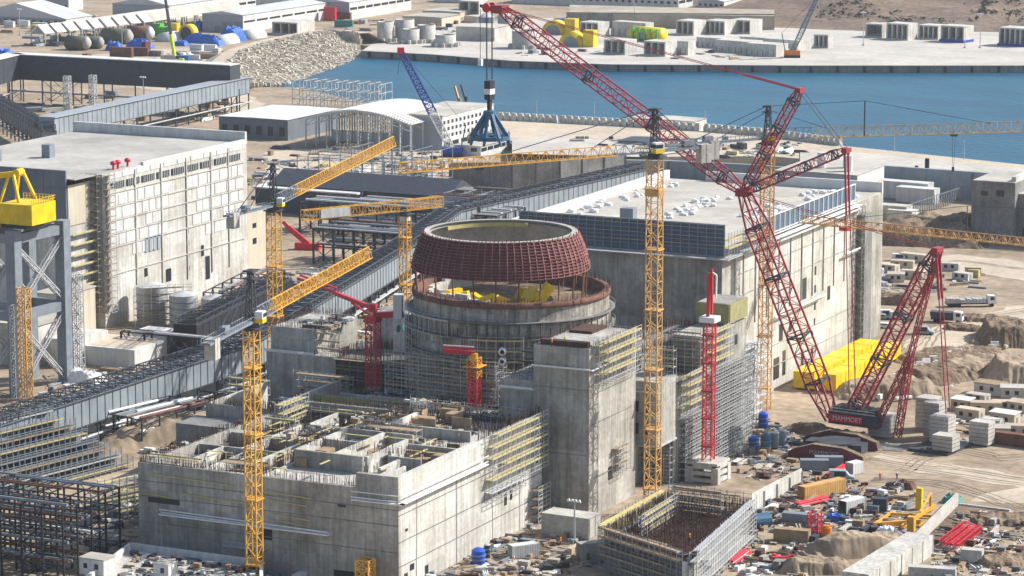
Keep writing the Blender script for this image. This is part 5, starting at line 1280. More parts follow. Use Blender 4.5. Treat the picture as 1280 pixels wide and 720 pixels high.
for px, py, sx, sy, sz, lab in ((6, 84, 16, 14, 9, 'large blue tarpaulin stack at the left edge'), (143, 63, 10, 7, 5, 'small blue tarpaulin heap below the green vessel'), (175, 60, 17, 8, 5, 'blue tarpaulin heap below the right end of the tents'), (254, 56, 27, 8, 6, 'long blue tarpaulin heap left of the rounded white shelter'), (227, 57, 9, 7, 3, 'low blue tarpaulin heap under the yellow machine'), (291, 51, 12, 16, 8, 'blue tarpaulin shelter right of the rounded white shelter'), (249, 38, 5, 8, 6, 'small blue tarpaulin bundle by the grey roller doors')):
    heap('tarpaulin_heap', lab, px, py, sx, sy, sz, 'tarp_blue', 'tarpaulin', px)
for px, py, lab in ((271, 56, 'rounded white shelter between two blue tarpaulins'), (306, 49, 'white rounded shelter near the curved sand bank'), (204, 52, 'small white rounded shelter below the yellow machine')):
    q = G(px, py); b = sm(MB()); b.cyl((q.x, q.y, 0), (q.x, q.y+18, 0), 5.5, n=20); b.out('round_shelter', 'panel_white', None, lab, 'shelter')
q = G(222, 50); t = T('yellow_rig', 'yellow and green machine frame with a dark hoop near the tents', 'machine', q)
b = sm(MB()); b.lathe(0, 0, [(0, 0)], 3) if 0 else b.cyl((q.x+6, q.y, 4.5), (q.x+6, q.y+6, 4.5), 5.2, n=18); b.out('drum', 'bright_yellow', t)
b = MB(); b.box(q.x-7, q.y+1, 0, q.x+8, q.y+6, 4); b.box(q.x-6, q.y+1, 4, q.x-1, q.y+5, 10); b.out('frame', 'bright_yellow', t)
b = MB(); b.cyl((q.x+6, q.y-.2, 4.5), (q.x+6, q.y, 4.5), 3.8, n=16); b.out('opening', 'window_dark', t)
b = MB(); b.box(q.x-14, q.y-1, 0, q.x-8, q.y+5, 7.5); b.box(q.x-20, q.y+4, 1, q.x-15, q.y+9, 9); b.out('cabinet', 'green_paint', t)
def litter(label, name, reg, n, smax, mats, z=0.0, flat=.35, zf=None):
    """loose building material nobody could count: one object"""
    b = MB(); left = n
    while left > 0:
        u, v = rnd.random(), rnd.random()
        a = (reg[0][0]*(1-u)+reg[1][0]*u, reg[0][1]*(1-u)+reg[1][1]*u); c = (reg[3][0]*(1-u)+reg[2][0]*u, reg[3][1]*(1-u)+reg[2][1]*u)
        o = G(a[0]*(1-v)+c[0]*v, a[1]*(1-v)+c[1]*v, z); s = smax*rnd.uniform(.35, 1)**1.4; k = rnd.random(); rz = rnd.choice((0, 1.571, rnd.uniform(0, 3))); mi = rnd.randrange(len(mats))
        ca, sa = math.cos(rz), math.sin(rz); at = lambda x, y, h=0.0: V3(o.x+x*ca-y*sa, o.y+x*sa+y*ca, z+h)
        b.m = mi
        if k < .3:                       # bundle of bars or planks
            w_ = s*rnd.uniform(.13, .22)
            for i in range(rnd.randrange(3, 9)):
                for h in range(rnd.randrange(1, 4)): b.obox(at(rnd.uniform(-.3, .3)*s, i*w_*1.25, h*w_), s*rnd.uniform(2.6, 3.6), w_, w_*.9, rz+rnd.uniform(-.03, .03))
            left -= 3
        elif k < .5:                     # stack of panels on bearers
            for h in range(rnd.randrange(2, 8)): b.obox(at(rnd.uniform(-.08, .08)*s, rnd.uniform(-.08, .08)*s, h*.2*s+.1), s*1.9, s*1.1, .15*s, rz+rnd.uniform(-.05, .05))
            left -= 3
        elif k < .62:                    # row of pallets or crates
            for i in range(rnd.randrange(2, 6)):
                for h in range(rnd.randrange(1, 3)): b.obox(at(0, i*s*.95, h*s*.5), s*.85, s*.85, s*.46, rz+rnd.uniform(-.05, .05))
            left -= 3
        elif k < .74:                    # pipes
            r_ = s*.16
            for i in range(rnd.randrange(2, 6)): b.cyl(at(-s*1.5, i*r_*2.1, r_), at(s*1.5+rnd.uniform(-.4, .4), i*r_*2.1, r_), r_, n=7)
            left -= 2
        else:                            # odd pieces lying about
            for i in range(rnd.randrange(3, 8)):
                b.m = rnd.randrange(len(mats)); e = s*rnd.uniform(.25, .9); p = at(rnd.uniform(-2.5, 2.5)*s, rnd.uniform(-2.5, 2.5)*s)
                if rnd.random() < .6: b.obox(p, e*3.2, e*.18, e*.16, rz+rnd.uniform(-.9, .9), rnd.uniform(-.08, .1))
                else: b.obox(p, e*1.3, e*.9, e*rnd.uniform(.1, .5), rz+rnd.uniform(-.5, .5), rnd.uniform(-.2, .2))
            left -= 3
    return b.out(name, mats, None, label, None, None, 'stuff')
MX = ['concrete_flat', 'timber', 'steel_grey', 'white_sheet', 'rust', 'concrete_dark', 'steel_dark', 'timber_yellow', 'steel_pale', 'concrete_dark', 'steel_dark']
MX2 = ['concrete_flat', 'timber', 'timber', 'roof_pale', 'rebar', 'concrete_dark', 'steel_dark', 'dirt_pale', 'steel_grey', 'concrete_dark', 'rebar', 'white_sheet']
litter('stacked building material spread over the yard below the tents', 'stored_material', ((0, 84), (300, 62), (300, 98), (0, 88)), 260, 4.5, MX)
litter('stacked building material before the warehouses at the top left', 'stored_material', ((0, 60), (60, 58), (280, 40), (240, 30)), 160, 4, MX)
litter('stacked building material among the far sheds', 'stored_material', ((0, 24), (240, 14), (420, 30), (0, 52)), 150, 5, MX)
litter('loose plant and pipes under the black gallery', 'stored_material', ((0, 125), (290, 118), (270, 150), (0, 165)), 260, 4, MX)
litter('loose plant left of the steel hall', 'stored_material', ((310, 185), (560, 190), (560, 230), (320, 250)), 330, 3.2, MX)
litter('loose plant on the terrace behind the flat roofed hall', 'stored_material', ((800, 178), (1000, 186), (1000, 200), (800, 196)), 160, 3, MX, 4.1)
litter('stacks of material and pipes between steel hall and gallery', 'stored_material', ((300, 225), (560, 215), (600, 240), (330, 262)), 300, 2.6, MX)
litter('loose material along the quay terrace', 'stored_material', ((700, 172), (1000, 180), (1000, 190), (760, 186)), 90, 3, MX, 4.1)
litter('loose material on the far quay around the precast units', 'stored_material', ((640, 62), (1000, 58), (1000, 76), (640, 70)), 130, 3, MX)
litter('loose material behind the far silos', 'stored_material', ((420, 28), (620, 22), (620, 40), (440, 40)), 150, 3.6, MX)
# cars and containers among the far sheds
def container(label, px, py, m, L_=12.2, rz=0.0, z=0.0, H_=2.6, grp=None, name='shipping_container', cat='container', w_=2.44):
    q = G(px, py, z); t = T(name, label, cat, q, grp)
    b = MB(); b.box(-L_/2, -w_/2, .12, L_/2, w_/2, H_)
    for i in range(int(L_/.6)):
        x = -L_/2+.3+i*.6; b.box(x, -w_/2-.05, .25, x+.3, w_/2+.05, H_-.15)
    for x in (-L_/2, L_/2-.18): b.box(x, -w_/2-.07, 0, x+.18, w_/2+.07, H_+.05)
    b.out('body', m, t, local=True); d = MB()
    for s in (-.58, .58): d.box(L_/2, s*w_/2*.8-w_*.2, .3, L_/2+.06, s*w_/2*.8+w_*.2, H_-.2)
    d.out('door', m, t, local=True)
    t.rotation_euler.z = rz
    return t
for px, py, m, L_, rz, z, H_, lab in (
    (413, 26, 'bright_red', 8, 0, 0, 9, 'tall dull red stacked container left of the teal one'), (430, 34, 'teal', 12, .2, 0, 4.5, 'teal container by the silos near the rock slope'),
    (430, 25, 'rust', 10, 0, 0, 5, 'rusty container behind the teal container'), (152, 72, 'rust', 14, .1, 0, 6, 'brown container block left of the dark red one'), (172, 70, 'rust', 14, .1, 0, 5, 'dark brown container beside the brown container block'),
    (183, 66, 'maroon', 5, 1.5, 0, 6.5, 'dark red upright container near the blue tarpaulins'), (226, 76, 'tarp_blue', 11, 0, 0, 3, 'blue container at the foot of the green telescopic boom'), (232, 89, 'rust', 9, .1, 0, 3, 'red brown container below the green boom'),
    (246, 67, 'white_paint', 8, 0, 0, 5.5, 'white cabin block left of the sand bank'), (262, 64, 'white_paint', 9, 0, 0, 4, 'white low cabin behind the sand bank'), (210, 82, 'concrete_flat', 8, .5, 0, 6, 'grey block beside the green boom foot'),
    (240, 75, 'panel_white', 9, .3, 0, 3, 'white container beside the blue one under green boom'), (270, 74, 'timber', 22, 0, 0, 3, 'long brown stack at the start of the sand bank'), (90, 88, 'dirt_pale', 16, .2, 0, 3, 'sand coloured low container in the far yard'),
    (203, 36, 'concrete_flat', 9, 0, 0, 4, 'pale container under the grey gable'), (30, 33, 'white_paint', 8, 0, 0, 4, 'white container in front of the long low warehouse'), (12, 34, 'white_paint', 7, 0, 0, 4, 'white container at the left end before the warehouse'), (50, 36, 'panel_white', 10, 0, 0, 4, 'white long container before the long low warehouse')):
    container(lab, px, py, m, L_, rz, z, H_, name='site_container')
# parked cars: one low poly car with parts, copied in several colours
def car(label, px, py, m, rz=0.0, z=0.0, van=False, s=1.0):
    q = G(px, py, z); t = T('parked_van' if van else 'parked_car', label, 'van' if van else 'car', q)
    b = MB(); L_, W, H_ = (5.4, 2.0, 2.2) if van else (4.5, 1.8, 1.45)
    pr = [(-L_/2, .35), (L_/2, .35), (L_/2, .85), (L_*.3, 1.0 if not van else 1.15), (L_*.14, H_), (-L_*.3 if not van else -L_*.48, H_), (-L_*.47, .95), (-L_/2, .9)]
    n = len(pr); b.add([(x, -W/2, h) for x, h in pr]+[(x, W/2, h) for x, h in pr], [tuple(range(n)), tuple(reversed(range(n, 2*n)))]+[((i+1) % n, i, n+i, n+(i+1) % n) for i in range(n)])
    b.out('body', m, t, local=True)
    b = MB(); b.box(-L_*.28, -W/2-.02, 1.0, L_*.16, W/2+.02, H_-.18); b.add([(L_*.285, -W*.4, 1.06), (L_*.285, W*.4, 1.06), (L_*.16, W*.4, H_-.1), (L_*.16, -W*.4, H_-.1)], [(0, 1, 2, 3)]); b.out('window', 'window_dark', t, local=True)
    for x in (-L_*.32, L_*.32):
        for y in (-1, 1): b = MB(); b.cyl((x, y*W*.42, .34), (x, y*W*.52, .34), .34, n=10); b.out('wheel', 'rubber', t, local=True)
    t.rotation_euler.z = rz; t.scale = (s,)*3
    return t
for px, py, m, rz, van, lab in ((283, 97, 'white_paint', .2, True, 'white van beside the rock slope and the white tent roof'), (262, 84, 'white_paint', .1, False, 'white car in the yard near the white van'), (248, 82, 'shed_grey', .4, False, 'grey car left of the white car in the far yard'), (107, 78, 'rust', .2, False, 'reddish car on the open yard below the tents'), (233, 68, 'maroon', 0, False, 'dark red car under the small blue tarpaulin'), (895, 5, 'white_paint', .1, True, 'white van by the small sheds at the top'), (905, 6, 'panel_white', .4, False, 'white car beside the van at the top'), (945, 6, 'shed_grey', .2, False, 'grey car on the dirt road at the top')):
    car(lab, px, py, m, rz, 0, van, 1.3)
# precast harbour units with three dark bays
def caisson(label, px, py, W=13, D=12, H_=9, n=3, rz=0.0, base=None, z=0.0, m='concrete_pale_and_lit'):
    q = G(px, py, z); t = T('precast_unit', label, 'precast unit', q, 'precast units on the far quay')
    b = MB(); th = .9
    b.box(-W/2, 0, 0, W/2, D, th); b.box(-W/2, 0, H_-th, W/2, D, H_); b.box(-W/2, D-th, th, W/2, D, H_-th)
    for i in range(n+1): x = -W/2+(W-th)*i/n; b.box(x, 0, th, x+th, D-th, H_-th)
    b.out('shell', m, t, local=True)
    for i in range(n):
        x0_ = -W/2+(W-th)*i/n+th; x1_ = -W/2+(W-th)*(i+1)/n; b = MB()
        b.box(x0_, 1.6, th, x1_, 1.9, H_*.3); b.out('bulkhead', 'concrete_dark', t, local=True)
    if base: b = MB(); b.box(-W/2-.4, -1, -.05, W/2+.4, D, 1.6); b.out('plinth', base, t, local=True)
    for v in t.children: pass
    t.rotation_euler.z = rz
    return t
for px, py, W, D, H_, n, base, lab in (
    (736, 46, 14, 12, 9, 3, None, 'precast unit with three dark bays left of the yellow bundle'), (768, 68, 15, 12, 8.5, 3, None, 'left of the two precast units nearest the water'), (818, 70, 15, 12, 8.5, 3, None, 'right of the two precast units nearest the water'),
    (856, 44, 13, 14, 9, 3, None, 'precast unit right of the yellow bundle, first of a row of three'), (893, 43, 15, 14, 8.5, 4, None, 'middle precast unit of the row of three behind slabs'), (925, 42, 15, 14, 8.5, 3, None, 'right precast unit of the row of three behind slabs'),
    (1092, 47, 12, 12, 8.5, 1, None, 'precast unit with one dark bay beside the left lamp post'), (1121, 50, 15, 12, 10, 4, None, 'precast unit with four bays right of the lamp post'), (1160, 49, 14, 12, 8.5, 4, None, 'leaning pale precast unit in the middle of the right row'), (1190, 53, 16, 12, 10, 3, 'blue_paint', 'precast unit with three bays on a blue plinth'), (1265, 58, 18, 14, 11, 5, 'blue_paint', 'wide precast unit on blue plinth at the right edge'), (1026, 60, 10, 5, 8, 3, None, 'narrow precast unit right of the blue grey quay crane'),
    (356, 44, 18, 22, 8, 3, None, 'precast frame with three dark bays beside the rock slope'), (586, 20, 15, 10, 10, 2, None, 'precast frame with two dark bays left of the crane tip')):
    caisson(lab, px, py, W, D, H_, n, -.2 if px > 650 else 0, base)
for i, (px, py, W, D, H_, lab) in enumerate(((842, 68, 20, 9, 8, 'flat sided precast slab block right of the two waterside units'), (888, 60, 22, 16, 6, 'low stack of precast slabs in the middle of the far quay'), (915, 66, 26, 14, 7, 'wide low stack of precast slabs nearer the water'), (950, 70, 22, 14, 7, 'precast slab stack left of the blue grey quay crane'), (975, 62, 24, 18, 6, 'precast slab stack behind the blue grey quay crane'), (785, 46, 26, 10, 9, 'pale precast wall block left of the yellow bundle'), (940, 57, 22, 14, 5, 'low precast slab stack behind the wide one'))):
    q = G(px, py); t = T('precast_stack', lab, 'precast stack', q, 'precast slab stacks on the far quay'); b = MB()
    b.box(-W/2, 0, 0, W/2, D, H_*.55); b.box(-W/2+.8, .5, H_*.55, W/2-.3, D-.6, H_)
    b.out('slab', 'concrete_pale_and_lit', t, local=True)
    b = MB()
    for k in range(6): x = -W/2+W*(k+.5)/6; b.box(x-.2, -.2, .2, x+.2, 0, H_*.5)
    b.out('rib', 'concrete_dark', t, local=True); t.rotation_euler.z = -.2
for px, py, w_, pt, lab in ((482, 52, 21, 27, 'round concrete silo, left one at the quay corner'), (506, 51, 24, 24, 'round concrete silo second from the left, behind'), (514, 54, 22, 36, 'low round concrete silo in front of the second silo'), (533, 53, 23, 31, 'round concrete silo beside the cream blocks'), (557, 58, 26, 43, 'low wide round concrete silo at the right of the group'), (657, 60, 34, 38, 'wide round concrete silo behind the red jib')):
    q = G(px, py); s = FP/PROJ(*q)[2]; r = w_/2/s; zt = ZAT(q.x, q.y, pt); t = T('concrete_silo', lab, 'silo', q, 'round concrete silos on the far quay')
    b = sm(MB()); b.lathe(q.x, q.y, [(r, 0), (r, zt), (r-.7, zt), (r-.7, zt-2)], 32); b.out('shell', 'concrete_flat', t)
    b = sm(MB()); b.lathe(q.x, q.y, [(r-.7, zt-1.9), (0, zt-1.9)], 32); b.out('cover', 'concrete_dark', t)
    b = MB()
    for k in range(10): a = 2*math.pi*k/10; b.obox((q.x+(r+1.2)*math.cos(a), q.y+(r+1.2)*math.sin(a), 0), 2.6, 1.2, 2.4, a)
    b.out('footing', 'concrete_pale_and_lit', t)
tank('blue grey round tank behind the long pale tank block', 608, 36, 21, 20, 'steel_grey', 'dome'); tank('blue grey round tank right of the crane hook, second one', 630, 38, 19, 16, 'steel_grey', 'dome')
for px, py, k, lab in ((703, 43, 0, 'yellow half round machine casing behind the other one'), (725, 58, 1, 'yellow half round machine casing nearer the water')):
    q = G(px-12, py); t = T('machine_casing', lab, 'machine part', q); b = sm(MB()); b.cyl((q.x, q.y, 1), (q.x, q.y+8, 1), 7.6, n=22); b.out('hoop', 'bright_yellow', t)
    b = MB(); b.box(q.x+8, q.y, 0, q.x+15, q.y+6, 10); b.out('box', 'bright_yellow', t); b = MB(); b.cyl((q.x, q.y-.3, 1), (q.x, q.y, 1), 5, n=18); b.out('opening', 'steel_grey', t)
q = G(811, 51); t = T('turbine_bundle', 'yellow and green wrapped machine bundle lying on the far quay', 'machine part', q)
b = sm(MB()); b.cyl((q.x-12, q.y+3, 4), (q.x+11, q.y-4, 4), 4.6, n=16); b.out('body', 'bright_yellow', t)
b = MB()
for k in range(5): b.obox((q.x-9+4.6*k, q.y+2.2-1.4*k-3, 0), 1.3, 5, 8, -.3)
b.out('cradle', 'green_paint', t); b = MB(); b.obox((q.x-1, q.y-5, 2), 5, 1, 4, -.3, .5); b.out('cover', 'steel_grey', t)
q = G(716, 34); b = MB(); b.box(q.x-6, q.y, 0, q.x+2, q.y+5, 6); b.m = 1; b.box(q.x-12, q.y+1, 0, q.x-6, q.y+5, 5); b.out('wrapped_load', ['white_sheet', 'tarp_blue'], None, 'white and blue wrapped load behind the yellow casings', 'load')
# lamp posts
def lamp(label, px, py, pt, name='lamp_post', z=0.0):
    q = G(px, py, z); zt = ZAT(q.x, q.y, pt); t = T(name, label, 'lamp post', q); b = MB(); b.cyl(q, (q.x, q.y, zt), .28, .14, 8); b.cyl(q, (q.x, q.y, z+.8), .9, .9, 8); b.out('pole', 'steel_pale', t)
    b = MB(); b.box(q.x-1.6, q.y-.15, zt-.2, q.x+1.6, q.y+.15, zt); b.out('cross_arm', 'steel_pale', t)
    for k in (-1.3, -.4, .4, 1.3): b = MB(); b.obox((q.x+k, q.y-.3, zt), .6, .5, .55, 0, .3); b.out('lamp', 'white_paint', t)
    return t
for px, py, pt, lab in ((1079, 57, 16, 'tall lamp post on the far quay beside the single bay unit'), (1225, 60, 18, 'tall lamp post on the far quay near the right edge'), (793, 34, -6, 'tall lamp post behind the yellow bundle on the far quay'), (153, 72, 33, 'lamp post in the yard before the zigzag tents'), (180, 150, 97, 'lamp post in front of the pale grey ribbed gallery'), (25, 44, 12, 'lamp post before the long low warehouse'),
    (718, 678, 627, 'floodlight mast between sunlit wall and tall tower'), (402, 688, 672, 'thin post in front of the dark foreground wall'), (1206, 60, 34, 'short lamp post beside the blue plinth unit')): lamp(lab, px, py, pt)
for px, py in ((671, 149), (743, 153), (881, 162), (964, 168), (1118, 190), (1205, 200)): 
    q = G(px, py, 4); zt = ZAT(q.x, q.y, py-24); b = MB(); b.cyl(q, (q.x, q.y, zt), .16, .1, 6); b.box(q.x-.8, q.y-.1, zt-.1, q.x+.1, q.y+.1, zt+.1)
    b.out('quay_lamp', 'steel_pale', None, 'thin pale lamp post on the near quay edge against the water', 'lamp post', 'thin lamp posts on the near quay')
q = G(1158, 242); b = MB(); b.cyl((q.x, q.y, 0), (q.x, q.y, ZAT(q.x, q.y, 198)), 1.0, .9, 12); b.out('chimney', 'steel_black', None, 'black chimney pipe standing before the blue grey retaining wall', 'chimney')
q = G(1145, 238); b = MB(); b.cyl((q.x, q.y, 0), (q.x, q.y, 10), 1.0, .7, 12); b.out('chimney', 'steel_black', None, 'short black pipe left of the tall black chimney pipe', 'chimney')
for px, py, L_, H_, m, lab in ((1128, 248, 24, 7, 'panel_white', 'long white cabin at the foot of the blue grey wall'), (1147, 253, 16, 6, 'panel_white', 'white cabin with clutter right under the black chimney'), (1112, 245, 10, 6, 'concrete_flat', 'grey cabin beside the cream annex'), (1113, 282, 15, 8, 'concrete_flat', 'white block cabin on the slope before the fence, left one'), (1128, 285, 10, 7, 'panel_white', 'white block cabin on the slope before the fence, right one')):
    container(lab, px, py, m, L_, -.1, 0, H_, name='site_cabin', cat='cabin', w_=6)
b = MB()
for i in range(30):
    p = G(1130+i*2.9, 276-i*1.0); b.bar(p, p+V3(0, 0, 6), .3)
    if i: b.bar(p+V3(0, 0, 5.5), pp+V3(0, 0, 5.5), .2); b.bar(p+V3(0, 0, 1), pp+V3(0, 0, 5.5), .12)
    pp = p
b.out('site_fence', 'steel_grey', None, 'open steel mesh fence climbing the dirt slope before the retaining wall', 'fence')
# ================================================================ CRANES
def tower_crane(label, x, y, zt, jib, cj, mast_m, jib_m, dark='steel_dark', w=2.5, z0=0.0, head=11.0, jh=2.4, sign=True, wt=True, tie=True, bay=2.6, name='tower_crane', wt_at=.86, cj_m='steel_grey', wt_h=4.2, flat=False, chord=.26):
    t = T(name, label, 'tower crane', (x, y, z0))
    c = V3(x, y, zt)
    b = MB(); b.lat((x, y, z0), (x, y, zt-1.2), w, w, max(4, int((zt-z0)/bay)), chord, .14, cross=False); b.out('mast', mast_m, t)
    b = MB()
    for k in range(int((zt-z0)/14)): z = z0+6+14*k; b.box(x-w/2-.35, y-w/2-.35, z, x+w/2+.35, y+w/2+.35, z+.25)
    b.out('mast_collar', mast_m, t)
    b = MB(); b.cyl((x, y, zt-1.6), (x, y, zt-.2), 1.7, n=16); b.box(x-2.1, y-2.1, zt-1.2, x+2.1, y+2.1, zt-.9); b.out('slewing_ring', dark, t)
    jd = (jib-c).normalized() if jib is not None else V3(1, 0, 0)
    side = V3(-jd.y, jd.x, 0).normalized()
    top = V3(x, y, zt+head)
    if head:
        b = MB(); b.lat((x, y, zt-.2), top, 1.9, 1.9, 7, .22, .13, w1=.8, h1=.8); b.box(top.x-1.2, top.y-1.2, top.z-.4, top.x+1.2, top.y+1.2, top.z); b.box(top.x-1.4, top.y-1.4, top.z-1.8, top.x+1.4, top.y+1.4, top.z-1.6); b.out('tower_head', dark, t)
    if jib is not None:
        b = MB(); L_ = (jib-c).length; md = c.lerp(jib, .16); b.lat(c+jd*1.2+V3(0, 0, jh/2), md+V3(0, 0, jh/2), 1.7, jh, max(3, int(L_*.16/2.2)), .2, .1, tri=not flat, side=-side); b.out('jib_root', cj_m if not flat else jib_m, t)
        b = MB(); b.lat(md+V3(0, 0, jh/2), jib+V3(0, 0, jh/2), 1.7, jh, max(4, int(L_*.84/2.0)), .2, .1, tri=not flat, side=-side); b.out('jib', jib_m, t)
        if tie and head:
            b = MB(); b.bar(top, c.lerp(jib, .62)+V3(0, 0, jh), .16); b.bar(top, c.lerp(jib, .25)+V3(0, 0, jh), .14); b.out('tie_rod', dark, t)
        p = c.lerp(jib, .7); b = MB(); b.obox((p.x, p.y, p.z-.7), 1.6, 1.4, .6, math.atan2(jd.y, jd.x)); b.out('trolley', dark, t)
        q = MB(); 
        for s in (-.4, .4): q.bar((p.x+s, p.y, p.z-.7), (p.x+s*.4, p.y, p.z-9), .07)
        q.obox((p.x, p.y, p.z-10.2), .6, .5, 1.2); q.out('hook', dark, t)
    if cj is not None:
        cd_ = (cj-c).normalized(); cs = V3(-cd_.y, cd_.x, 0); L_ = (cj-c).length
        b = MB(); 
        for s in (-.8, .8): b.bar(c+cs*s+V3(0, 0, .3), cj+cs*s+V3(0, 0, .3), .35, .5); b.bar(c+cs*s*1.2+V3(0, 0, 1.4), cj+cs*s*1.2+V3(0, 0, 1.4), .1)
        n = int(L_/1.4)
        for i in range(n+1):
            p = c.lerp(cj, i/n)+V3(0, 0, .3); b.bar(p-cs*.8, p+cs*.8, .18)
            for s in (-.96, .96): b.bar(p+cs*s, p+cs*s+V3(0, 0, 1.1), .09)
        b.add([c+cs*.7+V3(0, 0, .62), c-cs*.7+V3(0, 0, .62), cj-cs*.7+V3(0, 0, .62), cj+cs*.7+V3(0, 0, .62)], [(0, 1, 2, 3)])
        b.out('counter_jib', cj_m, t)
        if head: b = MB(); b.bar(top, c.lerp(cj, .8)+V3(0, 0, .5), .18); b.bar(top+V3(0, 0, -1.5), c.lerp(cj, .55)+V3(0, 0, .5), .16); b.out('tie_rod', dark, t)
        if wt:
            p = c.lerp(cj, wt_at); rz = math.atan2(cd_.y, cd_.x)
            for k in (-.75, .75): q = p+cd_*k; b = MB(); b.obox((q.x, q.y, q.z-wt_h+.9), 1.3, 2.3, wt_h, rz); b.out('counterweight', 'panel_white' if 'white' in label else 'concrete_flat', t)
            q = c.lerp(cj, .6); b = MB(); b.obox((q.x, q.y, q.z+.7), 2.6, 1.5, 1.4, rz); b.out('winch', cj_m, t)
    if sign:
        q = c+side*(1.9 if side.dot(V3(RX, RY, 0)) > 0 else -1.9)+jd*.4; rz = math.atan2(jd.y, jd.x)
        b = MB(); b.obox((q.x, q.y, q.z), 2.4, 1.7, 2.4, rz); cb = b.out('cab', 'white_paint', t)
        b = MB(); b.obox((q.x, q.y, q.z+.0), 2.5, 1.8, .9, rz); b.out('cab_base', 'bright_yellow', cb)
        b = MB(); b.obox((q.x+jd.x*.3, q.y+jd.y*.3, q.z+1.2), 2.1, 1.86, .8, rz); b.out('window', 'window_dark', cb)
    return t
# 1 front left yellow crane
p = G(319, 740); z = ZAT(p.x, p.y, 403)
tower_crane('orange yellow tower crane standing before the dark foreground wall, jib pointing up the picture', p.x, p.y, z, G(461, 322, z), G(257, 433, z), 'crane_yellow', 'crane_yellow', head=11, jh=2.6)
# 2 behind it
p = G(345, 484); z = ZAT(p.x, p.y, 258)
tower_crane('yellow tower crane behind the front left one beside the long gallery', p.x, p.y, z, G(492, 182, z), G(283, 272, z), 'crane_yellow', 'crane_yellow', head=12, jh=3.0, w=3.0)
# 3 flat one by the dome ring
p = G(507, 440); z = ZAT(p.x, p.y, 263); ja = G(378, 276, z); jb = G(552, 258, z)
t3 = tower_crane('short yellow tower crane left of the dome ring, white board on its level jib', p.x, p.y, z, ja, None, 'crane_yellow', 'crane_yellow', head=0, jh=3.0, sign=False, flat=True)
b = MB(); c3_ = V3(p.x, p.y, z); b.lat(c3_+V3(0, 0, 1.5), jb+V3(0, 0, 1.5), 1.7, 3.0, 9, .26, .15); b.out('counter_jib', 'crane_yellow', t3)
dj = (ja-c3_).normalized(); sj = V3(-dj.y, dj.x, 0); sj = sj if sj.dot(V3(FX, FY, 0)) < 0 else -sj
q0, q1 = c3_.lerp(ja, .56)+sj*1.05, c3_.lerp(ja, .84)+sj*1.05
b = MB(); b.add([q0+V3(0, 0, .3), q1+V3(0, 0, .3), q1+V3(0, 0, 2.9), q0+V3(0, 0, 2.9), q0+sj*.12+V3(0, 0, .3), q1+sj*.12+V3(0, 0, .3), q1+sj*.12+V3(0, 0, 2.9), q0+sj*.12+V3(0, 0, 2.9)], [(0, 1, 2, 3), (7, 6, 5, 4), (0, 4, 5, 1), (1, 5, 6, 2), (2, 6, 7, 3), (3, 7, 4, 0)]); b.out('sign_board', 'panel_white', t3)
b = MB(); b.cyl((p.x, p.y, z-3), (p.x, p.y, z-.4), 1.6, n=14); b.out('slewing_drum', 'white_paint', t3)
# 4 tall one right of centre
p = G(815, 642); z = ZAT(p.x, p.y, 190)
jt = G(500, 216, z); jd = (jt-V3(p.x, p.y, z)).normalized()
t4 = tower_crane('tallest amber tower crane in the middle right before the stepped scaffolds', p.x, p.y, z, jt, V3(p.x, p.y, z)-jd*15, 'crane_amber', 'crane_yellow', head=10, w=2.9, wt_at=.9, jh=2.2)
b = MB(); b.cyl((p.x, p.y, z-10), (p.x, p.y, z-8.6), 2.4, n=8); b.out('climbing_collar', 'crane_amber', t4)
# 5 the one by the red boom with long level jib to the right
p = G(955, 512); z = ZAT(p.x, p.y, 174); jt = G(1290, 164, z); jd = (jt-V3(p.x, p.y, z)).normalized()
t5 = tower_crane('amber tower crane behind the red boom, long pale jib reaching over the water', p.x, p.y, z, jt, G(833, 184, z), 'crane_amber', 'crane_tan', head=9, w=2.8, jh=2.8, tie=False, wt_at=.55, wt_h=5.0)
top = V3(p.x, p.y, z+8.8); r1 = V3(p.x, p.y, z)+jd*(jt-V3(p.x, p.y, z)).length*.36
b = MB(); b.bar(r1, r1+V3(0, 0, 9.5), .3); b.bar(top, r1+V3(0, 0, 9.5), .13); b.bar(r1+V3(0, 0, 9.5), V3(p.x, p.y, z).lerp(jt, .84)+V3(0, 0, 2.4), .13); b.bar(top+V3(0, 0, -1), V3(p.x, p.y, z).lerp(jt, .22)+V3(0, 0, 2.4), .13); b.out('tie_rod', 'steel_dark', t5)
# 6 jib coming in from the right
z = 47.0; a = G(1000, 278, z); c = G(1282, 307, z); d = (c-a).normalized(); m = c+d*14
t6 = T('tower_crane', 'amber tower crane at the right edge with its long jib crossing the sandy slope', 'tower crane', (m.x, m.y, 0))
b = MB(); b.lat(a+V3(0, 0, 1), m+V3(0, 0, 1), 1.7, 2.0, 44, .24, .13, tri=True); b.out('jib', 'crane_amber', t6)
b = MB(); b.lat((m.x, m.y, 0), (m.x, m.y, z-.4), 2.4, 2.4, 18, .26, .14); b.out('mast', 'crane_amber', t6)
b = MB(); b.lat((m.x, m.y, z), (m.x, m.y, z+11), 1.8, 1.8, 6, .22, .12, w1=.7, h1=.7); b.lat((m.x, m.y, z+.4), m+d*15+V3(0, 0, .4), 1.6, 1.0, 8, .22, .12); b.out('tower_head', 'steel_dark', t6)
r1 = a.lerp(m, .62)+V3(0, 0, 2); b = MB(); b.bar((m.x, m.y, z+10.5), r1+V3(0, 0, 7), .13); b.bar(r1, r1+V3(0, 0, 7), .2); b.bar(r1+V3(0, 0, 7), a.lerp(m, .16)+V3(0, 0, 2), .13); b.out('tie_rod', 'steel_dark', t6)
b = MB(); q = a.lerp(m, .17); b.obox((q.x, q.y, q.z-1.0), 2.6, 1.6, .9, math.atan2(d.y, d.x)); b.out('trolley', 'bright_red', t6)
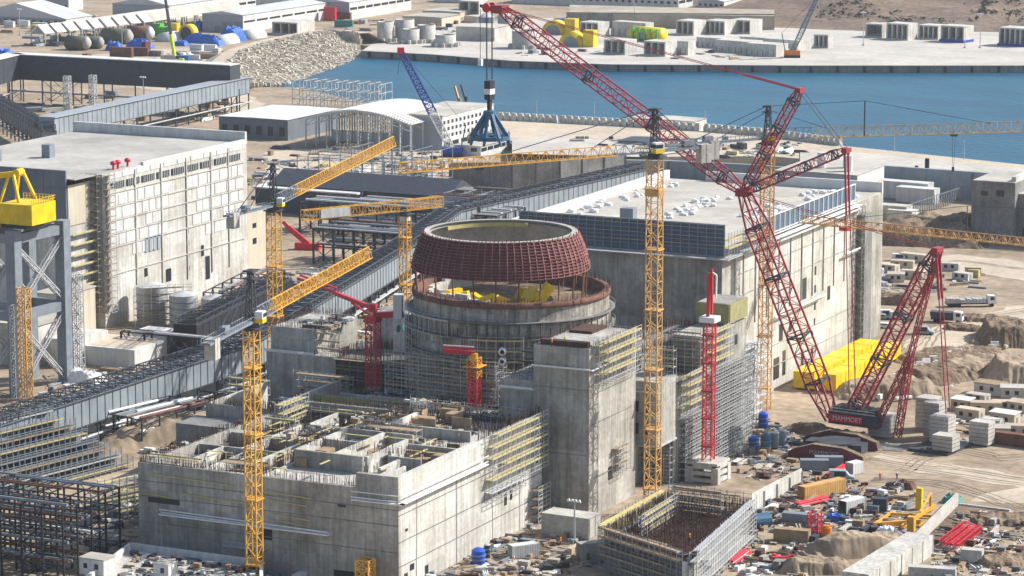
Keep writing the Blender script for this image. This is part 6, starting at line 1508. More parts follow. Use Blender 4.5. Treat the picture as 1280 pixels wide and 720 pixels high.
# 7-9 concrete placing booms
p = G(885, 600); z = ZAT(p.x, p.y, 402); zt = ZAT(p.x, p.y, 336)
t = T('placing_boom', 'tall slim red placing boom with its arm folded upright on a white concrete base', 'placing boom', p)
b = MB(); b.lat((p.x, p.y, 5), (p.x, p.y, z), 2.3, 2.3, 15, .26, .13); b.out('mast', 'bright_red', t)
b = MB()
for k in range(5): zz = 5+(z-5)*(k+.5)/5; b.box(p.x-1.5, p.y-1.5, zz, p.x+1.5, p.y+1.5, zz+.35)
b.out('mast_collar', 'crane_red', t)
b = MB(); b.box(p.x-2, p.y-2, z, p.x+2, p.y+2, z+1.3); b.out('slewing_head', 'white_paint', t)
b = MB(); b.bar((p.x-.5, p.y, z+1.3), (p.x-.2, p.y, zt-1), .7, .8); b.bar((p.x+.5, p.y, z+2), (p.x+.4, p.y, zt), .5, .6); b.out('folded_arm', 'bright_red', t)
b = MB(); b.bar((p.x+1.5, p.y, z+6), (p.x+1.6, p.y, zt-1.5), .35); b.bar((p.x+1.6, p.y, zt-1.5), (p.x+.4, p.y, zt-.8), .35); b.out('delivery_hose', 'white_sheet', t)
b = MB()
for sx in (-1, 1):
    for sy in (-1, 1): b.box(p.x+sx*3.3-.9, p.y+sy*3.3-.9, -.4, p.x+sx*3.3+.9, p.y+sy*3.3+.9, 4)
for zz in (.6, 2.3, 3.9):
    for s in (-1, 1): b.box(p.x-2.4, p.y+s*3.5-.6, zz-.3, p.x+2.4, p.y+s*3.5+.6, zz+.6); b.box(p.x+s*3.5-.6, p.y-2.4, zz-.3, p.x+s*3.5+.6, p.y+2.4, zz+.6)
b.box(p.x-4, p.y-4, 4.5, p.x+4, p.y+4, 5.1); b.out('base', 'concrete_pale_and_lit', t)
p = G(467, 487, 14.0); z = ZAT(p.x, p.y, 402); c = V3(p.x, p.y, z)
t = T('placing_boom', 'crimson placing boom on a lattice column with its arm out left and white counterweight', 'placing boom', p)
b = MB(); b.lat(p, c, 2.8, 2.8, 8, .26, .13, cross=True); b.out('mast', 'bright_red', t)
b = MB(); b.box(p.x-1.7, p.y-1.7, z, p.x+1.7, p.y+1.7, z+1.6); b.cyl((p.x, p.y, z+2.6), (p.x, p.y, z+4.6), 1.1, n=12); b.out('slewing_head', 'bright_red', t)
e1 = G(372, 348, z+6); e0 = c+V3(0, 0, 3.5); k1 = e0.lerp(e1, .5)
b = MB(); b.bar(e0, k1, .9, 1.0); b.bar(k1+V3(0, 0, .3), e1, .55, .6); b.bar(e0+V3(0, 0, -2.2), e0.lerp(e1, .28)+V3(0, 0, -.8), .4); b.bar(k1+V3(.8, 0, 1.2), e1+V3(.8, 0, .9), .45); b.out('arm', 'bright_red', t)
e2 = G(505, 392, z+2); b = MB(); b.bar(c+V3(0, 0, 1.6), e2, 1.2, 1.5); b.out('counter_arm', 'bright_red', t)
b = MB(); q = c.lerp(e2, .82); b.obox((q.x, q.y, q.z-.8), 2.2, 2.6, 6.2, .3); b.out('counterweight', 'white_paint', t)
p = G(593, 500, 19.5); p.z = 17.2; z = ZAT(p.x, p.y, 452); c = V3(p.x, p.y, z)
t = T('placing_boom', 'small red placing boom with an amber head below the round reactor wall', 'placing boom', p)
b = MB(); b.lat(p, c, 2.2, 2.2, 6, .24, .12, cross=True); b.out('mast', 'bright_red', t)
b = MB(); b.lat(c+V3(0, 0, -4), c+V3(0, 0, 1), 2.6, 2.6, 3, .2, .12, cross=True); b.box(p.x-2.2, p.y-2.2, z-1.2, p.x+2.2, p.y+2.2, z-.95); b.cyl(c, c+V3(0, 0, 2), .9, n=12); b.out('slewing_head', 'crane_yellow', t)
e1 = G(554, 440, z+2.6); b = MB(); b.bar(c+V3(0, 0, 2.0), e1+V3(0, 0, .3), .8, .9); b.bar(c+V3(0, 0, 3.1), e1+V3(0, 0, 1.2), .5, .5); b.out('arm', 'bright_red', t)
b = MB(); b.bar(c+V3(0, 0, 3.6), e1+V3(0, 0, 1.7), .22); b.out('delivery_hose', 'white_sheet', t)
q = G(457, 742); b = MB(); b.lat((q.x, q.y, 0), (q.x, q.y, ZAT(q.x, q.y, 699)), 3, 3, 4, .3, .18, cross=True); b.out('mast_section', 'crane_yellow', None, 'short yellow lattice mast section before the dark doorway at bottom', 'mast section')
# ---------------------------------------------------------------- the big red crawler crane
O = G(1048, 541); ang = math.radians(172); D = V3(math.cos(ang), math.sin(ang), 0); SD = V3(-D.y, D.x, 0)
pv = lambda px, py: PV(O, D.x, D.y, px, py)
J, TIP, S1, S2, BM = pv(930, 240), pv(625, 10), pv(1000, 112), pv(1058, 187), pv(1172, 312)
foot = O+V3(0, 0, 3.4)+D*2.0; back = O+V3(0, 0, 3.4)-D*3.2
RC = T('crawler_crane', 'huge dark red lattice crawler crane with tracks and a jib reaching to the top', 'crawler crane', O)
def boom(name, a, c, w, n, m='crane_red', c_=.38, b_=.2, taper=.12, wm=None, tip=.5):
    """lattice boom with narrowed ends"""
    b = MB(); p1 = a.lerp(c, taper); p2 = a.lerp(c, 1-taper); k = max(1, int(n*taper))
    b.lat(a, p1, w*tip, w*tip, k, c_, b_, side=SD, w1=w, h1=w); b.lat(p1, p2, w, w, n, c_, b_, side=SD); b.lat(p2, c, w, w, k, c_, b_, side=SD, w1=w*tip, h1=w*tip)
    b.out(name, m, RC)
    b = MB(); 
    for u in (taper, .36, .62, 1-taper):
        p = a.lerp(c, u); d = (c-a).normalized(); b.cut().lat(p-d*.6, p+d*.6, w*1.03, w*1.03, 1, c_*1.25, .3, side=SD)
    b.out('section_joint', 'steel_dark', RC)
boom('main_boom', foot, J, 4.6, 15, taper=.16, c_=.46, b_=.17); boom('luffing_jib', J, TIP, 3.4, 26, taper=.08, c_=.34, b_=.15)
boom('strut', J, S1, 2.4, 10, c_=.3, b_=.14); boom('strut', J, S2, 2.2, 11, c_=.3, b_=.14); boom('back_mast', back, BM, 3.6, 16, c_=.46, b_=.18, taper=.1)
b = MB()
for s in (-.8, .8):
    b.bar(S1+SD*s, TIP+SD*s, .16); b.bar(S1+SD*s, S1.lerp(TIP, .18)+SD*s, .3)
b.out('pendant', 'crane_red', RC)
b = MB()
for s in (-1.1, 1.1): b.bar(S1+SD*s, S2+SD*s, .16)
b.out('luffing_rope', 'steel_dark', RC)
BW = G(1176, 560); BW = V3(O.x-D.x*31, O.y-D.y*31, 0)
b = MB()
for s in (-.9, .9):
    b.bar(S2+SD*s, O-D*4+SD*s*2+V3(0, 0, 7), .2); b.bar(S2+SD*s, S2.lerp(O-D*4+V3(0, 0, 7), .25)+SD*s, .42)
    b.bar(BM+SD*s, BW+SD*s*1.3+V3(0, 0, 9), .24); b.bar(BM+SD*s, BM.lerp(BW+V3(0, 0, 9), .3)+SD*s, .55)
    b.bar(BM+SD*s, BM.lerp(J, .97)+SD*s, .14)
b.out('pendant', 'crane_red', RC)
a1 = G(1100, 530); a2 = G(1124, 535); a3 = pv(1145, 430)
b = MB(); bb_ = BM.lerp(O-D*12+V3(0, 0, 3), .18); b.lat(O-D*11+SD*1+V3(0, 0, 3), O-D*20+V3(0, 0, 22), 1.5, 1.5, 12, .26, .16, side=SD); b.lat(O-D*17+V3(0, 0, 1), O-D*20+V3(0, 0, 22), 1.5, 1.5, 11, .26, .16, side=SD); b.lat(O-D*20+V3(0, 0, 22), BM, 1.2, 1.2, 14, .22, .14, side=SD); b.out('derrick_frame', 'crane_red', RC)
b = MB(); b.obox(J+V3(0, 0, -1.0), 3.0, 4.2, 2.0, ang).cut(); b.obox(S1+V3(0, 0, -.8), 1.5, 2.8, 1.3, ang).cut(); b.obox(S2+V3(0, 0, -.8), 1.5, 2.8, 1.2, ang).cut(); b.obox(TIP+V3(0, 0, -1.4), 3.6, 3.6, 2.2, ang).cut(); b.obox(BM+V3(0, 0, -1), 1.6, 3.6, 1.6, ang); b.out('sheave_head', 'crane_red', RC)
b = MB(); q = TIP+D*3.5
for s in (-1, 1): b.lathe(0, 0, [(0, 0)], 3) if 0 else b.cyl(q+SD*(s*1.5-.25), q+SD*(s*1.5+.25), 1.3, n=14)
b.out('sheave', 'bright_red', RC)
# machine deck and ring
xr_ = -D if (-D).dot(V3(RX, RY, 0)) > 0 else D
fs_ = SD if SD.dot(V3(FX, FY, 0)) < 0 else -SD
b = MB(); rz = math.atan2(D.y, D.x)
c = O-D*5.5; b.obox(c+V3(0, 0, 3), 14, 6.0, 3.2, rz); b.out('machine_house', 'steel_dark', RC)
b = MB()
for k in range(5): b.cut().obox(c+V3(0, 0, 6.2)-D*(3.4-1.7*k)*1.5, 1.8, 5.2, 1.3, rz)
for k in range(4): b.bar(c-D*(-7+4.6*k)+SD*3.3+V3(0, 0, 4.6), c-D*(-7+4.6*k)-SD*3.3+V3(0, 0, 4.6), .4)
b.out('winch_drum', 'steel_black', RC)
b = MB(); b.obox(c+fs_*3+V3(0, 0, 6.3), 13, .15, .3, rz).cut(); b.obox(c+fs_*3.05+V3(0, 0, 7.1), 13, .15, .2, rz); b.out('catwalk', 'steel_pale', RC)
b = MB(); b.obox(c+fs_*3.15+xr_*-2+V3(0, 0, 3.7), 9.6, .3, 1.9, rz); nm = b.out('name_band', 'bright_red', RC)
def sign(text, pos, xdir, zdir, size, m, parent, name='lettering'):
    cu = bpy.data.curves.new(name, 'FONT'); cu.body = text; cu.size = size; cu.extrude = .03; cu.align_x = 'CENTER'; cu.align_y = 'CENTER'
    tmp = bpy.data.objects.new(name, cu); COL.objects.link(tmp)
    me = bpy.data.meshes.new_from_object(tmp.evaluated_get(bpy.context.evaluated_depsgraph_get())); COL.objects.unlink(tmp); bpy.data.objects.remove(tmp)
    x = Vector(xdir).normalized(); z_ = Vector(zdir).normalized(); n = x.cross(z_)
    b = MB(); vs = [Vector(pos)+x*v.co.x+z_*v.co.y+n*v.co.z for v in me.vertices]
    b.add(vs, [tuple(p.vertices) for p in me.polygons]); bpy.data.meshes.remove(me)
    return b.out(name, m, parent)
sign('MAMMOET', c+fs_*3.33+xr_*-1.4+V3(0, 0, 4.65), xr_, (0, 0, 1), 1.7, 'white_paint', RC)
def track(name, ctr, L_, rzv, m='maroon', txt=True):
    d = V3(math.cos(rzv), math.sin(rzv), 0); n = V3(-d.y, d.x, 0); n = n if n.dot(V3(FX, FY, 0)) < 0 else -n
    pr = [(-L_/2, .5), (-L_/2+1, .1), (L_/2-1, .1), (L_/2, .6), (L_/2-.4, 2.0), (L_*.22, 3.6), (-L_*.18, 3.9), (-L_/2+1, 2.3), (-L_/2, 1.4)]
    k = len(pr); b = MB(); b.add([ctr+d*x-n*1.1+V3(0, 0, h) for x, h in pr]+[ctr+d*x+n*1.1+V3(0, 0, h) for x, h in pr], [tuple(range(k)), tuple(reversed(range(k, 2*k)))]+[((i+1) % k, i, k+i, k+(i+1) % k) for i in range(k)])
    o = b.out(name, m, RC)
    b = MB(); pr2 = [(x*1.012, h*1.05+.02 if h > 1 else h-.06) for x, h in pr]
    for i in range(k): p, q = pr2[i], pr2[(i+1) % k]; A = ctr+d*p[0]+V3(0, 0, p[1]); B = ctr+d*q[0]+V3(0, 0, q[1]); b.add([A-n*1.25, B-n*1.25, B+n*.95, A+n*.95], [(0, 1, 2, 3)])
    b.out('track_shoes', 'dirt_brown', o)
    xr2 = d if d.dot(V3(RX, RY, 0)) > 0 else -d
    if txt: sign('MAMMOET', ctr+n*1.16+V3(0, 0, 2.1)+xr2*-.5, xr2, (0, 0, 1), 1.6, 'roof_pale', o)
tA, tB = G(988, 573), G(1082, 583); rzt = math.atan2((tB-tA).y, (tB-tA).x); Lt = (tB-tA).length
ctr_t = (tA+tB)/2; track('crawler_track', ctr_t+V3(FX, FY, 0)*1.5, Lt, rzt)
track('crawler_track', ctr_t+V3(FX*17+RX*5.2, FY*17+RY*5.2, 0), Lt, rzt, txt=False)
b = MB(); m_ = ctr_t+V3(FX*9+RX*3, FY*9+RY*3, 0); b.obox(m_+V3(0, 0, 1.2), 8, 14, 2.0, rzt); b.cyl(m_+V3(0, 0, 3.0), m_+V3(0, 0, 3.6), 5, n=24); b.obox(m_+V3(0, 0, 1.0), 15, 5, 2.3, rzt); b.out('car_body', 'steel_dark', RC)
# hook block and blue lifting spider at the jib tip
HK = V3(TIP.x+D.x*3.5, TIP.y+D.y*3.5, 0); zb = ZAT(HK.x, HK.y, 104)
b = MB()
for s in (-1.3, 1.3): 
    for e in (-.12, .12): b.bar(HK+SD*s+D*e+V3(0, 0, TIP.z), HK+SD*s+D*e+V3(0, 0, zb+1), .14)
b.out('hoist_rope', 'steel_dark', RC)
b = MB(); b.obox(HK+V3(0, 0, zb-4.5), 1.9, 2.3, 5.2, ang); b.obox(HK+V3(0, 0, zb-10), .9, 1.1, 5.6, ang); b.out('hook_block', 'steel_black', RC); b = MB(); b.obox(HK+V3(0, 0, zb-3), 2.0, 2.4, 1.5, ang); b.out('hook_band', 'white_sheet', RC)
t = T('lifting_frame', 'dark blue spider lifting frame hanging from the red crane over the white block', 'lifting frame', HK+V3(0, 0, zb-24))
zt = ZAT(HK.x, HK.y, 142); zl = ZAT(HK.x, HK.y, 176)
b = MB(); b.lathe(HK.x, HK.y, [(0, zt+1), (1.6, zt+.8), (1.9, zt-1.4), (0, zt-1.6)], 12); b.out('hub', 'blue_steel', t)
for i in range(8):
    a_ = 2*math.pi*i/8+.2; e = V3(HK.x+5.4*math.cos(a_), HK.y+5.4*math.sin(a_), zl+1); b = MB(); b.bar((HK.x+1.2*math.cos(a_), HK.y+1.2*math.sin(a_), zt), e, .75, .8); b.bar(e+V3(0, 0, -.4), e+V3(math.cos(a_)*.6, math.sin(a_)*.6, -1.8), .6); b.bar((HK.x, HK.y, zl+1.4), e, .5, .7); b.out('arm', 'blue_steel', t)
b = MB(); b.lathe(HK.x, HK.y, [(4.3, zl+.4), (5.6, zl+.4), (5.6, zl+1.5), (4.3, zl+1.5)], 16, True)
for i in range(16): a_ = 2*math.pi*i/16; b.bar((HK.x+5.6*math.cos(a_), HK.y+5.6*math.sin(a_), zl+1.5), (HK.x+5.6*math.cos(a_), HK.y+5.6*math.sin(a_), zl+2.6), .14)
b.out('ring_beam', 'blue_steel', t)
# second thin hook further left
q = TIP+D*6.5; zb2 = ZAT(q.x, q.y, 74); b = MB(); b.bar(q+V3(0, 0, -.5), (q.x, q.y, zb2), .13); b.bar(q+V3(0, 0, .3), TIP+D*2, .5, .8); b.out('runner_rope', 'steel_dark', RC); b = MB(); b.obox((q.x, q.y, zb2-1.8), 1.1, 1.1, 1.9); b.out('runner_hook', 'white_sheet', RC)
# counterweight slabs in stacks: every slab a thing of its own
ordw = ['lowest', 'second lowest', 'third', 'fourth', 'fifth', 'sixth', 'seventh', 'eighth', 'ninth']
slab0 = None
def stack(px, py, L_, W, n, where, rz=.0, h=1.0, z=0.3):
    global slab0
    q = G(px, py)
    for k in range(n):
        lab = f'grey concrete ballast slab, {ordw[k] if k < n-1 else "topmost"} of {where}'
        if slab0 is None:
            b = MB(); b.box(-.5, -.5, .16, .5, .5, .98); b.box(-.44, -.44, 0, .44, .44, .16); slab0 = b.out('ballast_slab', 'concrete_flat', None, lab, 'ballast slab', 'ballast slabs stacked by the red crane', loc=(0, 0, 0)); o = slab0
        else: o = dup(slab0, (0, 0, 0), 0, lab)
        o.location = (q.x+rnd.uniform(-.05, .05), q.y+rnd.uniform(-.05, .05), z+k*h); o.rotation_euler.z = rz; o.scale = (L_, W, h)
stack(1103, 546, 6.2, 4.5, 6, 'the stack beside the crane machine house', rz)
stack(1168, 548, 4.5, 4.5, 9, 'the tall left stack under the red pendants', rz, z=.8); stack(1178, 556, 5.2, 4.5, 7, 'the middle stack under the red pendants', rz, z=.8); stack(1182, 566, 5.6, 4.5, 4, 'the low front stack under red pendants', rz, z=.8); stack(1160, 537, 5.2, 5, 8, 'the rear stack under the red pendants', rz, z=.8)
stack(1227, 556, 5.4, 4, 6, 'the stack with a red edge among cabins', rz)
q = G(1176, 560); b = MB(); b.obox(q+V3(0, 0, .1), 11, 15, .6, rz); b.out('ballast_tray', 'steel_dark', None, 'dark steel tray under the ballast slab stacks', 'tray')
# ---------------------------------------------------------------- other cranes far off
def lattice_crane(label, px, py, tpx, tpy, m, m2, w, base_m, dirx=None, tipm=None, z=0.0, n=22):
    q = G(px, py, z); t = T('lattice_crane', label, 'crane', q)
    dx_, dy_ = (-RX, -RY) if tpx < px else (RX, RY)
    tp = PV(q, dx_, dy_, tpx, tpy); s_ = V3(FX, FY, 0); a = q+V3(0, 0, 3)
    mid = a.lerp(tp, .38)
    b = MB(); b.lat(a, mid, w*.8, w*.8, int(n*.4), .4, .22, side=s_, w1=w, h1=w); b.out('lower_boom', m2, t)
    b = MB(); b.lat(mid, tp, w, w, int(n*.6), .5, .26, side=s_, w1=w*.6, h1=w*.6); b.out('upper_boom', m, t)
    b = MB(); b.obox(tp-V3(0, 0, 1), 3, 2.6, 2.6, PSI); b.out('boom_head', tipm or m, t)
    b = MB(); b.obox(q+V3(0, 0, 1.2), 9, 4, 3, PSI); b.out('house', base_m, t)
    for k in (-2.4, 2.4): b = MB(); o = q+V3(FX*k, FY*k, 0); b.obox(o, 9, 1.2, 1.4, PSI); b.out('track', 'rubber', t)
    b = MB(); b.bar(q-V3(dx_, dy_, 0)*4+V3(0, 0, 4), q-V3(dx_, dy_, 0)*6+V3(0, 0, 14), .4); b.bar(q-V3(dx_, dy_, 0)*6+V3(0, 0, 14), tp, .13); b.bar(tp, V3(tp.x+dx_*1.5, tp.y+dy_*1.5, tp.z-10), .13); b.out('stay', 'steel_dark', t)
    return t
lattice_crane('blue and white lattice crane with a red tip before the basin', 565, 196, 501, 64, 'blue_paint', 'white_paint', 3.4, 'blue_paint', tipm='bright_red')
lattice_crane('blue grey lattice crawler crane on the far quay by the slab stacks', 990, 72, 1024, -8, 'steel_grey', 'steel_grey', 2.6, 'orange')
q = G(219, 78); t = T('telescopic_crane', 'lime green telescopic crane with a dark slim upper boom by the tarpaulins', 'mobile crane', q)
tp = PV(q, -RX, -RY, 206, -6); md = q.lerp(tp, .42)
b = MB(); b.bar(q+V3(0, 0, 2), md, 1.5); b.out('boom', 'lime_paint', t); b = MB(); b.lat(md, tp, 1.2, 1.2, 20, .3, .16, w1=.8, h1=.8); b.out('jib', 'steel_dark', t)
b = MB(); b.obox(q, 10, 3, 2.2, .3); b.out('carrier', 'lime_paint', t); b = MB(); b.obox(q+V3(1, 0, 2.2), 3, 2.4, 1.6, .3); b.out('cab', 'window_dark', t)
for px, py, px2, py2, lab in ((385, 312, 360, 284, 'red telescopic boom between gallery and pipe rack'), ):
    q = G(px, py); tp = PV(q, -RX, -RY, px2, py2); t = T('telescopic_crane', lab, 'mobile crane', q); b = MB(); b.bar(q+V3(0, 0, 2), tp, 1.5, 1.8); b.bar(tp, q.lerp(tp, 1.25), 1.0, 1.2); b.out('boom', 'bright_red', t)
    b = MB(); b.obox(q, 9, 3, 2.4, .2); b.out('carrier', 'bright_red', t)
for px, py, m, lab in ((575, 128, 'crane_amber', 'small amber ship derrick behind the four storey block roof'), (583, 126, 'steel_dark', 'small dark derrick behind the four storey block roof')):
    q = G(px, py, -3); zt = ZAT(q.x, q.y, py-20); b = MB(); b.cyl(q, (q.x, q.y, zt-6), .7, n=8); b.bar((q.x, q.y, zt-9), (q.x-3, q.y, zt), .9, 1.2); b.out('harbour_derrick', m, None, lab, 'derrick')
for px, py, pt, lab in ((85, 150, 95, 'left pale lattice mast standing before the black gallery'), (117, 150, 94, 'right pale lattice mast standing before the black gallery')):
    q = G(px, py); b = MB(); b.lat(q, (q.x, q.y, ZAT(q.x, q.y, pt)), 2.6, 2.6, 14, .35, .2); b.out('lattice_mast', 'steel_pale', None, lab, 'mast')
# ================================================================ RIGHT HAND YARD, VEHICLES, PEOPLE
q = G(1047, 492)
t = T('girder_pair', 'bright yellow pair of long box girders lying on the dirt beside the hall', 'girder', (q.x-6, q.y+25, 0))
L_ = 56
for x0_, nm_ in ((q.x-4.4, 0), (q.x-13, 1)):
    b = MB(); W_ = 3.9 if nm_ == 0 else 6.2
    b.add([(x0_, q.y, .6), (x0_+W_, q.y, .6), (x0_+W_, q.y+L_, .6), (x0_, q.y+L_, .6), (x0_, q.y, 5.2), (x0_+W_, q.y, 5.2), (x0_+W_, q.y+L_, 4.6), (x0_, q.y+L_, 4.6)], [(0, 3, 2, 1), (4, 5, 6, 7), (0, 1, 5, 4), (1, 2, 6, 5), (2, 3, 7, 6), (3, 0, 4, 7)]); o = b.out('girder', 'bright_yellow', t)
    b = MB(); b.box(x0_-.25, q.y+.02, 5.2, x0_+W_+.25, q.y+L_-.02, 5.42) if 0 else None
    for k in range(1, 7): y = q.y+L_*k/7; b.box(x0_+W_, y-.12, .7, x0_+W_+.14, y+.12, 4.7)
    for k in range(1, 14): y = q.y+L_*k/14; b.box(x0_+W_, y-.05, .65, x0_+W_+.07, y+.05, 4.55)
    b.box(x0_+W_, q.y, .6, x0_+W_+.3, q.y+L_, .8); b.box(x0_+.3, q.y-.12, 1.0, x0_+W_-.3, q.y, 1.2)
    b.out('stiffener', 'bright_yellow', o)
    b = MB()
    for k in range(1, 5): y = q.y+L_*(k+.2)/5; b.box(x0_+.3, y, 5.25-.6*(k+.2)/5, x0_+W_-.3, y+.14, 5.28-.6*(k+.2)/5)
    b.out('seam', 'steel_dark', o)
b = MB(); b.box(q.x-6.6, q.y+.6, 1.2, q.x-4.6, q.y+L_-.6, 3.2); b.out('tie_plate', 'crane_yellow', t)
b = MB()
for k in range(5): b.box(q.x-14, q.y+2+12*k, -.1, q.x+.3, q.y+3+12*k, .6)
b.out('sleeper', 'timber', t)
# trucks
def truck(label, px, py, rz, kind, bed, cab='white_paint'):
    q = G(px, py); t = T('truck', label, 'truck', q)
    L_ = 14 if kind == 'flat' else 8.5
    b = MB(); b.box(-L_/2, -1.1, .75, L_/2-2.4, 1.1, 1.15); b.out('chassis', 'steel_dark', t, local=True)
    b = MB(); pr = [(L_/2-2.4, .8), (L_/2, .8), (L_/2, 1.9), (L_/2-.35, 3.1), (L_/2-2.4, 3.2)]; n = len(pr)
    b.add([(x, -1.25, h) for x, h in pr]+[(x, 1.25, h) for x, h in pr], [tuple(range(n)), tuple(reversed(range(n, 2*n)))]+[((i+1) % n, i, n+i, n+(i+1) % n) for i in range(n)]); c = b.out('cab', cab, t, local=True)
    b = MB(); b.add([(L_/2+.01, -1.1, 1.95), (L_/2+.01, 1.1, 1.95), (L_/2-.33, 1.1, 3.0), (L_/2-.33, -1.1, 3.0)], [(0, 1, 2, 3)]); b.box(L_/2-1.7, -1.28, 1.9, L_/2-.6, 1.28, 2.8); b.out('window', 'window_dark', c, local=True)
    b = MB()
    if kind == 'flat':
        b.box(-L_/2, -1.25, 1.15, L_/2-2.7, 1.25, 1.35)
        for k in range(12): b.box(-L_/2+.2+k*.92, -1.2, 1.35, -L_/2+1.0+k*.92, 1.2, 1.35+rnd.uniform(.6, 1.2))
    else:
        b.add([(-L_/2, -1.25, 1.2), (L_/2-2.6, -1.25, 1.2), (L_/2-2.6, 1.25, 1.2), (-L_/2, 1.25, 1.2), (-L_/2-.3, -1.35, 2.9), (L_/2-2.5, -1.35, 2.9), (L_/2-2.5, 1.35, 2.9), (-L_/2-.3, 1.35, 2.9)], [(0, 3, 2, 1), (0, 1, 5, 4), (1, 2, 6, 5), (2, 3, 7, 6), (3, 0, 4, 7), (4, 5, 6, 7)])
    b.out('bed', bed, t, local=True)
    for x in ([-L_/2+1.2, -L_/2+2.4, -L_/2+3.6, L_/2-1.2] if kind == 'flat' else [-L_/2+1.2, -L_/2+2.5, L_/2-1.2]):
        for s in (-1, 1): b = MB(); b.cyl((x, s*1.0, .5), (x, s*1.3, .5), .52, n=12); b.out('wheel', 'rubber', t, local=True)
    t.rotation_euler.z = rz; t.scale = (1.15,)*3
truck('long flatbed truck with a white cab carrying pale load on the upper track', 1213, 383, .52, 'flat', 'steel_pale'); truck('short dark tipper truck with a white cab on the upper track', 1184, 403, .1, 'tip', 'steel_dark')
for px, py, m, rz, van, lab in ((1110, 397, 'white_paint', .4, True, 'white van beside the dark tipper truck, left one'), (1106, 410, 'white_paint', .2, False, 'white car below the white van near girders'), (1124, 399, 'panel_white', .5, True, 'white van nearest the tipper truck'), (1103, 399, 'shed_grey', .3, False, 'grey car left of the white vans'), (1095, 410, 'khaki', 1.3, False, 'dark green car at the end of the yellow girders'), (1126, 326, 'white_paint', .2, True, 'white van parked among the cabins on the slope'), (1155, 418, 'shed_grey', .2, True, 'grey van at the end of the yellow girders'),
    (1052, 600, 'shed_grey', .3, True, 'grey crew van in the front yard before the red tracks')):
    car(lab, px, py, m, rz, 0, van, 1.15)
# cabins and stores
def cabin(label, px, py, L_=9, W=5, H_=3.2, m='panel_white', roof='roof_pale', rz=-.1, z=0.0, nw=2):
    q = G(px, py, z); t = T('site_cabin', label, 'cabin', q)
    b = MB(); b.box(-L_/2, -W/2, 0, L_/2, W/2, H_); b.out('wall', m, t, local=True)
    b = MB()
    if rnd.random() < .55: b.add([(-L_/2-.25, -W/2-.25, H_), (L_/2+.25, -W/2-.25, H_), (L_/2+.25, W/2+.25, H_), (-L_/2-.25, W/2+.25, H_), (-L_/2-.25, 0, H_+.9), (L_/2+.25, 0, H_+.9)], [(0, 1, 5, 4), (2, 3, 4, 5), (1, 2, 5), (0, 4, 3), (0, 3, 2, 1)])
    else: b.add([(-L_/2-.25, -W/2-.25, H_), (L_/2+.25, -W/2-.25, H_), (L_/2+.25, W/2+.25, H_+.35), (-L_/2-.25, W/2+.25, H_+.35), (-L_/2-.25, -W/2-.25, H_+.2), (L_/2+.25, -W/2-.25, H_+.2), (L_/2+.25, W/2+.25, H_+.55), (-L_/2-.25, W/2+.25, H_+.55)], [(0, 3, 2, 1), (4, 5, 6, 7), (0, 1, 5, 4), (1, 2, 6, 5), (2, 3, 7, 6), (3, 0, 4, 7)]); b.out('roof', roof, t, local=True)
    for i in range(nw): x = -L_/2+L_*(i+.7)/(nw+.6); b = MB(); b.box(x-.55, -W/2-.06, 1.1, x+.55, -W/2, 2.2); b.out('window', 'window_dark', t, local=True)
    b = MB(); b.box(L_/2, -.5, .1, L_/2+.06, .5, 2.2); b.out('door', 'steel_grey', t, local=True)
    t.rotation_euler.z = rz; return t
CB = [(1095, 345, 8, 'panel_white', 'cabin in the slope group, leftmost small white one'), (1112, 340, 10, 'panel_white', 'white cabin in the slope group beside the leftmost'), (1120, 352, 9, 'roof_pale', 'pale cabin at the front of the slope group'), (1128, 335, 13, 'panel_white', 'long white cabin behind the van on the slope'), (1143, 327, 17, 'panel_white', 'longest white cabin in the slope group'), (1188, 338, 10, 'panel_white', 'tall white cabin right of the red back mast head'), (1203, 350, 10, 'concrete_flat', 'grey cabin right of the red back mast, front'), (1216, 345, 9, 'roof_pale', 'pale cabin at the right end of the slope group'), (1140, 348, 12, 'roof_pale', 'low cabin behind the red back mast'),
    (1238, 492, 14, 'panel_white', 'largest white cabin in the right cabin camp with lean-to roof'), (1266, 497, 11, 'concrete_flat', 'grey cabin at the top right of the cabin camp'), (1222, 503, 10, 'roof_pale', 'pale low cabin at the left of the camp'), (1252, 512, 9, 'panel_white', 'small white cabin in the middle of the camp'), (1275, 515, 10, 'roof_pale', 'cabin at the right edge of the camp near coil'), (1232, 516, 14, 'concrete_flat', 'wide flat grey roofed cabin in the camp'), (1212, 524, 12, 'dirt_pale', 'cabin with sandy roof at the front left of the camp'), (1256, 530, 12, 'concrete_flat', 'dark sided cabin in the second row of camp'), (1240, 538, 9, 'panel_white', 'white cabin before the dark sided cabin'), (1275, 545, 13, 'panel_white', 'white long cabin at right edge above the rust container'), (1250, 549, 8, 'roof_pale', 'small pale cabin near the front of camp'), (1203, 512, 9, 'roof_pale', 'small cabin on the sandy bank left of the camp')]
for px, py, L_, m, lab in CB: cabin(lab, px, py, L_*.6, 3.4, rnd.uniform(2.5, 3.2), rnd.choice([m, 'dirt_pale', 'concrete_flat', 'cream_wall']), rnd.choice(['roof_pale', 'concrete_flat', 'dirt_pale', 'white_paint', 'timber']), rnd.choice([-.2, .15, .3]))
container('rust red open container at the right edge below the camp', 1277, 558, 'rust', 14, -.12, 0, 3.2)
container('white container standing at the foot of the sunlit wall', 654, 696, 'panel_white', 6.5, .9, 0, 3.0); container('tall grey container between pit and sunlit wall', 744, 700, 'concrete_flat', 8, .8, 0, 4.2); container('long low concrete store at the foot of the tall tower', 714, 668, 'concrete_flat', 12, -.05, 0, 5, name='low_store', cat='store', w_=6)
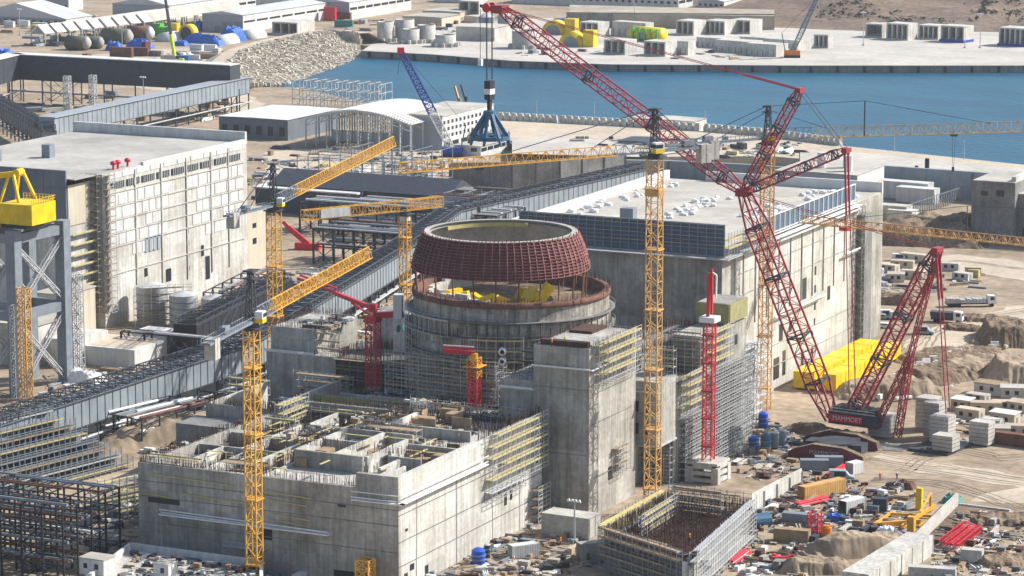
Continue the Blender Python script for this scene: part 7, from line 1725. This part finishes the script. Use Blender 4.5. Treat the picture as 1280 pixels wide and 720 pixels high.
container('yellow ochre container in the material yard beside the retaining wall', 1027, 620, 'crane_amber', 14, 1.15, 0, 3.4); container('small steel blue container beside the red pipes', 1018, 587, 'steel_grey', 7, .4, 0, 2.6); container('grey container cluster piece behind the ochre container', 1036, 583, 'steel_grey', 7, .4, 0, 2.6); container('white container at the end of the red pipes', 1068, 592, 'white_paint', 4, 1.2, 0, 3)
container('white slab sided container in the middle of the yard', 1065, 640, 'panel_white', 7, 1.2, 0, 3.2); container('dark box container right of the white one in the yard', 1100, 640, 'steel_dark', 3.2, .2, 0, 3.4); container('grey container at the bottom of the yard', 1000, 655, 'steel_grey', 8, .1, 0, 2.6); container('tan roofed container low in the yard', 990, 677, 'timber', 8, .1, 0, 3)
container('grey block container near the bottom right trench', 1215, 705, 'concrete_flat', 4.5, .1, 0, 3.4); container('pale slab block at the bottom edge near the trench', 1165, 722, 'concrete_flat', 10, .2, 0, 2.4)
for px, py, pt, w_, m, lab in ((598, 704, 688, 17, 'tank_blue', 'bright blue tank at the foot of the sunlit foreground wall'), (609, 697, 681, 8, 'steel_dark', 'slim dark tank right behind the bright blue one'), (942, 561, 547, 13, 'tarp_blue', 'bright blue drum tank at the hall foot, left one'), (957, 566, 544, 13, 'blue_steel', 'dull blue tank right of the bright blue drum'), (968, 560, 541, 11, 'steel_grey', 'grey blue tank in the row at the hall foot'), (978, 556, 538, 11, 'steel_grey', 'pale grey blue tank at the right end of the row'), (954, 534, 517, 12, 'tank_blue', 'blue barrel tank under the amber mast')):
    tank(lab, px, py, pt, w_, m, 'dome', bands=2)
q = G(942, 660); b = MB(); b.cyl(q+V3(0, 0, 1.6), q+V3(2.6, 3, 1.6), 1.7, n=14); b.out('drum', 'blue_steel', None, 'blue grey drum lying right of the rebar pit', 'drum')
# retaining walls in the yard, trench with red girders
wall_px('yard_wall', 'pale concrete retaining wall right of the rebar pit', [(938, 645), (1002, 603)], 0, [26, 17], 'concrete_pale_and_lit', 1.0)
b = MB(); 
for i, (a, c) in enumerate((((1085, 745), (1166, 694)),)): 
    p, r = G(*a), G(*c); d = (r-p).normalized(); n = V3(-d.y, d.x, 0); b.prism([tuple(p[:2]), tuple(r[:2]), tuple((r+n*6)[:2]), tuple((p+n*6)[:2])], -1, 4.6)
    for k in range(7): u = p.lerp(r, k/6)-n*.02; b.box(u.x-.1, u.y-.1, 0, u.x+.1, u.y+.1, 4.55)
b.out('channel_wall', 'concrete_pale_and_lit', None, 'pale panelled concrete channel wall at the bottom right', 'wall')
tr = [(1140, 690), (1198, 632), (1262, 640), (1206, 700)]
b = MB(); P4 = [G(*p) for p in tr]
for i in range(4):
    p, r = P4[i], P4[(i+1) % 4]; d = (r-p).normalized(); n = V3(-d.y, d.x, 0); b.prism([tuple(p[:2]), tuple(r[:2]), tuple((r+n*.7)[:2]), tuple((p+n*.7)[:2])], -.5, (3.0, .5, .35, .6)[i])
t = T('trench', 'long walled trench in the lower right yard holding red girders', 'trench', P4[0]); b.out('wall', 'concrete_flat', t)
b = MB(); c4 = sum(P4, Vector())/4; b.prism([tuple(p[:2]) for p in P4], -.5, .12); b.out('floor', 'scrub', t)
for k, (a, c, lab) in enumerate((((1176, 684), (1208, 660), 'red girder in the trench, left one of three'), ((1184, 687), (1215, 663), 'red girder in the trench, middle one of three'), ((1193, 689), (1223, 665), 'red girder in the trench, right one of three'))):
    p, r = G(*a, .3), G(*c, .3); b = MB(); b.lat(p+V3(0, 0, .9), r+V3(0, 0, .9), 1.2, 1.3, 9, .2, .1); b.out('red_girder', 'bright_red', None, lab, 'girder', 'red girders in the trench')
# yellow spreader frame, red cross, red pipe bundles
q = G(1135, 655); t = T('yellow_spreader', 'yellow lifting spreader with an upright arm lying in the yard', 'spreader', q)
a, c = G(1092, 656, 1), G(1150, 652, 1); b = MB(); b.bar(a, c, .9, 1.1); b.bar(G(1128, 658, 1), G(1168, 632, 1), .7, .8); b.bar(G(1110, 642, .6), G(1165, 645, .6), .6); b.bar(a, G(1115, 640, .6), .5); b.bar(G(1148, 658, .4), G(1182, 638, .4), .5); b.out('frame', 'crane_yellow', t)
p = G(1149, 637); b = MB(); b.box(p.x-.7, p.y-.7, 0, p.x+.7, p.y+.7, 5.2); b.out('upright', 'bright_yellow', t)
b = MB(); p = G(1163, 640); b.bar(p, p+V3(0, 0, 4.5), .5); b.bar(p+V3(0, 0, 4.5), G(1150, 640, 4.4), .4); p = G(1139, 668); b.box(p.x-.8, p.y-.8, 0, p.x+.8, p.y+.8, 4.2); b.out('arm', 'crane_yellow', t)
q = G(978, 706); b = MB(); b.bar(G(965, 699, 1.6), G(993, 699, 1.2), .9, 1.2); b.bar(G(967, 705, .6), G(992, 695, 2.0), .8, 1.0); b.bar(G(966, 694, 1.8), G(992, 706, .6), .8, 1.0); b.out('steel_cross', 'bright_red', None, 'bright red crossed steel frame lying at the bottom of the yard', 'frame')
for a, c, lab in (((1040, 597), (1062, 584), 'bundle of red and white pipes beside the small containers'), ((1000, 633), (1037, 624), 'dark red pipe bundle below the ochre container'), ((918, 705), (938, 690), 'red and white pipe bundle right of the pit at the bottom')):
    p, r = G(*a, .6), G(*c, .6); d = (r-p).normalized(); n = V3(-d.y, d.x, 0); b = MB()
    for k in range(5): b.m = k % 2; b.cyl(p+n*k*.55, r+n*k*.55, .28, n=8)
    b.m = 0
    for k in range(3): b.cyl(p+n*(k+.8)*.6+V3(0, 0, .5), r+n*(k+.8)*.6+V3(0, 0, .5), .28, n=8)
    b.out('pipe_bundle', ['bright_red', 'white_sheet'], None, lab, 'pipes')
q = G(1018, 670); b = MB(); b.lat((q.x, q.y, 0), (q.x, q.y, 5.6), 2.4, 2.4, 4, .2, .12, cross=True); b.out('red_cage', 'bright_red', None, 'red steel cage tower standing in the littered yard', 'cage')
q = G(1033, 675); b = MB(); b.cyl(q, q+V3(0, 0, 3), 1.2, n=12); b.cyl(q+V3(0, 0, 3), q+V3(0, 0, 3.4), .8, n=12); b.out('orange_drum', 'orange', None, 'orange drum beside the red cage tower', 'drum')
for px, py, m, lab in ((1045, 652, 'tarp_blue', 'small bright blue crate in the middle of the yard'), (1118, 612, 'steel_dark', 'dark flat load at the edge of the sandy yard'), (1132, 610, 'rust', 'rust brown steel heap at the edge of the sandy yard'), (1122, 674, 'blue_paint', 'blue covered pallet beside the yellow spreader'), (1108, 668, 'white_sheet', 'white sheet covered pallet left of the blue one'), (1190, 628, 'teal', 'green sheet covered pile at the trench end')):
    heap('covered_load', lab, px, py, 5, 3.6, 1.8, m, 'load', px)
b = MB(); q = G(1100, 490); 
for px, py, lab in ((102, 478, 'blue and white sheeted heap at the foot of the pylon'), (590, 222, 'dark blue sheeted heap beside the yellow level jib')):
    heap('covered_load', lab, px, py, 14, 7, 3.4, 'blue_paint' if px > 200 else 'white_sheet', 'load', px)
# concrete barriers along the haul road
br0 = None
for i in range(26):
    u = i/25; pl = [(1096, 484), (1130, 468), (1160, 452), (1200, 440), (1226, 447), (1240, 437), (1252, 420)]
    k = min(5, int(u*6)); w_ = u*6-k; px = pl[k][0]+(pl[k+1][0]-pl[k][0])*w_; py = pl[k][1]+(pl[k+1][1]-pl[k][1])*w_; q = G(px, py, .8)
    if br0 is None:
        b = MB(); b.add([(-1.2, -.5, 0), (1.2, -.5, 0), (1.2, .5, 0), (-1.2, .5, 0), (-1.2, -.2, 1.3), (1.2, -.2, 1.3), (1.2, .2, 1.3), (-1.2, .2, 1.3)], [(0, 3, 2, 1), (4, 5, 6, 7), (0, 1, 5, 4), (1, 2, 6, 5), (2, 3, 7, 6), (3, 0, 4, 7)])
        br0 = b.out('road_barrier', 'white_sheet', None, 'white concrete barrier in the line along the dirt haul road', 'barrier', 'barriers along the dirt haul road', loc=(0, 0, 0)); o = br0
    else: o = dup(br0, (0, 0, 0))
    o.location = q; o.rotation_euler.z = rnd.uniform(.2, 1.4)
# litter
litter('building material strewn over the yard right of the pit', 'stored_material', ((940, 640), (1010, 588), (1150, 622), (1060, 700)), 1500, 1.5, MX2)
litter('building material strewn over the bottom of the yard', 'stored_material', ((880, 720), (950, 650), (1100, 660), (1010, 730)), 1000, 1.4, MX2)
litter('building material at the hall foot beside the tanks', 'stored_material', ((905, 600), (950, 520), (1000, 545), (985, 600)), 500, 1.5, MX2)
litter('building material round the red crane and camp', 'stored_material', ((1190, 520), (1280, 500), (1300, 556), (1190, 556)), 260, 1.2, MX2)
litter('rubble at the foot of the sunlit wall', 'rubble', ((520, 725), (670, 655), (765, 690), (700, 735)), 1100, 1.4, MX2)
litter('rubble along the dark foreground wall', 'rubble', ((330, 735), (500, 745), (500, 722), (330, 700)), 130, 2.2, MX2)
litter('rubble and steel at the bottom right corner', 'rubble', ((1130, 735), (1290, 735), (1290, 650), (1190, 690)), 900, 1.4, MX2)
litter('broken rubble lying in the trench', 'rubble', ((1150, 690), (1200, 638), (1255, 644), (1205, 694)), 420, 1.3, ['concrete_flat', 'rust', 'dirt_brown', 'timber', 'concrete_dark'], .14)
litter('loose material on the roof at the bottom left', 'roof_litter', ((150, 720), (170, 690), (315, 710), (330, 730)), 520, 1.0, MX2, 4.65)
litter('material lying on the open rooms of the foreground building', 'roof_litter', ((330, 545), (520, 500), (650, 515), (500, 590)), 800, 1.1, MX2, 22.2)
litter('material lying in the low rooms of the foreground building', 'roof_litter', ((190, 570), (300, 530), (420, 540), (370, 590)), 520, 1.2, MX2, 18.0)
litter('material lying on the courtyard slabs', 'roof_litter', ((400, 520), (480, 480), (640, 490), (640, 515)), 700, 1.2, MX, 12.6)
litter('material on the left courtyard floor', 'roof_litter', ((300, 520), (400, 480), (470, 500), (330, 560)), 520, 1.2, MX2, 9.1)
litter('material on the stepped block top', 'roof_litter', ((360, 402), (420, 392), (440, 400), (410, 415)), 70, 1.8, MX2, 25.6)
litter('material between long gallery and left blocks', 'stored_material', ((180, 560), (345, 470), (350, 490), (200, 580)), 420, 1.7, MX2)
litter('material between pylon and silos', 'stored_material', ((0, 520), (100, 480), (290, 420), (130, 440)), 160, 2.0, MX)
litter('material below the terraces at the left', 'stored_material', ((0, 700), (170, 600), (175, 690), (60, 720)), 360, 1.7, MX2)
litter('pipes and steel under the galleries left of the dome', 'stored_material', ((330, 350), (500, 300), (520, 400), (345, 420)), 620, 2.2, ['steel_grey', 'white_sheet', 'steel_dark', 'concrete_flat', 'rust', 'steel_pale'])
litter('cabins debris and stores on the slope', 'stored_material', ((1085, 350), (1230, 335), (1230, 360), (1090, 372)), 120, 2.2, MX)
litter('stones and dirt clods on the haul road edges', 'clods', ((1080, 480), (1260, 400), (1290, 430), (1120, 520)), 160, 1.4, ['dirt_pale', 'rock', 'white_sheet'], .5)
litter('material between gallery and blocks left of the dome', 'stored_material', ((345, 430), (520, 380), (520, 400), (360, 450)), 180, 2.4, MX)
# people: one continuous body each, with a helmet
def person_mesh(name, pose):
    J = dict(pel=(0, 0, .95), che=(.02, 0, 1.35), nec=(.02, 0, 1.5), hea=(.04, 0, 1.66), ls=(.02, .2, 1.42), rs=(.02, -.2, 1.42), le=(.04, .27, 1.15), re=(.04, -.27, 1.15), lh=(.16, .25, .92), rh=(.16, -.25, .92), lp=(0, .1, .9), rp=(0, -.1, .9), lk=(.03, .12, .5), rk=(.03, -.12, .5), lf=(0, .13, .06), rf=(0, -.13, .06), lt=(.18, .14, .04), rt=(.18, -.14, .04))
    J.update(pose)
    R_ = dict(pel=.16, che=.17, nec=.07, hea=.11, ls=.085, rs=.085, le=.06, re=.06, lh=.045, rh=.045, lp=.11, rp=.11, lk=.075, rk=.075, lf=.055, rf=.055, lt=.045, rt=.045)
    E_ = [('pel', 'che'), ('che', 'nec'), ('nec', 'hea'), ('che', 'ls'), ('ls', 'le'), ('le', 'lh'), ('che', 'rs'), ('rs', 're'), ('re', 'rh'), ('pel', 'lp'), ('lp', 'lk'), ('lk', 'lf'), ('lf', 'lt'), ('pel', 'rp'), ('rp', 'rk'), ('rk', 'rf'), ('rf', 'rt')]
    ks = list(J); me = bpy.data.meshes.new(name); me.from_pydata([J[k] for k in ks], [(ks.index(a), ks.index(b)) for a, b in E_], [])
    ob = bpy.data.objects.new(name, me); COL.objects.link(ob); ob.modifiers.new('s', 'SKIN'); ss = ob.modifiers.new('d', 'SUBSURF'); ss.levels = 1
    for i, k in enumerate(ks):
        sv = me.skin_vertices[0].data[i]; sv.radius = (R_[k], R_[k]); sv.use_root = k == 'pel'
    m2 = bpy.data.meshes.new_from_object(ob.evaluated_get(bpy.context.evaluated_depsgraph_get())); bpy.data.objects.remove(ob); m2.name = name
    return m2, J
POSES = [{}, dict(lk=(.16, .12, .52), lf=(.28, .13, .08), lt=(.45, .14, .05), rf=(-.25, -.13, .1), rt=(-.08, -.14, .04), lh=(-.1, .25, .95), rh=(.32, -.24, 1.0)), dict(che=(.22, 0, 1.28), nec=(.32, 0, 1.4), hea=(.42, 0, 1.5), ls=(.25, .2, 1.3), rs=(.25, -.2, 1.3), le=(.4, .24, 1.05), re=(.4, -.24, 1.05), lh=(.5, .18, .8), rh=(.5, -.18, .8)), dict(re=(.22, -.3, 1.4), rh=(.4, -.25, 1.6))]
PM = {}
def person(label, px, py, z, vest, pose, rz, helm='white_paint'):
    key = (vest, pose)
    if key not in PM:
        m2, J = person_mesh('person', POSES[pose])
        m2.materials.clear()
        for nm_ in ('trousers', vest, 'skin'): m2.materials.append(MATS[nm_])
        for p in m2.polygons:
            z_ = p.center.z; hd = (p.center-Vector(J['hea'])).length < .17 or min((p.center-Vector(J[h])).length for h in ('lh', 'rh')) < .09
            p.material_index = 2 if hd else (0 if z_ < .93 else 1); p.use_smooth = True
        PM[key] = (m2, J)
    m2, J = PM[key]; q = G(px, py, z)
    o = bpy.data.objects.new('person', m2); COL.objects.link(o); o.location = q; o.rotation_euler.z = rz; o.scale = (1.08,)*3; tag(o, label, 'person', 'workers on the site')
    h = Vector(J['hea']); b = sm(MB()); b.lathe(h.x, h.y, [(.2, h.z+.03), (.15, h.z+.05), (.13, h.z+.13), (.06, h.z+.18), (0, h.z+.19)], 12); b.out('helmet', helm, o, local=True)
PP_ = [(575, 520, 22.25, 'vest_orange', 1, 'worker in orange bending on the pale slab near the small red boom'), (559, 526, 22.25, 'vest_lime', 0, 'worker in lime standing on the pale slab of the foreground building'), (513, 535, 22.25, 'vest_orange', 3, 'worker in orange with a raised arm beside the open room walls'), (602, 526, 22.25, 'trousers', 0, 'worker in dark blue near the sunlit wall top'), (495, 507, 12.6, 'vest_lime', 1, 'worker in lime walking on the courtyard slab'), (624, 512, 22.25, 'vest_orange', 2, 'worker in orange stooping by the yellow boards'), (612, 513, 22.25, 'vest_orange', 0, 'worker in orange standing near the far slab edge'),
    (392, 548, 18.0, 'trousers', 0, 'worker in dark blue on the left room floor, first of a pair'), (403, 548, 18.0, 'trousers', 3, 'worker in dark blue with a raised arm on left room floor'), (540, 507, 17.3, 'vest_orange', 1, 'worker in orange walking along the courtyard edge'), (650, 505, 22.25, 'vest_orange', 0, 'worker in orange under the tall tower'), (580, 505, 17.3, 'vest_orange', 2, 'worker in orange stooping below the small red boom'),
    (701, 682, 0, 'vest_orange', 1, 'worker in orange walking on the dirt path by the floodlight mast'), (686, 703, 0, 'vest_orange', 0, 'worker in orange standing near the white container'), (1121, 600, 0, 'trousers', 0, 'worker in dark clothes alone on the open sandy yard'), (1156, 567, 0, 'vest_lime', 0, 'worker in lime beside the ballast stacks'), (1207, 402, 0, 'trousers', 0, 'worker in dark clothes by the tipper truck cab'), (1204, 402, 0, 'trousers', 1, 'worker in dark clothes walking beside the tipper truck'), (638, 520, 22.25, 'vest_lime', 2, 'worker in lime stooping at the slab corner'), (470, 520, 12.6, 'vest_orange', 0, 'worker in orange beside the yellow shuttered trench'), (1060, 619, 0, 'vest_orange', 1, 'worker in orange walking through the material yard'), (862, 678, 7.8, 'vest_orange', 0, 'worker in orange on the corner of the rebar pit')]
for i, (px, py, z, v, ps, lab) in enumerate(PP_): person(lab, px, py, z, v, ps, i*1.3, 'white_paint' if i % 3 else 'bright_yellow')

more = [(455, 512, 12.6, 'vest_lime', 0, 'worker in lime at the near end of the yellow shuttered trench'), (528, 527, 22.25, 'vest_orange', 1, 'worker in orange walking past the open room walls'), (548, 518, 22.25, 'vest_orange', 0, 'worker in orange in the middle of the pale deck'), (588, 531, 22.25, 'vest_lime', 3, 'worker in lime pointing on the deck near its right edge'), (634, 507, 22.25, 'trousers', 1, 'worker in dark blue under the yellow boarded platforms'), (565, 497, 17.3, 'vest_orange', 3, 'worker in orange with raised arm left of the small red boom'), (520, 500, 12.6, 'vest_orange', 2, 'worker in orange stooping on the courtyard slab'), (980, 615, 0, 'vest_orange', 0, 'worker in orange behind the pale retaining wall'), (1075, 655, 0, 'vest_lime', 1, 'worker in lime between yard stacks and yellow spreader'), (1020, 605, 0, 'vest_orange', 3, 'worker in orange beside the ochre container'), (725, 690, 0, 'vest_lime', 0, 'worker in lime beside the floodlight mast'), (640, 705, 0, 'vest_orange', 2, 'worker in orange stooping in the rubble by the white container'), (1100, 600, 0, 'vest_orange', 1, 'worker in orange crossing the sandy haul road'), (690, 433, 40.1, 'vest_orange', 0, 'worker in orange on top of the tall tower'), (706, 430, 40.1, 'vest_lime', 1, 'worker in lime on top of the tall tower')]
for i, (px, py, z, v, ps, lab) in enumerate(more): person(lab, px, py, z, v, ps, i*1.7+.4, 'white_paint' if i % 3 else 'bright_yellow')
